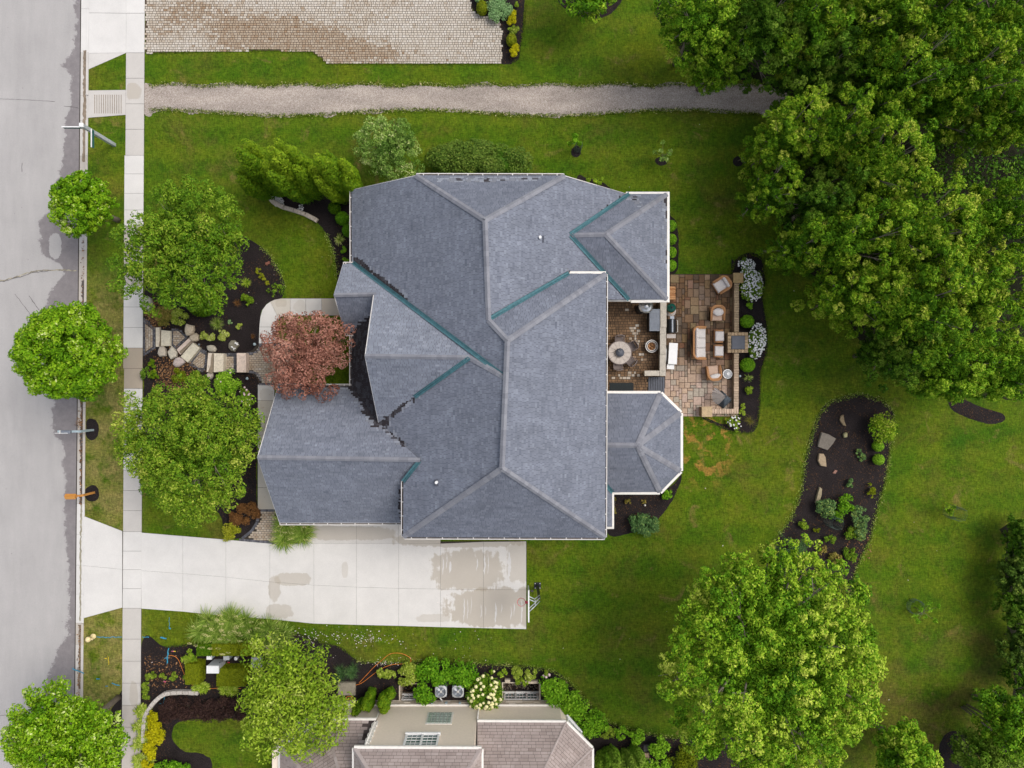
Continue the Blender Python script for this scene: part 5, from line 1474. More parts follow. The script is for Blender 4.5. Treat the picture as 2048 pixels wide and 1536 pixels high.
for a, b, x_, y_ in [(NW, V(700, 1640, 7.0), n1, n2), (CHW, V(700, 1640, 7.0), n2, n3), (UW, V(765, 1590, 8.0), n4, n5), (UE, V(905, 1590, 8.0), n4, n6), (X2, apex, n7, n8), (X3, apex, n8, n9)]:
    ridge(nb, a, b, x_, y_, .06 if a in (X2, X3) else .17, 'brown_cap', .3)
gutter(nb, [NW, NE_], [NY], covered=True, wide=.11); gutter(nb, [CHW, NW], [(-.55, .83, 0)], covered=True, wide=.11); gutter(nb, [SW_, CHW], [WX], covered=True, wide=.11)
gutter(nb, [UW, UE], [NY], covered=True, wide=.13); gutter(nb, [V(708, 1700, zu), UW], [WX], covered=True, wide=.11); gutter(nb, [UE, V(963, 1700, zu)], [EX], covered=True, wide=.11)
gutter(nb, [X1, X2], [NY], covered=True, wide=.12); gutter(nb, [X2, X3], [(.7, .7, 0)], covered=True, wide=.12); gutter(nb, [X3, V(1184, 1760, ze)], [EX], covered=True, wide=.12)
# ------------------------------------------------------------------ patio furniture
def local(root, rz):
    o = root.location.copy(); R = Matrix.Rotation(rz, 3, 'Z')
    return lambda x, y, z: o + R @ Vector((x, y, z))
def rbox(m, T, rz, x, y, z, sx, sy, sz, bevel=.02, tint=.5):
    m.box(T(x, y, z), (sx, sy, sz), rz, tint, bevel=bevel)

def u_path(w, d, r, n=6):
    """outline of a chair's back and arms: front left, round the back, front right (front is -y)"""
    pts = [(-w / 2, -d / 2)]
    for k in range(n + 1): 
        a = math.pi - (math.pi / 2) * k / n; pts.append((-w / 2 + r + r * math.cos(a), d / 2 - r + r * math.sin(a)))
    for k in range(n + 1):
        a = math.pi / 2 - (math.pi / 2) * k / n; pts.append((w / 2 - r + r * math.cos(a), d / 2 - r + r * math.sin(a)))
    pts.append((w / 2, -d / 2)); return pts

def wicker_seat(lab, name, cat, px, py, rz, w, d, n_cush, pillows, group, back_h=.72, arm_h=.55, c_mat='cushion', back_cushion=True):
    x, y, _ = P(px, py, .5)
    root = thing(name, lab, cat, (x, y, .03), group); T = local(root, rz)
    pts = u_path(w - .13, d - .10, min(.32, d * .38))
    # wicker rail, rising from the arms to the back, with woven strands
    for k, (off, rr) in enumerate([(0, .062), (-.075, .05)]):
        m = MB(); line = []
        for i, (a, b) in enumerate(pts):
            t = max(0, min(1, (b + d * .1) / (d * .5))); hgt = arm_h + (back_h - arm_h) * t * t * (3 - 2 * t)
            s_ = 1 + off / (w / 2)
            line.append(T(a * s_, b * s_, hgt + (-.05 if k else 0)))
        m.tube(line, rr, 8, .3 + .4 * k); m.build('wicker_rail', MAT['wicker'], root)
    m = MB(); low = [T(a * .97, b * .97, .08) for a, b in pts]
    hi = []
    for a, b in pts:
        t = max(0, min(1, (b + d * .1) / (d * .5))); hi.append(T(a * .97, b * .97, arm_h + (back_h - arm_h) * t * t * (3 - 2 * t)))
    for i in range(len(pts) - 1): m.face([low[i], low[i + 1], hi[i + 1], hi[i]], .35); m.face([low[i + 1], low[i], hi[i], hi[i + 1]], .35)
    m.build('wicker_body', MAT['wicker'], root)
    m = MB(); rbox(m, T, rz, 0, -.02, .24, w - .18, d - .12, .16); m.build('seat_base', MAT['wicker'], root)
    cw = (w - .26) / n_cush
    for k in range(n_cush):
        m = MB(); rbox(m, T, rz, -(w - .26) / 2 + cw * (k + .5), -.10, .40 + .004 * k, cw - .015, d - .30, .15, .05)
        m.build('seat_cushion', MAT[c_mat], root)
        if back_cushion:
            m = MB(); rbox(m, T, rz, -(w - .26) / 2 + cw * (k + .5), d / 2 - .26, .60 + .004 * k, cw - .02, .17, .28, .06)
            m.build('back_cushion', MAT['cushion'], root)
    for (ax, ay, az, sx, sy, prz, mt) in pillows:
        m = MB(); c = T(ax, ay, az); m.blob(c, (sx / 2, sy / 2, .11), 14, 6, .05, rz=rz + prz, seed=3); m.build('pillow', MAT[mt], root)
    for sx in (-1, 1):
        for sy in (-1, 1):
            m = MB(); rbox(m, T, rz, sx * (w / 2 - .12), sy * (d / 2 - .14), .04, .06, .06, .10, .005); m.build('leg', MAT['wicker'], root)
    return root
G_ = 'wicker seats on the patio'
wicker_seat('wicker armchair with white cushion turned to the corner pier', 'wicker_armchair', 'armchair', 1444.5, 569, rad(-58), .98, 1.02, 1, [], G_, c_mat='cushion')
wicker_seat('wicker armchair with tan seat and pale back pillow, back toward the lawn', 'wicker_armchair', 'armchair', 1434.5, 626.5, rad(0), .96, 1.0, 1, [(.02, .06, .62, .70, .50, 0, 'cushion')], G_, c_mat='cushion_tan', back_cushion=False)
wicker_seat('wicker armchair with tan seat beside the round glass side table', 'wicker_armchair', 'armchair', 1427.5, 746, rad(186), .96, 1.0, 1, [(-.03, .22, .62, .76, .34, .12, 'cushion')], G_, c_mat='cushion_tan', back_cushion=False)
wicker_seat('three-seat wicker sofa with three white cushions', 'wicker_sofa', 'sofa', 1398.5, 686, rad(90), 2.12, .90, 3, [], G_, back_h=.68, arm_h=.58)
def ottoman(px, py, lab):
    x, y, _ = P(px, py, .4); root = thing('ottoman', lab, 'ottoman', (x, y, .03), 'ottomans before the sofa'); T = local(root, 0)
    m = MB(); rbox(m, T, 0, 0, 0, .22, .54, .78, .28, .05); m.build('wicker_frame', MAT['wicker'], root)
    for s in (-1, 1):
        m = MB(); m.tube([T(-.22, s * .36, .37), T(.22, s * .36, .37)], .045, 8); m.build('wicker_rail', MAT['wicker'], root)
    m = MB(); rbox(m, T, 0, .01, 0, .42, .53, .60, .14, .05); m.build('cushion', MAT['cushion'], root)
    for sx in (-1, 1):
        for sy in (-1, 1):
            m = MB(); rbox(m, T, 0, sx * .22, sy * .33, .04, .05, .05, .1, .005); m.build('leg', MAT['wicker'], root)
ottoman(1438.5, 672.5, 'white-cushioned wicker ottoman facing the upper half of the sofa')
ottoman(1437.5, 702, 'white-cushioned wicker ottoman facing the lower half of the sofa')
# round side table
x, y, _ = P(1454.5, 748, .5); st = thing('side_table', 'small round side table with silver rim and ashtray', 'side table', (x, y, .03))
m = MB(); m.lathe([(.03, 0), (.22, 0), (.22, .03), (.04, .05), (.04, .46), (.1, .48)], (x, y, .03), 20); m.build('pedestal', MAT['black_metal'], st)
m = MB(); m.lathe([(.25, .48), (.29, .48), (.30, .50), (.30, .53), (.25, .53), (.25, .505)], (x, y, .03), 28, caps=False); m.build('rim', MAT['steel'], st)
m = MB(); m.lathe([(.02, .49), (.245, .49), (.245, .505), (.0, .505)], (x, y, .03), 28); m.build('table_top', MAT['grey_plastic'], st)
ash = thing('ashtray', 'shiny ashtray on the small round side table', 'ashtray', (x + .04, y, .54))
m = MB(); m.lathe([(.075, 0), (.09, .03), (.065, .03), (.05, .01), (0, .01)], (x + .04, y, .54), 18); m.build('bowl', MAT['white_paint'], ash)
# round stone-topped table with chairs
x, y, _ = P(1239.5, 705.5, .75); rt = thing('round_table', 'large round stone-topped table under the eave of the house', 'table', (x, y, .05))
tr = 24.3 * S * (1 - .75 / H)
m = MB(); m.lathe([(.25, 0), (.3, .05), (.12, .1), (.10, .6), (.3, .68)], (x, y, .05), 20); m.build('pedestal', MAT['slate_metal'], rt)
m = MB(); m.lathe([(tr - .06, .66), (tr, .67), (tr, .71), (tr - .05, .715), (tr - .05, .69)], (x, y, .05), 40, caps=False); m.build('rim', MAT['taupe_fabric'], rt)
for k in range(12):
    m = MB(); a0, a1 = 2 * math.pi * k / 12, 2 * math.pi * (k + 1) / 12; n = 4; r0, r1 = .26, tr - .055; g = .006
    pts = [(x + r0 * math.cos(a0 + g / r0 + (a1 - a0 - 2 * g / r0) * i / n), y + r0 * math.sin(a0 + g / r0 + (a1 - a0 - 2 * g / r0) * i / n)) for i in range(n + 1)]
    pts += [(x + r1 * math.cos(a1 - g / r1 - (a1 - a0 - 2 * g / r1) * i / n), y + r1 * math.sin(a1 - g / r1 - (a1 - a0 - 2 * g / r1) * i / n)) for i in range(n + 1)]
    m.prism(ccw(pts), .72, .765 + random.uniform(0, .004)); m.build('stone_wedge', MAT['table_stone'], rt)
bk = thing('bucket', 'round grey-blue metal bucket lid in the centre of the round table', 'bucket', (x - .02, y - .0, .765))
m = MB(); m.lathe([(.27, 0), (.29, .05), (.27, .06), (.0, .06)], (x - .02, y - .02, .765), 24); m.build('tray', MAT['table_stone'], bk)
m = MB(); m.lathe([(.25, .06), (.27, .18), (.26, .20), (.0, .21)], (x - .02, y - .0, .765), 24); m.build('lid', MAT['slate_metal'], bk)
m = MB(); m.blob((x - .09, y + .1, 1.0), (.035, .035, .03)); m.build('knob', MAT['steel'], bk)
def dining(px, py, rz, lab):
    x, y, _ = P(px, py, .6); root = thing('dining_chair', lab, 'chair', (x, y, .05), 'chairs around the round table'); T = local(root, rz)
    m = MB(); rbox(m, T, rz, 0, 0, .42, .50, .50, .06, .02); m.build('seat', MAT['taupe_fabric'], root)
    for k in range(4):
        a = (k - 1.5) * .13; m = MB()
        rbox(m, T, rz, a, .27 + .03 * (1 - abs(k - 1.5) / 1.5), .70, .125, .03, .44, .008); m.build('back_slat', MAT['taupe_fabric'], root)
    m = MB(); m.tube([T(-.27, .24, .92), T(-.12, .30, .94), T(.12, .30, .94), T(.27, .24, .92)], .03, 8); m.build('top_rail', MAT['taupe_fabric'], root)
    for sx in (-1, 1):
        m = MB(); m.tube([T(sx * .27, -.2, .62), T(sx * .28, .1, .63), T(sx * .26, .26, .66)], .025, 6); m.build('armrest', MAT['taupe_fabric'], root)
        for sy in (-1, 1):
            m = MB(); m.tube([T(sx * .23, sy * .22, 0), T(sx * .22, sy * .2, .42)], .02, 6); m.build('leg', MAT['slate_metal'], root)
dining(1239, 680.5, rad(0), 'taupe chair tucked in on the lawn-facing side of the round table')
dining(1264, 693, rad(-60), 'taupe chair turned toward the fire bowl, nearer the steel grill')
dining(1261, 722, rad(-130), 'taupe chair turned toward the fire bowl, nearer the black mat')
dining(1236, 731, rad(180), 'taupe chair on the sunroom side of the round table')
# fire bowl
x, y, _ = P(1303, 692.5, .4); fb = thing('fire_bowl', 'round fire bowl with two cream rings on the brick court', 'fire bowl', (x, y, .05))
m = MB(); m.lathe([(.27, 0), (.33, .3), (.40, .42), (.40, .45), (.355, .45), (.35, .40)], (x, y, .05), 32, caps=False); m.build('outer_ring', MAT['cream_trim'], fb)
m = MB(); m.lathe([(.29, .38), (.30, .47), (.265, .47), (.25, .36)], (x, y, .05), 32, caps=False); m.build('inner_ring', MAT['cream_trim'], fb)
m = MB(); m.lathe([(.352, .40), (.3, .40), (.262, .40)], (x, y, .05), 32, caps=False); m.build('gap_plate', MAT['slate_metal'], fb)
m = MB()
for k in range(110):
    a, r = random.uniform(0, 6.28), .245 * math.sqrt(random.random()); m.blob((x + r * math.cos(a), y + r * math.sin(a), .42), (.03, .028, .02), 5, 3, .3, random.random(), seed=k)
o = m.build('lava_rock', MAT['wicker'], fb); o['kind'] = 'stuff'
# patio heater with silver dome
x, y, _ = P(1292, 611.5, 2.2); ph = thing('patio_heater', 'patio heater with round silver dome and black base', 'patio heater', (x, y, .05))
m = MB(); m.lathe([(.30, 0), (.31, .06), (.26, .7), (.20, .78), (.03, .80)], (x, y, .05), 24); m.build('base', MAT['black_metal'], ph)
m = MB(); m.tube([(x, y, .8), (x, y, 1.85)], .03, 8); m.build('pole', MAT['steel'], ph)
m = MB(); m.lathe([(.10, 1.8), (.11, 2.05), (.08, 2.1)], (x, y, .05), 16); m.build('burner', MAT['black_metal'], ph)
m = MB(); m.lathe([(.44, 2.08), (.445, 2.10), (.30, 2.17), (.19, 2.20), (.185, 2.215), (.17, 2.24), (.0, 2.26)], (x, y, .05), 36); m.build('dome', MAT['steel'], ph)
# green egg-shaped cooker on a pale stand
x, y, _ = P(1342, 616, .95); eg = thing('ceramic_cooker', 'dark green egg-shaped ceramic cooker on a round pale table', 'grill', (x, y, .05))
tx, ty, _ = P(1341, 622, .6)
m = MB(); m.lathe([(.05, .5), (.34, .5), (.35, .53), (.34, .56), (.0, .56)], (tx, ty, .05), 24); m.build('stand_top', MAT['beige_fabric'], eg)
for k in range(4):
    a = .785 + 1.571 * k; m = MB(); m.tube([(tx + .24 * math.cos(a), ty + .24 * math.sin(a), .05), (tx + .22 * math.cos(a), ty + .22 * math.sin(a), .55)], .025, 6); m.build('leg', MAT['bark'], eg)
m = MB(); m.lathe([(.12, .56), (.26, .68), (.30, .86), (.295, .90)], (x, y, .05), 24); m.build('lower_shell', MAT['green_enamel'], eg)
m = MB(); m.lathe([(.298, .90), (.285, 1.0), (.21, 1.14), (.09, 1.2), (.07, 1.21)], (x, y, .05), 24); m.build('lid', MAT['green_enamel'], eg)
m = MB(); m.lathe([(.07, 1.2), (.075, 1.26), (.05, 1.28), (.0, 1.28)], (x, y, .05), 16); m.build('chimney_cap', MAT['black_metal'], eg)
m = MB(); m.tube([(x - .2, y - .22, .95), (x, y - .34, .98), (x + .2, y - .22, .95)], .02, 6); m.build('handle', MAT['orange_wood'], eg)
# black barrel grill
x, y, _ = P(1343.5, 652, .9); bg = thing('barrel_grill', 'black barrel-lidded grill with a pale handle', 'grill', (x, y, .05))
m = MB(); pr = []
for k in range(13):
    a = math.pi * k / 12; pr.append((.27 * math.cos(a), .30 * math.sin(a)))
L0, L1 = -.42, .42
for k in range(12):
    (a0, b0), (a1, b1) = pr[k], pr[k + 1]
    m.face([(x + a0, y + L0, .8 + b0), (x + a0, y + L1, .8 + b0), (x + a1, y + L1, .8 + b1), (x + a1, y + L0, .8 + b1)][::-1], smooth=True)
for yy in (L0, L1): m.face([(x + a, y + yy, .8 + b) for a, b in (pr if yy > 0 else pr[::-1])])
m.build('lid', MAT['black_metal'], bg)
m = MB(); m.box((x, y, .70), (.56, .88, .18), bevel=.02); m.build('firebox', MAT['black_metal'], bg)
m = MB(); m.box((x + .0, y, 1.095), (.075, .78, .012), bevel=.004); m.build('lid_strip', MAT['grey_metal'], bg)
m = MB(); m.tube([(x + .27, y + .36, .92), (x + .36, y + .33, .93), (x + .36, y - .36, .93), (x + .27, y - .39, .92)], .017, 6); m.build('handle', MAT['cream_trim'], bg)
m = MB(); m.box((x - .02, y - .62, .86), (.56, .26, .03), bevel=.01); m.build('side_shelf', MAT['beige_fabric'], bg)
m = MB(); m.box((x + .02, y + .52, .90), (.26, .18, .05), bevel=.01); m.build('side_shelf', MAT['grey_metal'], bg)
for sx in (-1, 1):
    for sy in (-1, 1):
        m = MB(); m.tube([(x + sx * .22, y + sy * .38, .03), (x + sx * .22, y + sy * .38, .66)], .02, 6); m.build('leg', MAT['black_metal'], bg)
# white cabinet
x, y, _ = P(1345, 709, .85); wc = thing('white_cabinet', 'long white cabinet with a lower white step, beside the counter wall', 'cabinet', (x, y, .03)); T = local(wc, rad(-3))
m = MB(); rbox(m, T, rad(-3), .02, .05, .84, .54, 1.30, .05, .012); m.build('top', MAT['white_paint'], wc)
m = MB(); rbox(m, T, rad(-3), .02, .56, .872, .53, .30, .014, .004); m.build('lid_panel', MAT['white_paint'], wc)
m = MB(); rbox(m, T, rad(-3), .0, .0, .42, .46, 1.2, .78, .01); m.build('body', MAT['grey_plastic'], wc)
m = MB(); rbox(m, T, rad(-3), -.04, -.76, .62, .46, .30, .05, .012); m.build('side_shelf', MAT['white_paint'], wc)
m = MB(); rbox(m, T, rad(-3), -.37, -.05, .70, .06, .78, .04, .01); m.build('towel_rail', MAT['grey_plastic'], wc)
for sx in (-1, 1):
    for sy in (-1, 1):
        m = MB(); rbox(m, T, rad(-3), sx * .2, sy * .55, .03, .07, .07, .06, .01); m.build('foot', MAT['black_metal'], wc)
# folded parasol over a dark cover
x, y, _ = P(1445, 800, .6); pr_ = thing('folded_parasol', 'beige pleated parasol folded over a dark grey pointed cover', 'parasol', (x, y, .03))
cx, cy, cz = x + .30, y - .0 + .02, 1.05
rim = [P(1427, 799, .1), P(1444, 781, .35), P(1464, 800, .25), P(1447, 817, .1), P(1434, 808, .1)]
m = MB(); ap = Vector(P(1450, 792, 1.0))
for i in range(len(rim)):
    a, b = Vector(rim[i]), Vector(rim[(i + 1) % len(rim)]); k = 4
    for j in range(k):
        p, q = a + (b - a) * (j / k), a + (b - a) * ((j + 1) / k)
        bulge = lambda v: Vector((v.x, v.y, v.z)) 
        mid1, mid2 = p * .5 + ap * .5 + Vector((0, 0, .08 + .03 * (j % 2))), q * .5 + ap * .5 + Vector((0, 0, .08 + .03 * ((j + 1) % 2)))
        m.face([q, p, mid1, mid2]); m.face([mid2, mid1, ap])
        m.face([p, q, (q.x, q.y, .03), (p.x, p.y, .03)])
m.build('cover', MAT['charcoal_fabric'], pr_)
m = MB(); ap2 = Vector(P(1452, 793.5, 1.25)); tips = []
nfold = 9
for k in range(nfold * 2 + 1):
    t = k / (nfold * 2); a = rad(128 + 112 * t); r = (.78 + (.05 if k % 2 else -.03) + .03 * math.sin(k * 2.1)) * (1 - .18 * t)
    tips.append(Vector((ap2.x + math.cos(a) * r, ap2.y + math.sin(a) * r * .9, .62 + (.16 if k % 2 == 0 else .0))))
for k in range(nfold * 2):
    mid = lambda q: ap2 * .5 + q * .5 + Vector((0, 0, .04))
    m.face([tips[k], tips[k + 1], mid(tips[k + 1]), mid(tips[k])]); m.face([mid(tips[k]), mid(tips[k + 1]), ap2])
m.build('canopy', MAT['beige_fabric'], pr_)
m = MB(); m.tube([(ap2.x, ap2.y, .03), (ap2.x, ap2.y, 1.32)], .03, 8); m.build('pole', MAT['black_metal'], pr_)
m = MB(); m.tube([ap2 + Vector((.05 * math.cos(a), .05 * math.sin(a), .06)) for a in [k * .6 for k in range(9)]], .012, 5); m.build('strap', MAT['black_metal'], pr_)
# split logs stacked by the wing wall
fw = thing('log_pile', 'small stack of split logs against the house wall by the patio', 'firewood', P(1341, 589))
for k in range(7):
    for r in range(2):
        m = MB(); c = P(1341.5 + random.uniform(-.6, .6), 576 + k * 3.8, 0); z = .12 + r * .16
        m.tube([(c[0] - .22 - random.uniform(0, .05), c[1], z), (c[0] + .2 + random.uniform(0, .05), c[1] + random.uniform(-.03, .03), z)], .065, 7, random.random(), smooth=False); m.build('log', MAT['wicker'], fw)
# lantern bits
def small_light(px, py, r, lab, mat='bluegrey_paint', h=.3):
    x, y, _ = P(px, py, h); root = thing('path_light', lab, 'path light', (x, y, 0), 'garden path lights')
    m = MB(); m.tube([(x, y, 0), (x, y, h)], .02, 6); m.build('stem', MAT['black_metal'], root)
    m = MB(); m.lathe([(r, h - .04), (r * 1.05, h), (r * .5, h + .05), (0, h + .06)], (x, y, 0), 14); m.build('cap', MAT[mat], root)
small_light(509, 688.5, .09, 'pale blue round path light in the corner above the paver entrance')
small_light(494, 757, .085, 'grey-blue round path light below the topmost step')
small_light(398, 689, .07, 'small blue path light beside the broad diagonal step', 'grey_metal')
small_light(1480, 752, .07, 'small grey garden light just outside the patio wall', 'bluegrey_paint')

# ------------------------------------------------------------------ street furniture
# street sign: tall square post with two blades
bx, by, _ = P(229, 290); ss = thing('street_sign', 'grey square street-sign post with two narrow name blades', 'street sign', (bx, by, 0))
zs = 3.45
m = MB(); m.box((bx, by, zs / 2), (.20, .20, zs)); m.build('post', MAT['pale_metal'], ss)
m = MB(); m.box((bx, by, zs + .03), (.25, .25, .06), bevel=.02); m.build('post_cap', MAT['white_paint'], ss)
for (dx, dy, lx, ly, zz_) in [(-.62, -.10, 1.05, .035, 3.32), (.36, -.62, .035, 1.05, 2.95)]:
    m = MB(); m.box((bx + dx, by + dy, zz_), (lx, ly, .24)); bl = m.build('name_blade', MAT['green_panel'], ss)
    m = MB(); m.box((bx + dx, by + dy, zz_ + .135), (lx + .02, ly + .03, .03)); m.build('blade_rim', MAT['white_paint'], bl)
    m = MB(); m.box((bx + dx + (.10 if ly > .5 else 0), by + dy + (.1 if lx > .5 else 0), zz_), (.03 if ly > .5 else .2, .03 if lx > .5 else .2, .2))
# mailboxes
def mailbox(px, py, lab, name, paint, kind):
    x, y, _ = P(px, py); root = thing(name, lab, 'mailbox', (x, y, 0), 'mailboxes on posts beside the kerb')
    if kind == 'plain':
        m = MB(); m.box((x, y, .65), (.15, .13, 1.30)); m.build('post', MAT['bluegrey_paint'], root)
        m = MB(); m.box((x - .62, y + .0, 1.36), (1.45, .13, .12), bevel=.01); m.build('arm', MAT['bluegrey_paint'], root)
        m = MB(); m.box((x - .75, y - .02, 1.52), (.58, .20, .17), bevel=.03); m.build('box', MAT['grey_metal'], root)
        m = MB(); m.box((x - .98, y - .09, 1.60), (.78, .03, .05)); m.build('newspaper_tray', MAT['white_paint'], root)
        m = MB(); m.box((x - 1.06, y - .02, 1.55), (.03, .21, .2)); m.build('door', MAT['white_paint'], root)
    else:
        m = MB(); m.box((x, y, .6), (.15, .13, 1.2), rad(8)); m.build('post', MAT['orange_wood'], root)
        m = MB(); m.tube([(x - .03, y, .55), (x - .42, y - .05, 1.05)], .05, 4, .3, smooth=False); m.build('brace', MAT['orange_wood'], root)
        m = MB(); m.box((x - .36, y - .03, 1.12), (.66, .10, .10), bevel=.01); m.build('arm', MAT['orange_wood'], root)
        m = MB(); m.box((x - .62, y - .04, 1.28), (.56, .22, .2)); m.build('box', MAT['orange_wood'], root)
        for s, tt in ((-1, .8), (1, .15)):
            m = MB(); m.face([(x - .95, y - .04, 1.50), (x - .30, y - .04, 1.50), (x - .30, y - .04 + s * .17, 1.37), (x - .95, y - .04 + s * .17, 1.37)][::-s], tt)
            m.build('roof_board', MAT['orange_wood'], root)
mailbox(186, 860, 'blue-grey mailbox on a post reaching over the kerb from a mulch circle', 'mailbox', None, 'plain')
mailbox(188, 985, 'orange wooden mailbox with a small roof, in the lower mulch circle', 'mailbox', None, 'wood')
# hydrant
x, y, _ = P(187, 1272.5); hy = thing('fire_hydrant', 'small cream fire hydrant on the grass beside the kerb', 'fire hydrant', (x, y, 0))
m = MB(); m.lathe([(.17, 0), (.17, .05), (.11, .06), (.11, .5), (.14, .51), (.14, .55)], (x, y, 0), 18); m.build('barrel', MAT['cream_paint'], hy)
m = MB(); m.lathe([(.17, .55), (.17, .59), (.14, .66), (.08, .72), (.0, .74)], (x, y, 0), 18); m.build('bonnet', MAT['cream_paint'], hy)
for dx, dy in ((.2, -.06), (-.2, .06), (-.06, -.2)):
    m = MB(); m.tube([(x, y, .42), (x + dx, y + dy, .42)], .055, 8); m.build('nozzle', MAT['cream_paint'], hy)
# utility marks and flags
def mark(pts, w, z=.03, mat='blue_paint', seed=1):
    o = ribbon('paint_mark', pts, w * .7, z, MAT[mat], None, .03, seed=seed); o['kind'] = 'structure'
mark([(194, 1274), (215, 1274.5), (243, 1274)], .10, .022, seed=1); mark([(284, 1274), (298, 1274.5)], .08, .022, seed=2); mark([(321, 1275), (333, 1277)], .17, .022, seed=3)
mark([(339, 1234), (338, 1255)], .06, .022, seed=4); mark([(338, 1256), (341, 1258)], .15, .022, seed=5)
mark([(144, 1337), (156, 1342), (168, 1347)], .12, .045, seed=6); mark([(193, 1357), (200, 1358)], .12, .022, seed=7); mark([(224, 1367), (240, 1371)], .12, .022, seed=8); mark([(211, 1373), (216, 1372)], .1, .022, seed=12)
mark([(338, 1296), (335, 1312), (334, 1329)], .14, .03, seed=9); mark([(329, 1317), (337, 1316)], .12, .034, seed=13); mark([(329, 1394), (326, 1408)], .1, .03, seed=10); mark([(319, 1407), (326, 1408)], .08, .034, seed=11)
def flagm(px, py, mat, lab):
    x, y, _ = P(px, py); root = thing('marker_flag', lab, 'marker flag', (x, y, 0), 'utility marker flags')
    m = MB(); m.tube([(x, y, 0), (x + .02, y, .55)], .008, 4); m.build('wire', MAT['steel'], root)
    m = MB(); m.face([(x + .02, y, .55), (x + .16, y + .02, .52), (x + .15, y - .08, .46), (x + .02, y - .07, .44)]); m.build('flag', MAT[mat], root)
flagm(217, 1310, 'yellow_plastic', 'yellow marker flag in the grass strip between kerb and sidewalk')
flagm(353.5, 1296, 'yellow_plastic', 'yellow marker flag where lawn meets the mulch bed')
flagm(350, 1296, 'pink_plastic', 'pink marker flag right beside the yellow one at the edge of the mulch')
flagm(334, 1356, 'pink_plastic', 'pink marker flag among the three small bushes in the mulch')
flagm(460.5, 1318, 'red_plastic', 'red marker flag between the utility boxes')
mark([(216, 1312), (217, 1320), (217.5, 1330)], .05, .022, 'yellow_plastic', 14)

# basketball hoop
bx, by, _ = P(1075, 1171); bh = thing('basketball_hoop', 'basketball hoop with pale backboard on a dark pole beside the driveway', 'basketball hoop', (bx, by, 0))
m = MB(); m.box((bx, by, .02), (.42, .40, .04)); m.build('base_plate', MAT['black_metal'], bh)
for sx in (-1, 1):
    for sy in (-1, 1):
        m = MB(); m.lathe([(.03, .04), (.03, .09), (0, .1)], (bx + sx * .15, by + sy * .14, 0), 8); m.build('bolt', MAT['white_paint'], bh)
m = MB(); m.box((bx, by, 1.35), (.15, .15, 2.7)); m.build('pole', MAT['black_metal'], bh)
pcx, pcy, pcz = P(1057, 1207, 3.3)
m = MB(); m.box((pcx, pcy, 3.3), (.06, 1.83, 1.07), bevel=.01); m.build('backboard', MAT['pale_metal'], bh)
m = MB()
for zz_ in (3.84,): m.box((pcx, pcy, zz_), (.075, 1.85, .03))
m.build('backboard_frame', MAT['white_paint'], bh)
for (s, z_) in ((-1, 2.95), (1, 2.95), (-1, 3.5), (1, 3.5)):
    m = MB(); m.tube([(pcx + .03, pcy + s * .36 - .02, z_ + .1), (pcx + .38, pcy + s * .12, z_ - .1), (bx + .02, by + s * .1 - .0, z_ - .55)], .028, 6); m.build('arm', MAT['pale_metal'], bh)
m = MB(); m.box((pcx + .40, pcy, 3.1), (.05, .3, .05)); m.build('cross_bar', MAT['pale_metal'], bh)
m = MB(); m.box((pcx - .10, pcy, 3.05), (.16, .14, .10)); m.build('rim_bracket', MAT['red_plastic'], bh)
rx = pcx - .18 - .235
m = MB(); m.tube([(rx + .235 * math.cos(a), pcy + .235 * math.sin(a), 3.05) for a in [2 * math.pi * k / 24 for k in range(25)]], .013, 6); m.build('rim', MAT['red_plastic'], bh)
m = MB()
for k in range(12):
    for s in (1, -1):
        a0, a1 = 2 * math.pi * k / 12, 2 * math.pi * (k + s * .9) / 12
        m.tube([(rx + .23 * math.cos(a0), pcy + .23 * math.sin(a0), 3.04), (rx + .15 * math.cos(a1), pcy + .15 * math.sin(a1), 2.62)], .005, 3)
m.build('net', MAT['white_paint'], bh)
mm = MB(); c = P(1064, 1182, .03); mm.blob(c, (.10, .07, .05), 8, 5, .2); tag(mm.build('fieldstone', MAT['stone']), 'small dark stone in the grass behind the backboard', 'rock').color = (.12, .11, .10, 1)

# ------------------------------------------------------------------ utility boxes and air conditioners
def ubox(px, py, w, d, h, lab, mat='grey_plastic', lid='white_paint'):
    x, y, _ = P(px, py, h); root = thing('utility_box', lab, 'utility box', (x, y, 0), 'utility boxes among the clipped hedges')
    m = MB(); m.box((x, y, (h - .08) / 2), (w, d, h - .08)); m.build('body', MAT[mat], root)
    m = MB(); m.box((x, y, h - .04), (w * 1.05, d * 1.06, .08), bevel=.01); m.build('lid', MAT[lid], root)
    m = MB(); m.box((x + w * .3, y + d / 2 + .01, h * .5), (.05, .03, .1)); m.build('latch', MAT['black_metal'], root)
ubox(425, 1339.5, .72, .44, 1.15, 'largest white-topped utility box, tall, in front of clipped cubes of hedge')
ubox(418, 1315.5, .30, .24, .75, 'small white-topped utility box close to the ornamental grass', 'bluegrey_paint')
ubox(452.5, 1315.5, .36, .30, .6, 'grey-green utility box between two round posts', 'bluegrey_paint', 'grey_plastic')
x, y, _ = P(471.5, 1317.5, .5); up_ = thing('utility_post', 'round white-capped utility post next to the boxes', 'utility post', (x, y, 0))
m = MB(); m.lathe([(.08, 0), (.08, .46)], (x, y, 0), 14); m.build('tube', MAT['grey_plastic'], up_)
m = MB(); m.lathe([(.115, .44), (.12, .49), (.09, .52), (0, .53)], (x, y, 0), 16); m.build('cap', MAT['white_paint'], up_)
ubox(512, 1325, .60, .60, .35, 'low grey utility box half under the pale fruit tree', 'grey_plastic', 'grey_plastic')
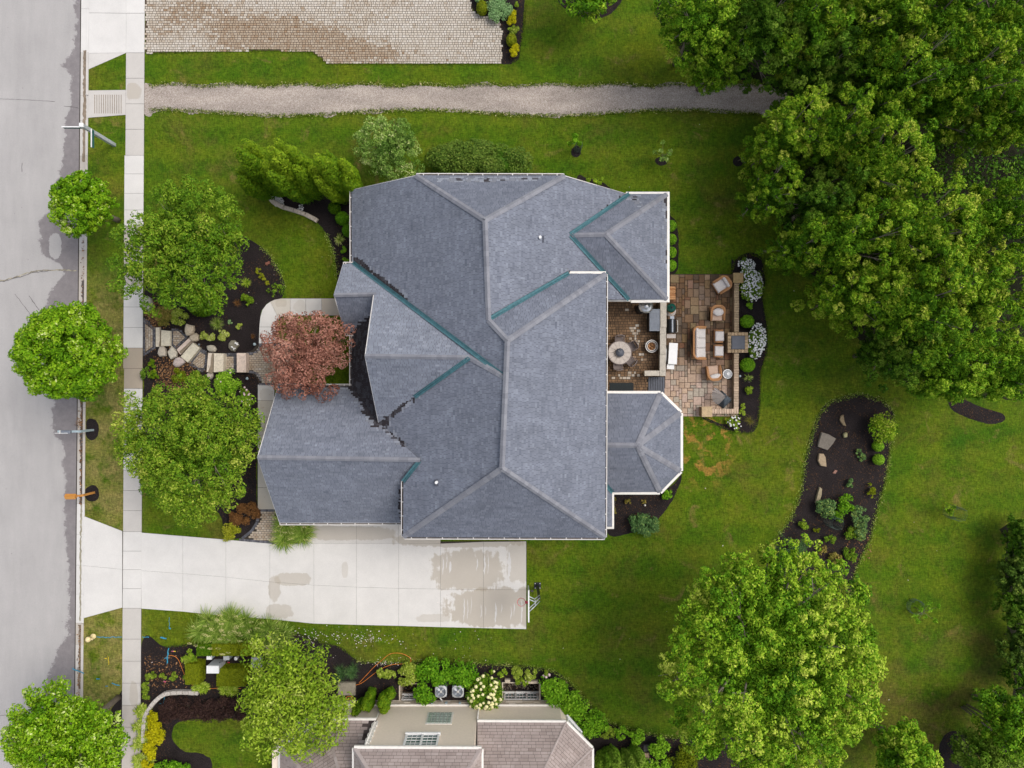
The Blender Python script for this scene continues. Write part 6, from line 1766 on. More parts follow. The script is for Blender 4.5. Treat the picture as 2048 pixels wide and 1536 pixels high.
def aircon(px, py, lab):
    h = .88; x, y, _ = P(px, py, h); root = thing('air_conditioner', lab, 'air conditioner', (x, y, 0), 'air conditioners by the beige wall')
    w = 23.5 * S * (1 - h / H); r = w * .42
    m = MB(); m.box((x, y, .39), (w * .94, w * .94, .74)); m.build('casing', MAT['grey_metal'], root)
    m = MB(); n = 24; sq = []
    for k in range(n):
        a = 2 * math.pi * k / n; q = max(abs(math.cos(a)), abs(math.sin(a))); e = min(w / 2 / q, w * .57); sq.append((x + e * math.cos(a), y + e * math.sin(a)))
    rr = [(x + r * math.cos(2 * math.pi * k / n), y + r * math.sin(2 * math.pi * k / n)) for k in range(n)]
    for k in range(n):
        j = (k + 1) % n
        m.face([(*sq[k], .80), (*sq[j], .80), (*rr[j], .86), (*rr[k], .86)]); m.face([(*sq[k], .74), (*sq[j], .74), (*sq[j], .80), (*sq[k], .80)]); m.face([(*rr[k], .86), (*rr[j], .86), (*rr[j], .70), (*rr[k], .70)])
    m.build('top_panel', MAT['grey_plastic'], root)
    m = MB(); m.lathe([(.0, .74), (r, .74)], (x, y, 0), 24); m.build('fan_well', MAT['black_rubber'], root)
    for k in range(4):
        a = rad(50 + 90 * k); m = MB(); c = Vector((x + math.cos(a) * r * .55, y + math.sin(a) * r * .55, .79))
        pts = [(-.11, -.03), (.02, -.07), (.10, -.05), (.11, .03), (.03, .06), (-.10, .03)]
        m.face([c + Vector((p[0] * math.cos(a) - p[1] * math.sin(a), p[0] * math.sin(a) + p[1] * math.cos(a), p[1] * .3)) for p in pts]); m.build('fan_blade', MAT['pale_metal'], root)
    m = MB(); m.lathe([(.075, .78), (.075, .83), (0, .84)], (x, y, 0), 14); m.build('fan_hub', MAT['cream_trim'], root)
    for k in range(9):
        t = -r + 2 * r * (k + 1) / 10; hw = math.sqrt(r * r - t * t); g = MB(); g.tube([(x - hw, y + t, .865), (x + hw, y + t, .865)], .005, 3); g.build('grille_wire', MAT['black_metal'], root)
aircon(881.5, 1384.5, 'air conditioner on the left, between the dark bush and its twin'); aircon(915.5, 1384.5, 'air conditioner on the right, touching the cream-flowered hydrangea')
m = MB(); m.tube([P(880, 1396, .4), P(883, 1399, .3), P(884, 1403, .2)], .04, 8); tag(m.build('insulated_pipe', MAT['white_paint']), 'short white insulated pipe from the left air conditioner to the wall', 'pipe')
# orange hoses
def hose(pts, lab, z=.05, r=.02, name='hose', mat='orange_rubber'):
    w = [Vector(P(x, y, z)) for x, y in pts]; fine = []
    for i in range(len(w) - 1):
        p0, p1, p2, p3 = w[max(0, i - 1)], w[i], w[i + 1], w[min(len(w) - 1, i + 2)]
        for j in range(5):
            t = j / 5; fine.append(.5 * ((2 * p1) + (-p0 + p2) * t + (2 * p0 - 5 * p1 + 4 * p2 - p3) * t * t + (-p0 + 3 * p1 - 3 * p2 + p3) * t ** 3))
    fine.append(w[-1]); m = MB(); m.tube(fine, r, 5); return tag(m.build(name, MAT[mat]), lab, 'hose')
hose([(718, 1366), (733, 1350), (747, 1335), (762, 1322), (778, 1309), (792, 1306), (806, 1308), (818, 1314), (822, 1320), (818, 1326), (803, 1328), (786, 1329), (770, 1334), (757, 1341), (742, 1352), (725, 1365), (712, 1370), (690, 1373), (676, 1370)], 'looped orange hose lying across lawn edge and mulch near the small conifers', .06, .017)
hose([(337, 1311), (348, 1312), (357, 1320), (364, 1337), (371, 1354), (381, 1367), (395, 1376), (420, 1377), (450, 1376), (482, 1377)], 'long orange hose curving through the mulch beside the clipped hedges', .05, .015)
m = MB()
for k in range(3): m.tube([P(699 + 7 * math.cos(a), 1396 + 3.5 * math.sin(a), .08 + .03 * k) for a in [i * .5 for i in range(14)]], .02, 5)
tag(m.build('coiled_hose', MAT['orange_rubber']), 'orange hose coiled at the foot of the beige wall', 'hose')
# small window-well stones
for (px_, py_, w_, d_, lab) in [(1015, 1363.5, .34, .2, 'short block'), (1061, 1366, .9, .16, 'long thin block')]:
    m = MB(); c = P(px_, py_ - 1, .14); m.box((c[0], c[1] + .05, .14), (w_, d_, .28), bevel=.02)
    o = m.build('edging_block', MAT['stone']); o.color = (.52, .44, .34, 1); tag(o, lab + ' of beige stone on the rim of the window well', 'stone block')
m = MB(); c = P(693, 1378, .2); m.box((c[0], c[1], .12), (1.1, .8, .24), bevel=.03); o = m.build('landing_block', MAT['stone']); o.color = (.28, .25, .19, 1); tag(o, 'weathered square stone block under the edge of the fruit tree', 'stone block')
# tree guards: low wire fences
MAT['wire'] = plain('green_wire', (.075, .12, .10), .6, .3)
def guard(px, py, r, h, lab):
    x, y, _ = P(px, py); root = thing('tree_guard', lab, 'tree guard', (x, y, 0), 'wire guards around saplings')
    for k in range(4):
        a = .6 + 1.571 * k; m = MB(); m.tube([(x + r * math.cos(a), y + r * math.sin(a), 0), (x + r * math.cos(a), y + r * math.sin(a), h + .1)], .018, 5); m.build('stake', MAT['wire'], root)
    for j in range(6):
        m = MB(); m.tube([(x + r * math.cos(a), y + r * math.sin(a), h * (j + 1) / 6) for a in [2 * math.pi * k / 20 for k in range(21)]], .006, 3); m.build('hoop_wire', MAT['wire'], root)
    m = MB()
    for k in range(30):
        a = 2 * math.pi * k / 30; m.tube([(x + r * math.cos(a), y + r * math.sin(a), .02), (x + r * math.cos(a), y + r * math.sin(a), h)], .005, 3)
    m.build('mesh_wires', MAT['wire'], root, 'stuff')
guard(1897, 1022, .42, 1.2, 'wire guard around the young tree on the right lawn')
guard(1826, 1211, .46, .5, 'low wire ring around a bare patch on the right lawn')
guard(1657, 1040, .36, 1.3, 'green wire cage among the leafy shrubs of the island bed')
guard(1155, 300, .22, 1.0, 'small wire guard at the left young tree on the lawn behind the house')
# ------------------------------------------------------------------ vegetation
def unit(v): return v / np.maximum(1e-9, np.linalg.norm(v, axis=1, keepdims=True))

def quads_mesh(name, verts, tint, mat, parent, nper=4, kind=None, off=None):
    """verts (n, 4, 3) float -> one mesh of loose quads"""
    n = len(verts)
    if off is None: off = np.array(root_loc(parent)) if parent is not None else np.zeros(3)
    v = (verts - off).reshape(-1, 3).astype(np.float32)
    me = bpy.data.meshes.new(name)
    me.vertices.add(len(v)); me.vertices.foreach_set('co', v.ravel())
    me.loops.add(n * 4); me.loops.foreach_set('vertex_index', np.arange(n * 4, dtype=np.int32))
    me.polygons.add(n); me.polygons.foreach_set('loop_start', np.arange(0, n * 4, 4, dtype=np.int32))
    a = me.attributes.new('tint', 'FLOAT', 'FACE'); a.data.foreach_set('value', tint.astype(np.float32))
    me.update(calc_edges=True)
    o = link_mesh(name, me, mat, parent)
    if kind: o['kind'] = kind
    return o

def leaf_quads(p, nrm, size, aspect, rng, droop=.0):
    """kite-shaped leaves at p facing nrm"""
    n = len(p)
    r = rng.normal(size=(n, 3)); t = unit(np.cross(nrm, r)); b = np.cross(nrm, t)
    l = (size * rng.uniform(.6, 1.35, n))[:, None]; w = l * aspect
    d = nrm * l * rng.uniform(-.25, .15, n)[:, None]
    return np.stack([p - t * l * .5, p + b * w * .5 - t * l * .05 + d * .3, p + t * l * .5 + d, p - b * w * .5 - t * l * .05 + d * .3], axis=1)

def cloud(clumps, n, size, rng, aspect=.55, out=.55, up=.5, rnd=.55, shell=.35, low=-.55, tvar=.13, tip=.16):
    """leaves over the outer shells of many ellipsoids; clumps rows: x y z rx ry rz tint"""
    c = np.asarray(clumps, float)
    wgt = (c[:, 3] * c[:, 4]) ** .9; wgt /= wgt.sum()
    k = rng.choice(len(c), n, p=wgt)
    z = rng.uniform(low, 1, n); a = rng.uniform(0, 2 * np.pi, n); s = np.sqrt(np.maximum(0, 1 - z * z))
    d = np.stack([s * np.cos(a), s * np.sin(a), z], 1)
    rr = 1 - shell * rng.random(n) ** 1.5
    p = c[k, :3] + d * c[k, 3:6] * rr[:, None]
    nrm = unit(d * out + np.array([0, 0, up]) + rng.normal(size=(n, 3)) * rnd)
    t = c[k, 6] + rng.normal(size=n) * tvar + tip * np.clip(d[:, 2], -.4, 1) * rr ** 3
    return leaf_quads(p, nrm, size, aspect, rng), np.clip(t, 0, 1)

def subclumps(cl, m, frac, rng, low=-.25, flat=.85, tv=.08):
    cl = np.asarray(cl, float); out = []
    for c in cl:
        z = rng.uniform(low, 1, m); a = rng.uniform(0, 6.283, m); s = np.sqrt(1 - z * z)
        q = rng.uniform(.62, .95, m)
        r = frac * rng.uniform(.65, 1.25, m)
        out.append(np.stack([c[0] + s * np.cos(a) * c[3] * q, c[1] + s * np.sin(a) * c[4] * q, c[2] + z * c[5] * q, c[3] * r, c[4] * r, c[5] * r * flat, c[6] + rng.normal(size=m) * tv], 1))
    return np.concatenate(out)

def crown_clumps(R, Rz, n, rng, frac=.34, low=-.3, lumpy=.16, tv=.10, t0=.42, relief=.08):
    rows = []
    ph = rng.uniform(0, 6.28, 5)
    for i in range(n):
        z = low + (1 - low) * (i + .5) / n; z = max(low, min(1, z + rng.normal() * .03)); a = 2.39996 * i + rng.normal() * .07
        s = math.sqrt(max(0, 1 - z * z))
        lump = 1 + lumpy * (math.sin(2 * a + ph[0]) * .5 + math.sin(3 * a + ph[1]) * .5 + rng.normal() * .5)
        rr = .74 * lump + rng.uniform(-relief, relief * .6)
        r = frac * R * rng.uniform(.75, 1.3)
        rows.append([s * math.cos(a) * R * rr, s * math.sin(a) * R * rr, z * Rz * (rr + .04), r, r, r * .95, t0 + rng.normal() * tv])
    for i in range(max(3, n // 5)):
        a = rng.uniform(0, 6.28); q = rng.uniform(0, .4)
        rows.append([math.cos(a) * R * q, math.sin(a) * R * q, rng.uniform(-.3, .15) * Rz, .34 * R, .34 * R, .28 * Rz, t0 - .2])  # inner clumps tinted darker, so shade in the crown's gaps lies in the colour
    return np.array(rows)

def trunk_mesh(rng, zc, clumps, r0, limbs, origin=(0, 0, 0), twigs=True):
    m = MB(); ox, oy, oz = origin
    top = zc * .95
    m.tube([(ox, oy, 0), (ox + .05, oy - .03, top * .35), (ox + .02, oy + .06, top * .7), (ox, oy, top)], [r0 * 1.25, r0, r0 * .75, r0 * .4], 8, .4)
    idx = rng.choice(len(clumps), min(limbs, len(clumps)), replace=False)
    for i in idx:
        c = clumps[i]; h = top * rng.uniform(.5, .92); e = np.array([ox + c[0], oy + c[1], oz + zc + c[2] + c[5] * .35])
        s = np.array([ox, oy, h]); mid = (s + e) / 2 + rng.normal(size=3) * .12 + np.array([0, 0, .12])
        m.tube([s, mid, e], [r0 * .42, r0 * .27, r0 * .08], 5, rng.uniform(.2, .9))
        if twigs:
            for q in range(3):
                f = e + np.clip(rng.normal(size=3), -1, 1) * np.array([c[3], c[4], c[5] * .6]) * .75; m.tube([mid + (e - mid) * rng.uniform(.2, .8), f], [r0 * .11, r0 * .03], 4, rng.uniform(.4, 1), cap=False)
    return m

def make_tree(name, label, cat, px, py, rpx, top, kind, n_cl, n_leaf, leaf, group=None, zr=.62, sub=9, seed=0, frac=.34, lumpy=.16, aspect=.55, tv=.10, t0=.40, limbs=9, r0=.14, low=-.3, rz=None, up=.35, out=.85, sub_frac=.42, rnd=.42, scale_xy=(1, 1), loc=None, extra=None, relief=.08):
    rng = np.random.default_rng(seed + 100)
    R = rpx * S * (1 - .8 * top / H); Rz = rz or R * zr; zc = top - Rz
    x, y, _ = P(px, py, zc) if loc is None else loc
    root = thing(name, label, cat, (x, y, 0), group)
    cl = crown_clumps(R, Rz, n_cl, rng, frac, low, lumpy, tv, t0, relief)
    cl[:, 0] *= scale_xy[0]; cl[:, 1] *= scale_xy[1]
    if extra is not None: cl = np.concatenate([cl, extra(R, Rz)])
    sc = subclumps(cl, sub, sub_frac, rng) if sub else cl
    sc[:, 2] += zc
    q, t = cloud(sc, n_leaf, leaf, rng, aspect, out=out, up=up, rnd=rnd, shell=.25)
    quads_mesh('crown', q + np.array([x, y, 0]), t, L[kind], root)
    m = trunk_mesh(rng, zc, cl, r0, limbs)
    m.v = [(a + x, b + y, c) for a, b, c in m.v]
    m.build('trunk', MAT['bark'], root)
    return root

def copy_tree(root, loc, rz, sc, label):
    r = root.copy(); COL.objects.link(r); r.location = loc; r.rotation_euler = (0, 0, rz); r.scale = sc
    r['label'] = label
    for ch in list(root.children):
        c = ch.copy(); COL.objects.link(c); c.parent = r
    return r

# --- street and front garden trees
make_tree('street_tree', 'small round street tree over the kerb, nearest the street sign', 'tree', 166, 411, 70, 5.2, 'street', 48, 26000, .14, 'round street trees along the kerb', seed=1, zr=.75, lumpy=.08, tv=.12, frac=.20, relief=.05)
make_tree('street_tree', 'largest round street tree, halfway along the kerb opposite the stone steps', 'tree', 141, 705, 118, 7.6, 'street', 84, 70000, .145, 'round street trees along the kerb', seed=2, zr=.72, lumpy=.05, frac=.145, sub=14, relief=.05, t0=.38)
make_tree('street_tree', 'open street tree in the lower corner with bare grey twigs in its crown', 'tree', 132, 1478, 130, 7.4, 'street', 70, 54000, .15, 'round street trees along the kerb', seed=3, zr=.6, lumpy=.12, frac=.155, sub=14, t0=.50, limbs=22, r0=.16)
make_tree('garden_tree', 'loose-crowned green tree shading the upper end of the front bed', 'tree', 375, 501, 134, 8.0, 'front', 62, 52000, .13, 'front garden trees', seed=4, zr=.62, lumpy=.28, frac=.185, sub=16, sub_frac=.34, t0=.42, tv=.08, limbs=16, scale_xy=(1.05, .95))
make_tree('garden_tree', 'wide yellow-green tree between the sidewalk and the garage gable', 'tree', 382, 896, 160, 8.4, 'front', 80, 72000, .13, 'front garden trees', seed=5, zr=.60, lumpy=.22, frac=.165, sub=16, sub_frac=.34, t0=.53, tv=.09, limbs=18, scale_xy=(1.05, .92))
make_tree('plum_tree', 'reddish-pink leaved tree over the paver entrance', 'tree', 617, 706, 88, 5.6, 'plum', 34, 24000, .13, seed=6, zr=.55, lumpy=.2, frac=.28, aspect=.45, t0=.5, limbs=12, r0=.09)
make_tree('fruit_tree', 'pale lime-green loose tree leaning over the neighbour\'s roof corner', 'tree', 584, 1392, 114, 6.2, 'lime', 64, 22000, .19, seed=7, zr=.55, lumpy=.26, frac=.27, t0=.50, limbs=14, aspect=.42)
make_tree('big_tree', 'huge rounded light-green tree on the back lawn', 'tree', 1543, 1324, 284, 11.5, 'maple', 150, 215000, .14, seed=8, zr=.46, lumpy=.07, frac=.093, t0=.50, relief=.09, tv=.17, limbs=26, r0=.3, sub=20, sub_frac=.25, low=-.45)

# --- the wood behind the house
protos = []
for i, (kind, t0, lum, lf) in enumerate([('oak', .46, .26, .20), ('oak', .40, .30, .19), ('oak', .54, .24, .21), ('maple', .42, .2, .19), ('dark', .62, .25, .20)]):
    protos.append((kind, i, t0, lum, lf))
made = {}
WT = [
    # px, py, r, top, proto, label
    (1393, 45, 100, 9.5, 3, 'bright green tree at the corner of the wood, nearest the cobbled drive'),
    (1438, 112, 66, 7.5, 3, 'small bright green tree hanging over the gravel path'),
    (1520, 60, 100, 11, 4, 'shaded green tree behind the bright corner tree'),
    (1610, 30, 112, 12, 0, 'olive-green tree at the upper picture edge, left of the middle of the wood'),
    (1745, 40, 118, 13, 2, 'yellow-tinged tree at the upper picture edge, in the middle of the wood'),
    (1880, 40, 120, 13, 0, 'olive-green tree at the upper picture edge, right of the middle of the wood'),
    (2010, 60, 115, 12.5, 1, 'dusky tree filling the upper right corner'),
    (1650, 135, 88, 9.5, 4, 'dark tree just above the hidden end of the gravel path'),
    (1790, 165, 100, 11.5, 1, 'dusky tree with bare branches above the dark clearing'),
    (1925, 165, 105, 12.5, 0, 'olive-green tree to the upper left of the dark clearing in the wood'),
    (2045, 210, 92, 12, 2, 'yellowish tree on the right edge, above the dark clearing'),
    (1583, 262, 88, 10, 2, 'yellow-green tree on the lawn side where the gravel path enters the wood'),
    (1548, 375, 66, 7.5, 1, 'small dusky tree jutting farthest toward the house lawn'),
    (1680, 262, 84, 11, 0, 'olive tree just below the end of the gravel path'),
    (1650, 400, 82, 9, 4, 'dark tree set back behind the small jutting tree'),
    (1770, 330, 105, 12, 2, 'yellow-green tree left of the dark clearing'),
    (1610, 490, 64, 8, 1, 'small dusky tree over the lawn edge, below the jutting one'),
    (1715, 480, 98, 11.5, 0, 'olive tree in the left half of the wood, level with the patio'),
    (1850, 470, 118, 13, 2, 'tall yellow-green tree below the dark clearing'),
    (2000, 430, 100, 12.5, 0, 'olive tree on the right edge, below the dark clearing'),
    (1725, 590, 92, 10.5, 2, 'yellow-green tree bulging over the lawn opposite the fire pier'),
    (1845, 610, 112, 12.5, 0, 'olive tree in the lower middle of the wood'),
    (1975, 580, 112, 12.5, 2, 'yellow-green tree in the lower right of the wood'),
    (1800, 705, 80, 8.5, 4, 'low dark tree under the lower fringe of the wood'),
    (1905, 735, 92, 9, 3, 'fresh green tree at the lower fringe of the wood, next to the small mulch patch'),
    (2010, 735, 88, 9.5, 3, 'fresh green tree at the lower fringe of the wood, on the right edge'),
]
rw = np.random.default_rng(77)
for (px, py, r, top, pi, lab) in WT:
    kind, i, t0, lum, lf = protos[pi]
    if pi not in made:
        made[pi] = make_tree('woodland_tree', lab, 'tree', px, py, r, top, kind, 72, 48000, lf * .8, 'trees of the wood', seed=20 + i, rz=(top - .9) / 2, lumpy=lum, frac=.155, t0=t0, tv=.17, limbs=16, r0=.15, aspect=.40, rnd=.6, low=-.75, sub=12, sub_frac=.36)
        made[pi]['R'] = r * (1 - .8 * top / H); made[pi]['T'] = top
    else:
        pr0 = made[pi]; k = r * (1 - .8 * top / H) / pr0['R']; kz = top / pr0['T']
        x, y, _ = P(px, py, top * .62)
        copy_tree(pr0, (x, y, 0), rw.uniform(0, 6.28), (k * rw.uniform(.92, 1.08), k * rw.uniform(.92, 1.08), kz), lab)
for o in made.values():
    del o['R']; del o['T']
for o in COL.objects:
    for key in ('R', 'T'):
        if key in o: del o[key]

def area_cloud(name, poly, n, zlo, zhi, r, kind, leaf, seed, dens=.5, low=0.0):
    """low growth nobody could count, over a photo outline"""
    rng = np.random.default_rng(seed); xs = [p[0] for p in poly]; ys_ = [p[1] for p in poly]; cl = []
    while len(cl) < n:
        x, y = rng.uniform(min(xs), max(xs)), rng.uniform(min(ys_), max(ys_))
        if inside((x, y), poly):
            z = rng.uniform(zlo, zhi); a = P(x, y, z); rr = r * rng.uniform(.6, 1.4); cl.append([a[0], a[1], z, rr, rr, rr * .6, rng.normal(.4, .14)])
    q, t = cloud(np.array(cl), int(n * dens * 100), leaf, rng)
    return quads_mesh(name, q, t, L[kind], None, kind='stuff')
area_cloud('undergrowth', [(1400, -40), (1430, 120), (1540, 150), (1600, 260), (1580, 380), (1640, 520), (1740, 640), (1830, 720), (2080, 760), (2080, -40)], 420, .3, 2.4, .75, 'dark', .19, 5, .75)

# --- smaller trees and tall shrubs at the edges
make_tree('young_maple', 'bright young tree at the lower picture edge, touching the huge tree', 'tree', 1808, 1500, 58, 5.5, 'maple', 26, 15000, .16, 'trees at the lower edge', seed=41, rz=2.4, low=-.8, t0=.45)
make_tree('edge_tree', 'tree with thin pale double trunk at the right lower edge', 'tree', 2020, 1440, 66, 6.0, 'maple', 26, 15000, .16, 'trees at the lower edge', seed=42, rz=2.7, low=-.8, t0=.34)
make_tree('edge_tree', 'dark white-flecked tree in the right lower corner', 'tree', 1975, 1525, 62, 5.0, 'dark', 26, 14000, .15, 'trees at the lower edge', seed=43, rz=2.2, low=-.8, t0=.75)
make_tree('edge_tree', 'dark tree cut by the upper picture edge above a mulch half-moon', 'tree', 1180, -26, 66, 4.6, 'maple', 20, 9000, .18, 'trees at the upper edge', seed=44, zr=.7, t0=.3)
m = MB(); a = P(1928, 1412, 0); b = P(1974, 1442, 2.6)
for d in (0, .18, -.14): m.tube([(a[0] + d, a[1] + d * .5, 0), (b[0] + d * 2, b[1] + d, 3.4)], [.07, .05], 6, .9)
tag(m.build('bare_trunks', MAT['bark']), 'three thin pale leaning trunks at the edge of the right lawn', 'tree trunk')

# --- cypresses beside the house: sheaves of upright lobes
def cypress(label, base_px, base_py, r, h, lobes, seed, kind='cedar', group='lobed golden cypresses', leaf=.115, nleaf=38000, lean=.06, name='cypress', t0=.5):
    rng = np.random.default_rng(seed); x, y, _ = P(base_px, base_py, 0); root = thing(name, label, 'tree', (x, y, 0), group); cl = []
    for i in range(lobes):
        ring = 0 if i < lobes * .3 else 1
        a = 2.4 * i + rng.normal() * .15; d = r * (.15 if ring == 0 else .56) * rng.uniform(.85, 1.12); top = h * (rng.uniform(.85, 1.0) if ring == 0 else rng.uniform(.55, .9)); w = r * rng.uniform(.30, .36)
        tt = t0 + rng.normal() * .07
        for k in range(9):
            u = k / 8; z = .25 + (top - .5) * u; ww = w * (.75 + .55 * math.sin(math.pi * min(1, u * .9 + .05))) * (1 - .35 * u ** 3); dd = d * (.55 + (.45 + lean) * u)
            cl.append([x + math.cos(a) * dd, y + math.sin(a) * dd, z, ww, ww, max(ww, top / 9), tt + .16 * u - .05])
            for q in range(2):
                e = rng.uniform(0, 6.28); cl.append([x + math.cos(a) * dd + math.cos(e) * ww * .55, y + math.sin(a) * dd + math.sin(e) * ww * .55, z + rng.normal() * .15, ww * .55, ww * .55, ww * .7, tt + rng.normal() * .05 + .12 * u])
    q, t = cloud(np.array(cl), nleaf, leaf, rng, .6, out=1.2, up=.25, rnd=.25, shell=.12, low=-.2, tvar=.09, tip=.16)
    quads_mesh('foliage', q, t, L[kind], root)
    m = MB(); m.tube([(x, y, 0), (x, y, h * .8)], [.12, .04], 7); m.build('trunk', MAT['bark'], root)
    return root
cypress('leftmost lobed cypress, its foot against the stone edging', 556, 374, 1.6, 6.8, 9, 51, t0=.40)
cypress('middle lobed cypress, the tallest of the three', 626, 382, 1.55, 7.6, 9, 52)
cypress('lobed cypress closest to the house corner', 700, 388, 1.5, 7.2, 9, 53)
cypress('leftmost small dense conifer against the beige wall', 722, 1402, .62, 2.4, 4, 54, 'cedar', 'small conifers against the beige wall', .11, 7000, t0=.38)
cypress('middle small dense conifer against the beige wall', 744, 1386, .75, 2.7, 4, 55, 'cedar', 'small conifers against the beige wall', .11, 9000, t0=.42)
cypress('right small dense conifer against the beige wall, next to the striped bush', 776, 1384, .78, 2.6, 4, 56, 'cedar', 'small conifers against the beige wall', .11, 9000, t0=.40)
cypress('dark feathery conifer at the lower edge, next to the brown-roofed bay', 1212, 1500, 1.0, 3.0, 6, 57, 'dark', 'dark conifers at the lower edge', .13, 11000, t0=.72)
cypress('dark feathery conifer at the lower edge, beside the small brick path', 1258, 1500, 1.0, 3.0, 6, 58, 'dark', 'dark conifers at the lower edge', .13, 11000, t0=.75)

# --- shrubs
def shrub(name, label, px, py, rx, ry, h, kind, group=None, style='leafy', leaf=None, dens=1.0, seed=None, t0=.45, cat='shrub', flowers=None, rot=0.0):
    """a mound of leaves with its own core, on the ground; rx, ry in photo pixels"""
    seed = seed if seed is not None else int(px * 7 + py * 13) % 9973
    rng = np.random.default_rng(seed); zc = h * .5
    x, y, _ = P(px, py, zc); root = thing(name, label, cat, (x, y, 0), group)
    RX, RY = rx * S * (1 - zc / H), ry * S * (1 - zc / H)
    cr, sr = math.cos(rot), math.sin(rot)
    if style == 'ball':
        leaf = leaf or .085
        cl = np.array([[0, 0, h * .5, RX * .97, RY * .97, h * .52, t0]])
        n = int(900 * max(RX, .2) * max(RY, .2) * 6 * dens); q, t = cloud(cl, n, leaf, rng, .6, out=1, up=.1, rnd=.45, shell=.10, low=-.8, tip=.1)
    elif style == 'cube':
        leaf = leaf or .08; n = int(2600 * (4 * RX * RY + 2 * (RX + RY) * h) * dens)
        f = rng.random(n); p = rng.uniform(-1, 1, (n, 3)); nn = np.zeros((n, 3)); A = [4 * RX * RY, 4 * RX * h * .5, 4 * RY * h * .5]; tot = A[0] + 2 * A[1] + 2 * A[2]
        c = np.cumsum([A[0], A[1], A[1], A[2], A[2]]) / tot; k = np.searchsorted(c, f)
        for kk, (ax, sg) in enumerate([(2, 1), (1, 1), (1, -1), (0, 1), (0, -1)]):
            s_ = k == kk; p[s_, ax] = sg * rng.uniform(.9, 1.02, s_.sum()); nn[s_, ax] = sg
        p = p * np.array([RX, RY, h * .5]) + np.array([0, 0, h * .5]); nrm = unit(nn + rng.normal(size=(n, 3)) * .5)
        q = leaf_quads(p, nrm, leaf, .6, rng); t = np.clip(t0 + rng.normal(size=n) * .14, 0, 1)
    else:
        leaf = leaf or .14
        nc = max(7, int(6 + RX * RY * 34)); a = rng.uniform(0, 6.283, nc); r_ = np.sqrt(rng.random(nc)) * .84
        cr_ = np.clip(.36 * min(RX, RY) * rng.uniform(.6, 1.35, nc), .06, .36)
        cl = np.stack([np.cos(a) * r_ * RX, np.sin(a) * r_ * RY, h * (.42 + .45 * (1 - r_ ** 2) * rng.uniform(.7, 1.1, nc)), cr_, cr_, np.minimum(cr_ * .8, h * .5), t0 + rng.normal(size=nc) * .07], 1)
        if style == 'airy': n = int(900 * RX * RY * dens) + 60
        else: n = int(2600 * RX * RY * dens * (.14 / leaf) ** 1.5) + 90
        q, t = cloud(cl, n, leaf, rng, .5, shell=.7 if style == 'airy' else .6, rnd=.6, low=-.6)
    v = q.copy(); v[..., 0], v[..., 1] = q[..., 0] * cr - q[..., 1] * sr, q[..., 0] * sr + q[..., 1] * cr
    quads_mesh('foliage', v + np.array([x, y, 0]), t, L[kind], root)
    m = MB()
    if style == 'cube': m.box((x, y, h * .45), (RX * 1.72, RY * 1.72, h * .9), rot, .2)
    elif style == 'ball': m.blob((x, y, h * .5), (RX * .88, RY * .88, h * .47), 12, 7, .03, .2, rz=rot)
    else:
        for k in range(6):
            a = k * 1.05; m.tube([(x, y, 0), (x + math.cos(a) * RX * .6, y + math.sin(a) * RY * .6, h * .7)], [.02, .006], 4, .2, cap=False)
    if style in ('cube', 'ball'): m.build('inner_growth', L[kind], root)
    else: m.build('stems', MAT['bark'], root)
    if flowers:
        fn, fr, fmat, single = flowers
        mm = MB()
        for k in range(fn):
            a, r_ = rng.uniform(0, 6.283), math.sqrt(rng.random()) * .97
            fx_, fy_ = math.cos(a) * r_ * RX, math.sin(a) * r_ * RY; fz_ = h * (.55 + .5 * (1 - r_ ** 2)) + rng.uniform(-.02, .08)
            s_ = fr * rng.uniform(.75, 1.25)
            tgt = MB() if single else mm
            tgt.blob((x + fx_ * cr - fy_ * sr, y + fx_ * sr + fy_ * cr, fz_), (s_, s_, s_ * .75), 7, 5, .12, seed=k)
            if single: tgt.build('bloom', MAT[fmat], root)
        if not single: o = mm.build('blossom', MAT[fmat], root); o['kind'] = 'stuff'
    return root

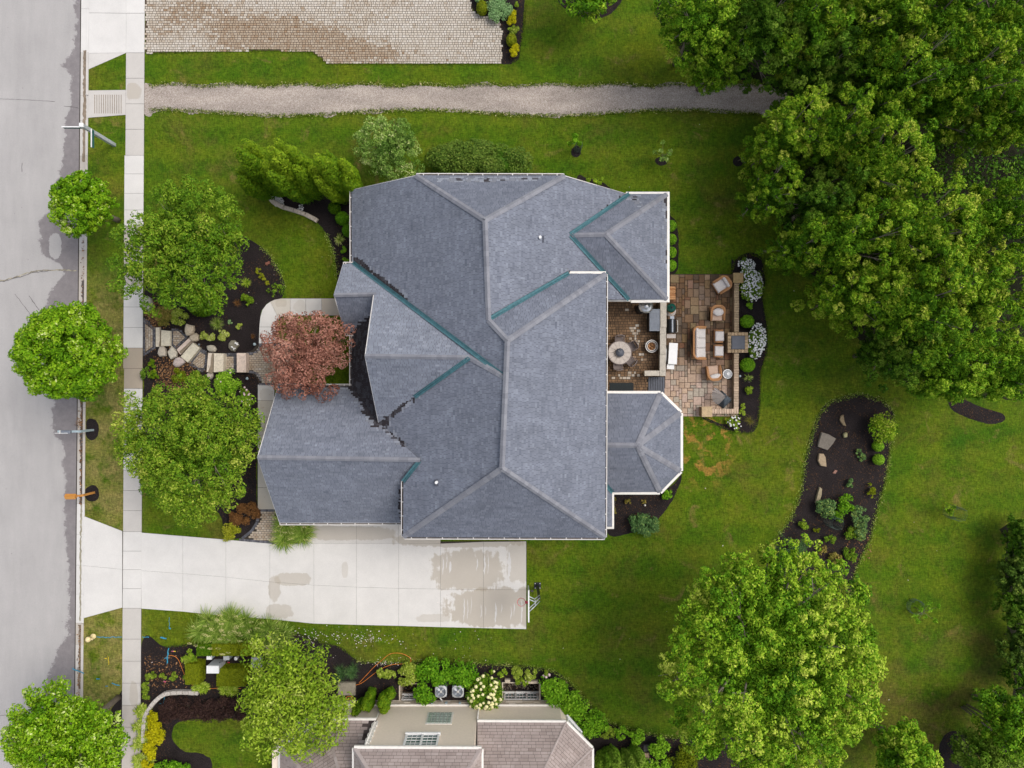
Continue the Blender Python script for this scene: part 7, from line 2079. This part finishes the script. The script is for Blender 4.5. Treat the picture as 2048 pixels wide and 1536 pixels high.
def tuft(name, label, px, py, rx, ry, h, kind, group=None, n=160, w=.03, seed=None, t0=.5, cat='ornamental grass', plumes=0, centres=1, arch=1.0):
    """arching blades springing from one or more crowns"""
    seed = seed if seed is not None else int(px * 3 + py * 11) % 9973
    rng = np.random.default_rng(seed); x, y, _ = P(px, py, h * .4); root = thing(name, label, cat, (x, y, 0), group)
    RX, RY = rx * S, ry * S
    cs = [(0, 0)] if centres == 1 else [(rng.uniform(-.8, .8) * RX, rng.uniform(-.7, .7) * RY) for _ in range(centres)]
    rr = min(RX, RY) if centres > 1 else None
    ci = rng.integers(0, len(cs), n); base = np.array(cs)[ci]
    a = rng.uniform(0, 2 * np.pi, n); reach = rng.uniform(.35, 1.05, n)
    L_ = np.stack([np.cos(a) * (rr or RX), np.sin(a) * (rr or RY)], 1) * reach[:, None]
    side = np.stack([-np.sin(a), np.cos(a)], 1); ts = [0, .35, .7, 1.0]; hh = h * rng.uniform(.6, 1.1, n); ww = w * rng.uniform(.6, 1.3, n)
    rows = []
    for tt in ts:
        z = hh * (1.9 * tt - (1.15 + .25 * arch) * tt * tt) + .02; pos = base + L_ * tt; wd = ww * (1 - .85 * tt)
        rows.append((np.concatenate([pos - side * wd[:, None] / 2, z[:, None]], 1), np.concatenate([pos + side * wd[:, None] / 2, z[:, None]], 1)))
    q = np.concatenate([np.stack([rows[i][0], rows[i][1], rows[i + 1][1], rows[i + 1][0]], 1) for i in range(3)])
    t1 = np.clip(t0 + rng.normal(size=n) * .2, 0, 1); t = np.concatenate([t1 - .05, t1, t1 + .06]).clip(0, 1)
    quads_mesh('blades', q + np.array([x, y, 0]), t, L[kind], root)
    if plumes:
        pc_ = []
        for k in range(plumes):
            c = cs[rng.integers(0, len(cs))]; a_ = rng.uniform(0, 6.28); pc_.append([c[0] + math.cos(a_) * (rr or RX) * .6, c[1] + math.sin(a_) * (rr or RY) * .6, h * .95, .15, .06, .06, .92])
        q, t = cloud(np.array(pc_), plumes * 40, .07, rng, .25, rnd=.9, tvar=.07, tip=0); quads_mesh('plumes', q + np.array([x, y, 0]), t, L['grass'], root)
    return root

B4 = 'clipped round boxwood balls'
for (py, w_) in ((452, 'topmost'), (479, 'second from the top'), (505, 'third from the top'), (531, 'lowest')):
    shrub('boxwood_ball', w_ + ' of four clipped balls in a row along the house wing', 1342, py, 11.5, 12, .75, 'box', B4, 'ball', t0=.55)
shrub('boxwood_ball', 'upper large clipped ball outside the patio wall', 1494, 643, 14.5, 13.5, .9, 'box', B4, 'ball', t0=.45)
shrub('boxwood_ball', 'lower large clipped ball outside the patio wall', 1495, 730, 15.5, 15, .9, 'box', B4, 'ball', t0=.5)
shrub('boxwood_ball', 'uppermost clipped ball beside the left house gutter', 669, 416, 13, 13, .9, 'cedar', B4, 'ball', t0=.35)
shrub('boxwood_ball', 'middle clipped ball beside the left house gutter', 685, 437, 14.5, 14.5, 1.0, 'box', B4, 'ball', t0=.3)
shrub('boxwood_ball', 'clipped ball half hidden by the left house gutter', 697, 461, 13, 14, .95, 'box', B4, 'ball', t0=.28)
shrub('boxwood_ball', 'small lime ball in the island bed, standing free', 1757, 919, 11.5, 11.5, .7, 'box', B4, 'ball', t0=.75)
shrub('boxwood_ball', 'small lime ball in the island bed under the gold-green shrub', 1756, 892, 11.5, 11.5, .7, 'box', B4, 'ball', t0=.68)
# white flowers by the patio
FW = 'white-flowering mounds behind the patio wall'
shrub('white_flower_shrub', 'upper white-flowering mound next to the corner pier', 1501, 568, 24, 37, .8, 'front', FW, 'leafy', .12, 1.0, flowers=(270, .05, 'white_flower', False), rot=.18)
shrub('white_flower_shrub', 'top tuft of white flowers above the corner pier', 1492, 530, 18, 13, .7, 'front', FW, 'leafy', .12, 1.0, flowers=(75, .05, 'white_flower', False))
shrub('white_flower_shrub', 'lower white-flowering mound behind the fireplace block', 1513, 682, 19, 37, .8, 'front', FW, 'leafy', .12, 1.0, flowers=(200, .05, 'white_flower', False), rot=-.12)
shrub('perennial', 'loose plant with a few white flowers at the lower end of the patio bed', 1468, 846, 15, 15, .5, 'lime', None, 'airy', .12, 1.6, cat='plant', flowers=(22, .055, 'white_flower', False))
shrub('perennial', 'small leafy green plant between the white flowers and the upper clipped ball', 1498, 609, 8, 8, .4, 'box', None, 'leafy', .13, t0=.6, cat='plant')
tuft('daylily', 'yellowish spiky plant below the lower clipped ball', 1496, 756, 11, 9, .4, 'grass', None, 60, .045, t0=.55, cat='plant')
shrub('perennial', 'lime leafy plant by the lower half of the patio wall', 1497, 778, 9, 11, .45, 'lime', None, 'leafy', .13, cat='plant')
shrub('perennial', 'chartreuse bush hugging the lower corner of the patio wall', 1484, 819, 8, 15, .55, 'lime', None, 'leafy', .08, 1.0, t0=.6)
tuft('dry_plant', 'withered brownish plant at the end of the patio bed', 1500, 842, 16, 14, .3, 'russet', None, 90, .015, t0=.35, cat='plant')
# front bed
shrub('grass_mound', 'round smooth green dome between front tree and steps', 405, 602, 34, 33, 1.0, 'cedar', None, 'ball', .10, 1.0, t0=.40)
shrub('russet_shrub', 'rust-tinged feathery shrub covering the second stone step', 331, 636, 21, 24, .9, 'russet', None, 'leafy', .09, 1.2)
VG = 'variegated cream-green bushes'
shrub('variegated_bush', 'cream-green bush at the right shoulder of the rust-tinged shrub', 358, 634, 17, 18, .6, 'varieg', VG, 'leafy', .11, 1.3, t0=.45)
shrub('variegated_bush', 'cream-green bush nearest the tan boulders', 415, 671, 13.5, 13, .45, 'varieg', VG, 'leafy', .10, 1.4, t0=.58)
shrub('variegated_bush', 'cream-green bush directly beside the grassy tuft in the front bed', 446, 669, 11.5, 12, .45, 'varieg', VG, 'leafy', .10, 1.4, t0=.58)
shrub('variegated_bush', 'small cream-green bush alone on the dark mulch', 481, 654.5, 8.5, 10, .4, 'varieg', VG, 'leafy', .10, 1.4, t0=.52)
tuft('grass_tuft', 'bright green grassy tuft in the front bed', 434, 648, 16, 15, .5, 'grass', 'grassy tufts', 260, .022, t0=.45)
shrub('perennial', 'tiny mint-green plant on the mulch next to the grassy tuft', 460, 644, 4, 5, .2, 'sage', None, 'leafy', .07, cat='plant')
shrub('perennial', 'bright green leafy bush at the right of the front tree', 494, 598, 13, 13, .5, 'lime', None, 'leafy', .13, t0=.25)
tuft('dry_plant', 'brown wiry tuft next to the bright green leafy bush', 474, 606, 11, 10, .35, 'rust', None, 110, .014, t0=.6, cat='plant')
tuft('dry_plant', 'small brown tuft near the pale blue path light', 506, 673, 7, 8, .3, 'rust', None, 70, .014, t0=.55, cat='plant')
tuft('daylily', 'yellow-green spiky plant in the shade of the front tree', 493, 565, 13, 12, .4, 'lime', None, 90, .05, t0=.55, cat='plant')
for px, py, r, lab in ((516, 542, 6.5, 'largest of the chartreuse clumps by the front lawn edge'), (522, 551, 5.5, 'second chartreuse clump by the front lawn edge'), (528, 559, 3.8, 'smallest chartreuse clump by the front lawn edge'), (534, 567, 5, 'lowest chartreuse clump, touching the twiggy plant')):
    shrub('sedum_clump', lab, px, py, r, r, .2, 'olive', 'chartreuse clumps', 'leafy', .07, t0=.7, cat='plant')
shrub('twiggy_plant', 'sparse twiggy plant where the mulch meets the front walk', 552, 581, 18, 14, .5, 'front', None, 'airy', .11, .9, t0=.55)
shrub('red_seedling', 'tiny red-leaved plant on the mulch by the front lawn', 536.5, 526.5, 5, 5, .2, 'plum', None, 'leafy', .10, cat='plant')
shrub('small_evergreen', 'small evergreen bush at the sidewalk, upper of two', 304, 727, 9.5, 9, .6, 'cedar', None, 'leafy', .09, t0=.55)
shrub('small_evergreen', 'small evergreen bush at the sidewalk, lower of two', 309, 749, 11, 10, .6, 'cedar', None, 'leafy', .09, t0=.55)
shrub('small_evergreen', 'dark soft conifer leaning onto the sidewalk', 293, 748, 11, 16, .7, 'dark', None, 'leafy', .08, t0=.7)
shrub('golden_juniper', 'golden-brown juniper in the leaf litter below the boulders', 360, 752, 16, 18, .7, 'olive', None, 'leafy', .08, t0=.35)
shrub('garden_shrub', 'mid-green shrub left of the bright round shrub', 395, 760, 20, 17, .8, 'front', None, 'leafy', .11, t0=.6)
shrub('bright_round_shrub', 'bright apple-green round shrub covering part of the stone steps', 456, 766, 27, 27, 1.0, 'box', None, 'leafy', .15, 1.2, t0=.70, flowers=(6, .06, 'pink_flower', False))
shrub('rose_bush', 'bush with pale pink blooms beside the concrete house walk', 494, 795, 16, 22, .8, 'front', None, 'leafy', .11, t0=.5, flowers=(16, .06, 'pink_flower', False))
shrub('garden_shrub', 'green bush touching the front bed end of the house walk', 508, 850, 14, 22, .8, 'front', None, 'leafy', .11, t0=.45)
shrub('rusty_juniper', 'rust-brown spreading shrub between lawn and brick landing', 492, 1026, 38, 20, .8, 'rust', None, 'leafy', .09, 1.5, t0=.45, rot=.35)
shrub('golden_barberry', 'yellow-green bush at the driveway edge', 463, 1063, 20, 19, .7, 'olive', None, 'leafy', .11, t0=.80)
tuft('ornamental_grass', 'ornamental grass clump under the garage gutter by the driveway', 585, 1066, 42, 32, 1.0, 'grass', 'ornamental grasses', 1300, .05, t0=.40, plumes=14, centres=5)
tuft('spiky_yucca', 'spiky yellow-green plant between clipped balls and entrance gable', 679, 480, 14, 15, .5, 'grass', None, 60, .06, t0=.62, cat='plant')
shrub('perennial', 'small leafy plant below the spiky plant by the gutter', 687, 499, 7, 7, .3, 'box', None, 'leafy', .12, cat='plant', t0=.55)
shrub('perennial', 'small leafy plant at the corner of the entrance gable gutter', 693, 519, 8, 6, .3, 'box', None, 'leafy', .12, cat='plant', t0=.6)
# brick landing at the driveway
land = sheet('brick_landing', outline([(511, 1019), (548, 1019), (560, 1040), (560, 1091), (541, 1087), (478, 1081), (500, 1062), (511, 1045)], .016, .3, 0, False, seed=1), MAT['joint_dark'])
pave('paver', [(523, 1024), (549, 1024), (560, 1042), (560, 1085), (541, 1082), (491, 1077), (510, 1062), (520, 1045)], .205, .14, .05, tan, MAT['paver'], land, gap=.009)
border_line(land, [(478, 1079.5), (541, 1085), (556, 1088)], .15); border_line(land, [(484, 1077), (503, 1062), (514, 1045), (518, 1024)], .16); border_line(land, [(513, 1021), (548, 1021)], .16)
# tall round shrub-tree and hedge on the far side
make_tree('shrub_tree', 'pale silvery-green bush with upright shoots behind the roof edge', 'shrub', 776, 298, 76, 4.4, 'pale', 46, 17000, .13, seed=61, zr=.8, frac=.17, lumpy=.16, t0=.48, tv=.16, aspect=.4, rnd=.7, limbs=10, r0=.06)
rng_ = np.random.default_rng(5)
hx, hy, _ = P(958, 322, 1.2); hd = thing('viburnum_hedge', 'broad rounded dark green hedge along the far side of the roof', 'hedge', (hx, hy, 0))
cl = []
for k in range(60):
    a, r_ = rng_.uniform(0, 6.28), math.sqrt(rng_.random()); cl.append([hx + math.cos(a) * r_ * 2.9, hy + math.sin(a) * r_ * .95, 1.1 + .75 * (1 - r_ ** 2), .55, .5, .45, rng_.normal(.42, .07)])
q, t = cloud(np.array(cl), 19000, .13, rng_, .6, shell=.3); quads_mesh('foliage', q, t, L['hedge'], hd)
m = MB(); m.blob((hx, hy, .8), (3.0, 1.0, .9), 16, 8, .05); m.build('inner_growth', L['dark'], hd)
shrub('hosta', 'lime strap-leaved plant under the far roof edge', 1190, 362, 19, 8, .4, 'lime', None, 'leafy', .18, cat='plant')
# upper bed beside the cobbled drive
TB = 'bushes in the bed by the cobbled drive'
shrub('clipped_bush', 'olive oval clipped bush at the edge of the cobbled drive', 964, 16, 12, 15, .8, 'olive', TB, 'ball', t0=.35)
shrub('sage_bush', 'large grey-green mound in the upper bed', 999, 20, 24, 27, .8, 'sage', TB, 'leafy', .10, 1.4, t0=.35)
shrub('sage_bush', 'grey-green bush cut by the upper picture edge', 958, -10, 13, 13, .7, 'sage', TB, 'leafy', .11, 1.2, t0=.25)
shrub('golden_bush', 'golden bush cut by the upper picture edge', 986, -4, 8, 9, .5, 'gold', TB, 'leafy', .10, 1.3)
shrub('golden_bush', 'upper round golden bush in the narrow bed', 1024.5, 35, 12.5, 13.5, .7, 'gold', TB, 'leafy', .09, 1.4)
shrub('golden_bush', 'lower round golden bush at the end of the narrow bed', 1028, 102, 12.5, 13, .7, 'gold', TB, 'leafy', .09, 1.4, t0=.52)
shrub('variegated_bush', 'pale variegated bush between the two round golden bushes', 1026, 60, 11, 11, .5, 'varieg', VG, 'leafy', .10, t0=.30)
shrub('clipped_bush', 'olive clipped bush just above the lower golden bush', 1023, 81, 11, 13, .7, 'olive', TB, 'ball', t0=.45)
shrub('lime_bush', 'small lime bush between the sage mound and the lawn', 1034, 10, 6, 9, .5, 'lime', TB, 'leafy', .10)
# sunroom bed
shrub('garden_shrub', 'small leafy bush under the sunroom corner', 1334, 988, 10, 11, .5, 'box', None, 'leafy', .14, t0=.5)
shrub('spreading_evergreen', 'blue-green spreading evergreen below the sunroom bed', 1284, 1048, 35, 22, .8, 'blue', None, 'leafy', .13, 1.2, t0=.45, rot=-.3)
shrub('perennial', 'red-tinged narrow plants along the sunroom side strip', 1230, 1010, 6, 22, .4, 'russet', None, 'airy', .11, 3, cat='plant')
shrub('dry_plant', 'withered plant in the middle of the sunroom bed', 1256, 1002, 8, 6, .25, 'russet', None, 'airy', .10, 3, cat='plant')
shrub('dry_plant', 'small withered plant at the right of the sunroom bed', 1287, 1003, 6, 4, .2, 'russet', None, 'airy', .10, 3, cat='plant')
mm = MB(); c = P(1290, 1010.5, .08); mm.blob(c, (.07, .07, .06), 8, 5, .1); tag(mm.build('garden_ball', MAT['cream_trim']), 'small pale ball lying in the sunroom bed', 'ball')
# island bed
IS = 'shrubs of the island bed'
shrub('gold_green_shrub', 'gold-green loose shrub at the top of the island bed', 1762, 856, 31, 30, 1.2, 'oak', IS, 'leafy', .15, .8, t0=.62)
shrub('trailing_plant', 'trailing blue-green plant in the middle of the island bed', 1721, 908, 8, 20, .3, 'blue', IS, 'airy', .12, 2.5, t0=.6, rot=.45)
shrub('perennial', 'small leafy plant near the middle of the island bed', 1700, 966, 10, 9, .4, 'blue', IS, 'leafy', .12, t0=.6, cat='plant')
shrub('perennial', 'thin olive plant at the right rim of the island bed', 1741, 982, 9, 17, .4, 'olive', IS, 'airy', .11, 1.8, cat='plant', rot=.3)
shrub('leafy_shrub', 'blue-green leafy shrub touching the stone sliver', 1652, 1016, 22, 18, .9, 'blue', IS, 'leafy', .13, 1.0, t0=.65)
shrub('leafy_shrub', 'bright green leafy shrub right of the blue-green one', 1690, 1008, 18, 20, .9, 'box', IS, 'leafy', .14, .9, t0=.5)
shrub('leafy_shrub', 'tall straggly green shrub along the right side of the island bed', 1720, 1042, 17, 42, .9, 'blue', IS, 'leafy', .13, .8, t0=.65)
shrub('lime_bush', 'small round lime bush on the open mulch of the island bed', 1607, 1047, 10.5, 10.5, .5, 'lime', IS, 'leafy', .10, 1.1, t0=.4)
shrub('perennial', 'wispy small plant below the round lime bush', 1633, 1058, 7, 7, .3, 'olive', IS, 'airy', .10, 3, cat='plant')
shrub('perennial', 'rust-tinged weedy plant low in the island bed', 1668, 1120, 14, 15, .4, 'russet', IS, 'airy', .11, 2.5, cat='plant')
shrub('perennial', 'weedy green plant at the lower right rim of the island bed', 1700, 1112, 14, 22, .4, 'front', IS, 'airy', .11, 2.5, cat='plant')
for px, py, rx, ry, kd, lab in [(1705, 1065, 16, 20, 'front', 'loose weedy growth right of the wire cage in the island bed'), (1660, 1078, 13, 10, 'front', 'low scattered plant below the wire cage in the island bed'), (1645, 1100, 10, 9, 'russet', 'tiny reddish plant left of the rust-tinged weed in the island bed'), (1672, 1030, 14, 16, 'box', 'airy green plant in front of the wire cage in the island bed')]:
    shrub('perennial', lab, px, py, rx, ry, .5, kd, IS, 'airy', .12, 2.2, cat='plant', t0=.5)
sx_, sy_, _ = P(1585, 1102, .8); sp = thing('spruce_shrub', 'blue-green spruce with long branch fingers at the foot of the island bed', 'shrub', (sx_, sy_, 0), IS)
cl = []; rng_ = np.random.default_rng(8)
for k in range(26):
    a = rng_.uniform(0, 6.28); ln = rng_.uniform(.8, 1.55)
    for j in range(9):
        u = (j + 1) / 9; cl.append([sx_ + math.cos(a) * ln * u, sy_ + math.sin(a) * ln * u * .8, 1.35 - .75 * u + rng_.normal() * .04, .14 * (1.15 - u * .6), .14 * (1.15 - u * .6), .08, .42 + .35 * (u > .9) + rng_.normal() * .05])
q, t = cloud(np.array(cl), 8000, .12, rng_, .18, rnd=.8, tip=.1); quads_mesh('needles', q, t, L['blue'], sp)
m = MB(); m.tube([(sx_, sy_, 0), (sx_, sy_, 1.35)], [.07, .02], 6); m.build('trunk', MAT['bark'], sp)
# saplings
def sapling(label, px, py, tx, ty, r, kind, seed, h=1.7, n=260, leaf=.16):
    rng = np.random.default_rng(seed); x, y, _ = P(px, py); ex, ey, _ = P(tx, ty, h); root = thing('sapling', label, 'young tree', (x, y, 0), 'young trees on the lawns')
    m = MB(); m.tube([(x, y, 0), (ex, ey, h * .8)], [.03, .012], 6); cl = []
    for k in range(9):
        a, q = rng.uniform(0, 6.28), rng.uniform(.3, 1); c = (ex + math.cos(a) * r * q * S, ey + math.sin(a) * r * q * S, h * rng.uniform(.6, 1.05)); m.tube([(ex, ey, h * .55), c], [.012, .005], 4, cap=False)
        cl.append([*c, .16, .16, .12, rng.normal(.5, .1)])
    m.build('trunk', MAT['bark'], root); q, t = cloud(np.array(cl), n, leaf, rng, .35, shell=.8, rnd=.7); quads_mesh('crown', q, t, L[kind], root)
sapling('young tree with drooping bright leaves on the lawn behind the roof, nearer the house', 1153, 303, 1152, 279, 12, 'box', 71, leaf=.2)
sapling('thin airy young tree on the lawn behind the roof, nearer the wood', 1322, 322, 1331, 304, 20, 'pale', 72, n=330)
sapling('young yellow-green tree inside a wire guard on the right lawn', 1896, 1022, 1908, 1020, 13, 'oak', 73)
sapling('sprawling young green tree below the low wire ring', 1828, 1214, 1860, 1232, 26, 'box', 74, n=360)
sapling('thin young tree in a mulch ring against the wood', 1476, 322, 1492, 312, 14, 'oak', 75)
# neighbour's garden
tuft('ornamental_grass', 'broad mass of ornamental grass below the driveway, nearer the sidewalk', 437, 1256, 56, 34, 1.2, 'grass', 'ornamental grasses', 2000, .055, t0=.42, plumes=34, centres=12)
tuft('ornamental_grass', 'mass of ornamental grass below the driveway, running into the fruit tree', 530, 1262, 52, 32, 1.2, 'grass', 'ornamental grasses', 1700, .055, t0=.36, plumes=18, centres=10)
HC = 'clipped cubes of hedge around the utility boxes'
for (px, py, rx, ry, lab) in [(456, 1295, 26, 11, 'long clipped hedge block behind the round utility post'), (502, 1295, 17, 11, 'clipped hedge block behind the low grey utility box'), (414, 1295, 14, 11, 'dark clipped hedge block overhung by ornamental grass'),
                              (391, 1343, 14, 20, 'clipped hedge cube left of the largest utility box'), (454, 1349, 15, 17, 'clipped hedge cube right of the largest utility box'), (481, 1349, 15, 17, 'clipped hedge cube next to the fruit tree')]:
    shrub('clipped_hedge', lab, px, py, rx, ry, .95, 'olive' if px != 414 else 'cedar', HC, 'cube', t0=.42)
tuft('daylily', 'band of yellow-green daylilies below the clipped hedges, left part', 408, 1372, 26, 12, .5, 'lime', 'daylilies below the hedges', 620, .075, t0=.62, cat='plant', centres=6)
tuft('daylily', 'band of yellow-green daylilies below the clipped hedges, right part', 452, 1378, 26, 13, .5, 'lime', 'daylilies below the hedges', 640, .075, t0=.62, cat='plant', centres=6)
shrub('feathery_conifer', 'feathery green conifer pointing into the mulch left of the hedges', 378, 1314, 16, 17, .7, 'front', None, 'leafy', .16, 1.0, t0=.6)
SB = 'small bushes in the sparse mulch bed'
for (px, py, r, lab) in [(301, 1351, 10, 'leftmost of three small bushes in a row on the sparse mulch'), (326, 1352, 7, 'middle of three small bushes in a row on the sparse mulch'), (347, 1353, 8, 'rightmost of three small bushes in a row on the sparse mulch'), (296, 1371, 11, 'small bush at the sidewalk edge, above its twin'), (292, 1389, 10, 'small bush at the sidewalk edge, just above the striped hostas'), (371, 1356, 5, 'tiny bush beside the orange hose')]:
    shrub('small_bush', lab, px, py, r, r, .4, 'varieg', SB, 'leafy', .11, .9, t0=.15)
tuft('hosta', 'striped hostas spilling along the sidewalk, upper stretch', 283, 1437, 14, 30, .45, 'varieg', 'striped hostas by the sidewalk', 620, .13, t0=.45, cat='plant', centres=9)
tuft('hosta', 'striped hostas spilling along the sidewalk, lower stretch', 287, 1500, 16, 38, .45, 'varieg', 'striped hostas by the sidewalk', 800, .13, t0=.48, cat='plant', centres=11)
GS = 'golden shrubs along the low grey wall'
for (px, py, rx, ry, lab) in [(308, 1440, 13, 22, 'golden shrub inside the curve of the low grey wall, upper'), (311, 1468, 19, 20, 'widest golden shrub inside the low grey wall'), (301, 1497, 15, 22, 'golden shrub at the lower end of the low grey wall'), (296, 1535, 13, 20, 'golden shrub cut by the lower picture edge')]:
    shrub('golden_shrub', lab, px, py, rx, ry, .7, 'gold', GS, 'leafy', .15, 1.1, t0=.40)
SM = 'dark purple shrubs in a row'
for k, (px, lab) in enumerate([(338, 'first dark purple shrub, nearest the curve of the wall'), (372, 'second dark purple shrub from the curve of the wall'), (408, 'dark purple shrub in the middle of the row'), (444, 'second dark purple shrub from the fruit tree'), (476, 'dark purple shrub half under the fruit tree')]):
    shrub('purple_shrub', lab, px, 1417 + (3 if k == 0 else 0), 23, 25, .9, 'smoke', SM, 'leafy', .10, 1.1, t0=.45)
shrub('leafy_shrub', 'green leafy shrub at the lower picture edge, left of the small lawn', 345, 1540, 45, 22, .8, 'box', None, 'leafy', .17, 1.0, t0=.4)
tuft('pine_shrub', 'dark needle-leaved shrub between the fruit tree and the small conifers', 692, 1346, 30, 17, .6, 'blue', None, 700, .016, t0=.4, cat='shrub', centres=7)
for (px, py, rx, ry, lab) in [(819, 1350, 26, 24, 'largest cream-green bush above the small window well'), (783, 1347, 12, 11, 'small cream-green bush behind the right small conifer'), (766, 1345, 12, 10, 'small cream-green bush under the looped hose'),
                              (1033, 1347, 13, 14, 'cream-green bush above the wide window well, left'), (1062, 1349, 13, 13, 'cream-green bush above the wide window well, right')]:
    shrub('variegated_bush', lab, px, py, rx, ry, .8, 'varieg', VG, 'leafy', .12, 1.2, t0=.38)
shrub('lime_bush', 'lime trailing bush on the rim of the wide window well', 1045, 1364, 14, 8, .4, 'lime', None, 'leafy', .10, 1.2)
AZ = 'glossy green bushes at the beige wall'
for (px, py, rx, ry, h, lab) in [(870, 1343, 40, 27, 1.1, 'left half of the wide dark green bush above the air conditioners'), (926, 1345, 38, 26, 1.1, 'right half of the wide dark green bush above the air conditioners'), (848, 1386, 23, 22, 1.1, 'round glossy bush left of the air conditioners'),
                                 (1108, 1377, 30, 31, 1.2, 'glossy green bush beside the wide window well'), (1143, 1408, 33, 30, 1.2, 'glossy green bush in front of the bay window'), (1182, 1446, 33, 28, 1.2, 'glossy green bush at the corner of the brown-roofed bay')]:
    shrub('glossy_bush', lab, px, py, rx, ry, h, 'box', AZ, 'leafy', .17, 1.0, t0=.52 if px > 1000 else .36)
shrub('hydrangea', 'hydrangea with cream-yellow flower heads at the beige wall', 969, 1388, 36, 39, 1.3, 'front', None, 'leafy', .15, 1.0, t0=.4, flowers=(58, .105, 'cream_flower', True))
shrub('perennial', 'lime leafy plant right of the hydrangea in the mulch', 1005, 1345, 10, 9, .4, 'lime', None, 'leafy', .14, cat='plant', t0=.4)
shrub('perennial', 'little plant with one cream bloom on the mulch', 984, 1343, 5, 6, .4, 'front', None, 'leafy', .12, cat='plant', flowers=(1, .09, 'cream_flower', False))
shrub('perennial', 'pale flowering plant at the top of the glossy bush row', 1092, 1347, 7, 7, .6, 'varieg', None, 'leafy', .11, cat='plant', flowers=(3, .09, 'pink_flower', False), t0=.2)
shrub('variegated_bush', 'yellowish scruffy bush below the glossy row', 1214, 1464, 20, 14, .6, 'varieg', VG, 'leafy', .11, 1.0, t0=.22)
shrub('leafy_shrub', 'fresh green bush left of the stone path at the lower edge', 1243, 1466, 13, 15, .8, 'box', None, 'leafy', .16, t0=.6)
shrub('leafy_shrub', 'fresh green bush right above the stone path at the lower edge', 1273, 1472, 16, 16, .8, 'box', None, 'leafy', .16, t0=.6)
shrub('leafy_shrub', 'bright green bush right of the stone path at the lower edge', 1321, 1492, 26, 22, .9, 'box', None, 'leafy', .16, t0=.62)
shrub('leafy_shrub', 'bright green bush at the lower picture edge right of the stone path', 1318, 1530, 24, 22, .9, 'box', None, 'leafy', .15, t0=.65)
shrub('leafy_shrub', 'dull green bush in the shade of the huge tree at the lower edge', 1368, 1518, 34, 26, .8, 'olive', None, 'leafy', .13, t0=.2)
# stepping path at the lower edge
for (x0, y0, x1, y1, c, lab) in [(1287, 1489, 1298, 1502, (.12, .11, .10), 'dark stepping stone between the lower bushes'), (1286, 1505, 1298, 1518, (.42, .30, .2), 'tan stepping stone at the lower picture edge')]:
    m = MB(); a, b = P(x0, y0), P(x1, y1); m.box(((a[0] + b[0]) / 2, (a[1] + b[1]) / 2, .04), (b[0] - a[0], a[1] - b[1], .08), bevel=.02); o = m.build('stepping_stone', MAT['stone']); o.color = (*c, 1); tag(o, lab, 'stepping stone')
pp = sheet('brick_path', [P(1286, 1520, .014), P(1309, 1520, .014), P(1309, 1640, .014), P(1286, 1640, .014)], MAT['joint_dark'])
pave('border_paver', [(1287, 1521), (1308, 1521), (1308, 1640), (1287, 1640)], .24, .15, .05, lambda x, y: random.uniform(.4, 1), MAT['border_paver'], pp, gap=.01)
# hedge along the right picture edge
EH = 'tall bushes along the right picture edge'
for k, (px, py, r, top, kind, lab) in enumerate([(2050, 1078, 46, 3.6, 'dark', 'uppermost tall bush on the right picture edge'), (2036, 1146, 44, 3.2, 'hedge', 'second tall bush on the right picture edge'), (2046, 1214, 50, 3.8, 'dark', 'third tall bush on the right picture edge'), (2052, 1288, 48, 3.4, 'hedge', 'fourth tall bush on the right picture edge'), (2062, 1352, 46, 3.6, 'dark', 'lowest tall bush on the right picture edge')]):
    make_tree('hedge_bush', lab, 'shrub', px, py, r, top, kind, 44, 13000, .15, EH, seed=81 + k, rz=top * .48, low=-.8, frac=.2, lumpy=.3, tv=.15, t0=.62 if kind == 'dark' else .25, relief=.12, r0=.05, limbs=6)
# ragged grass along the edges of paths and beds
def fringe(name, lines, n, w, kind, leaf, seed, t0=.45):
    rng = np.random.default_rng(seed); segs = []
    for l in lines:
        for a, b in zip(l[:-1], l[1:]): segs.append((np.array(P(*a)), np.array(P(*b))))
    ln = np.array([np.linalg.norm(b - a) for a, b in segs]); k = rng.choice(len(segs), n, p=ln / ln.sum()); u = rng.random(n)
    A = np.array([s[0] for s in segs])[k]; B = np.array([s[1] for s in segs])[k]
    p = A + (B - A) * u[:, None]; p[:, :2] += rng.normal(size=(n, 2)) * w; p[:, 2] = rng.uniform(.02, .06, n)
    nrm = unit(np.array([0, 0, 1.0]) + rng.normal(size=(n, 3)) * .6)
    return quads_mesh(name, leaf_quads(p, nrm, leaf, .3, rng), np.clip(t0 + rng.normal(size=n) * .18, 0, 1), L[kind], None, kind='stuff')
gtop = [(x, 170 + 2.5 * math.sin(x * .05)) for x in range(300, 1540, 20)]; gbot = [(x, 226 + 6 * math.sin(x * .012 + 1.0)) for x in range(300, 1540, 20)]
fringe('edge_grass', [gtop, gbot], 9000, .09, 'edgegrass', .12, 1)
fringe('dry_edge_grass', [gtop, gbot], 3000, .07, 'grass', .10, 2, .8)
bl = [b + [b[0]] for b, sm in BEDS[2:4]] + [NB[1:24]] + [[(290.5, 107), (430, 103), (540, 101), (625, 104), (655, 128), (1004, 128)]] + [[(1052, 10), (1046, 60), (1038, 118), (1022, 128)]]
fringe('dry_edge_grass', [b + [b[0]] for b, sm in BEDS[2:3]] + [NB[8:22]] + [[(569, 578), (562, 548), (545, 518), (520, 492)], [(652, 468), (668, 508), (675, 560)]], 5200, .10, 'grass', .10, 4, .55)
fringe('edge_grass', bl, 11000, .05, 'edgegrass', .11, 3)
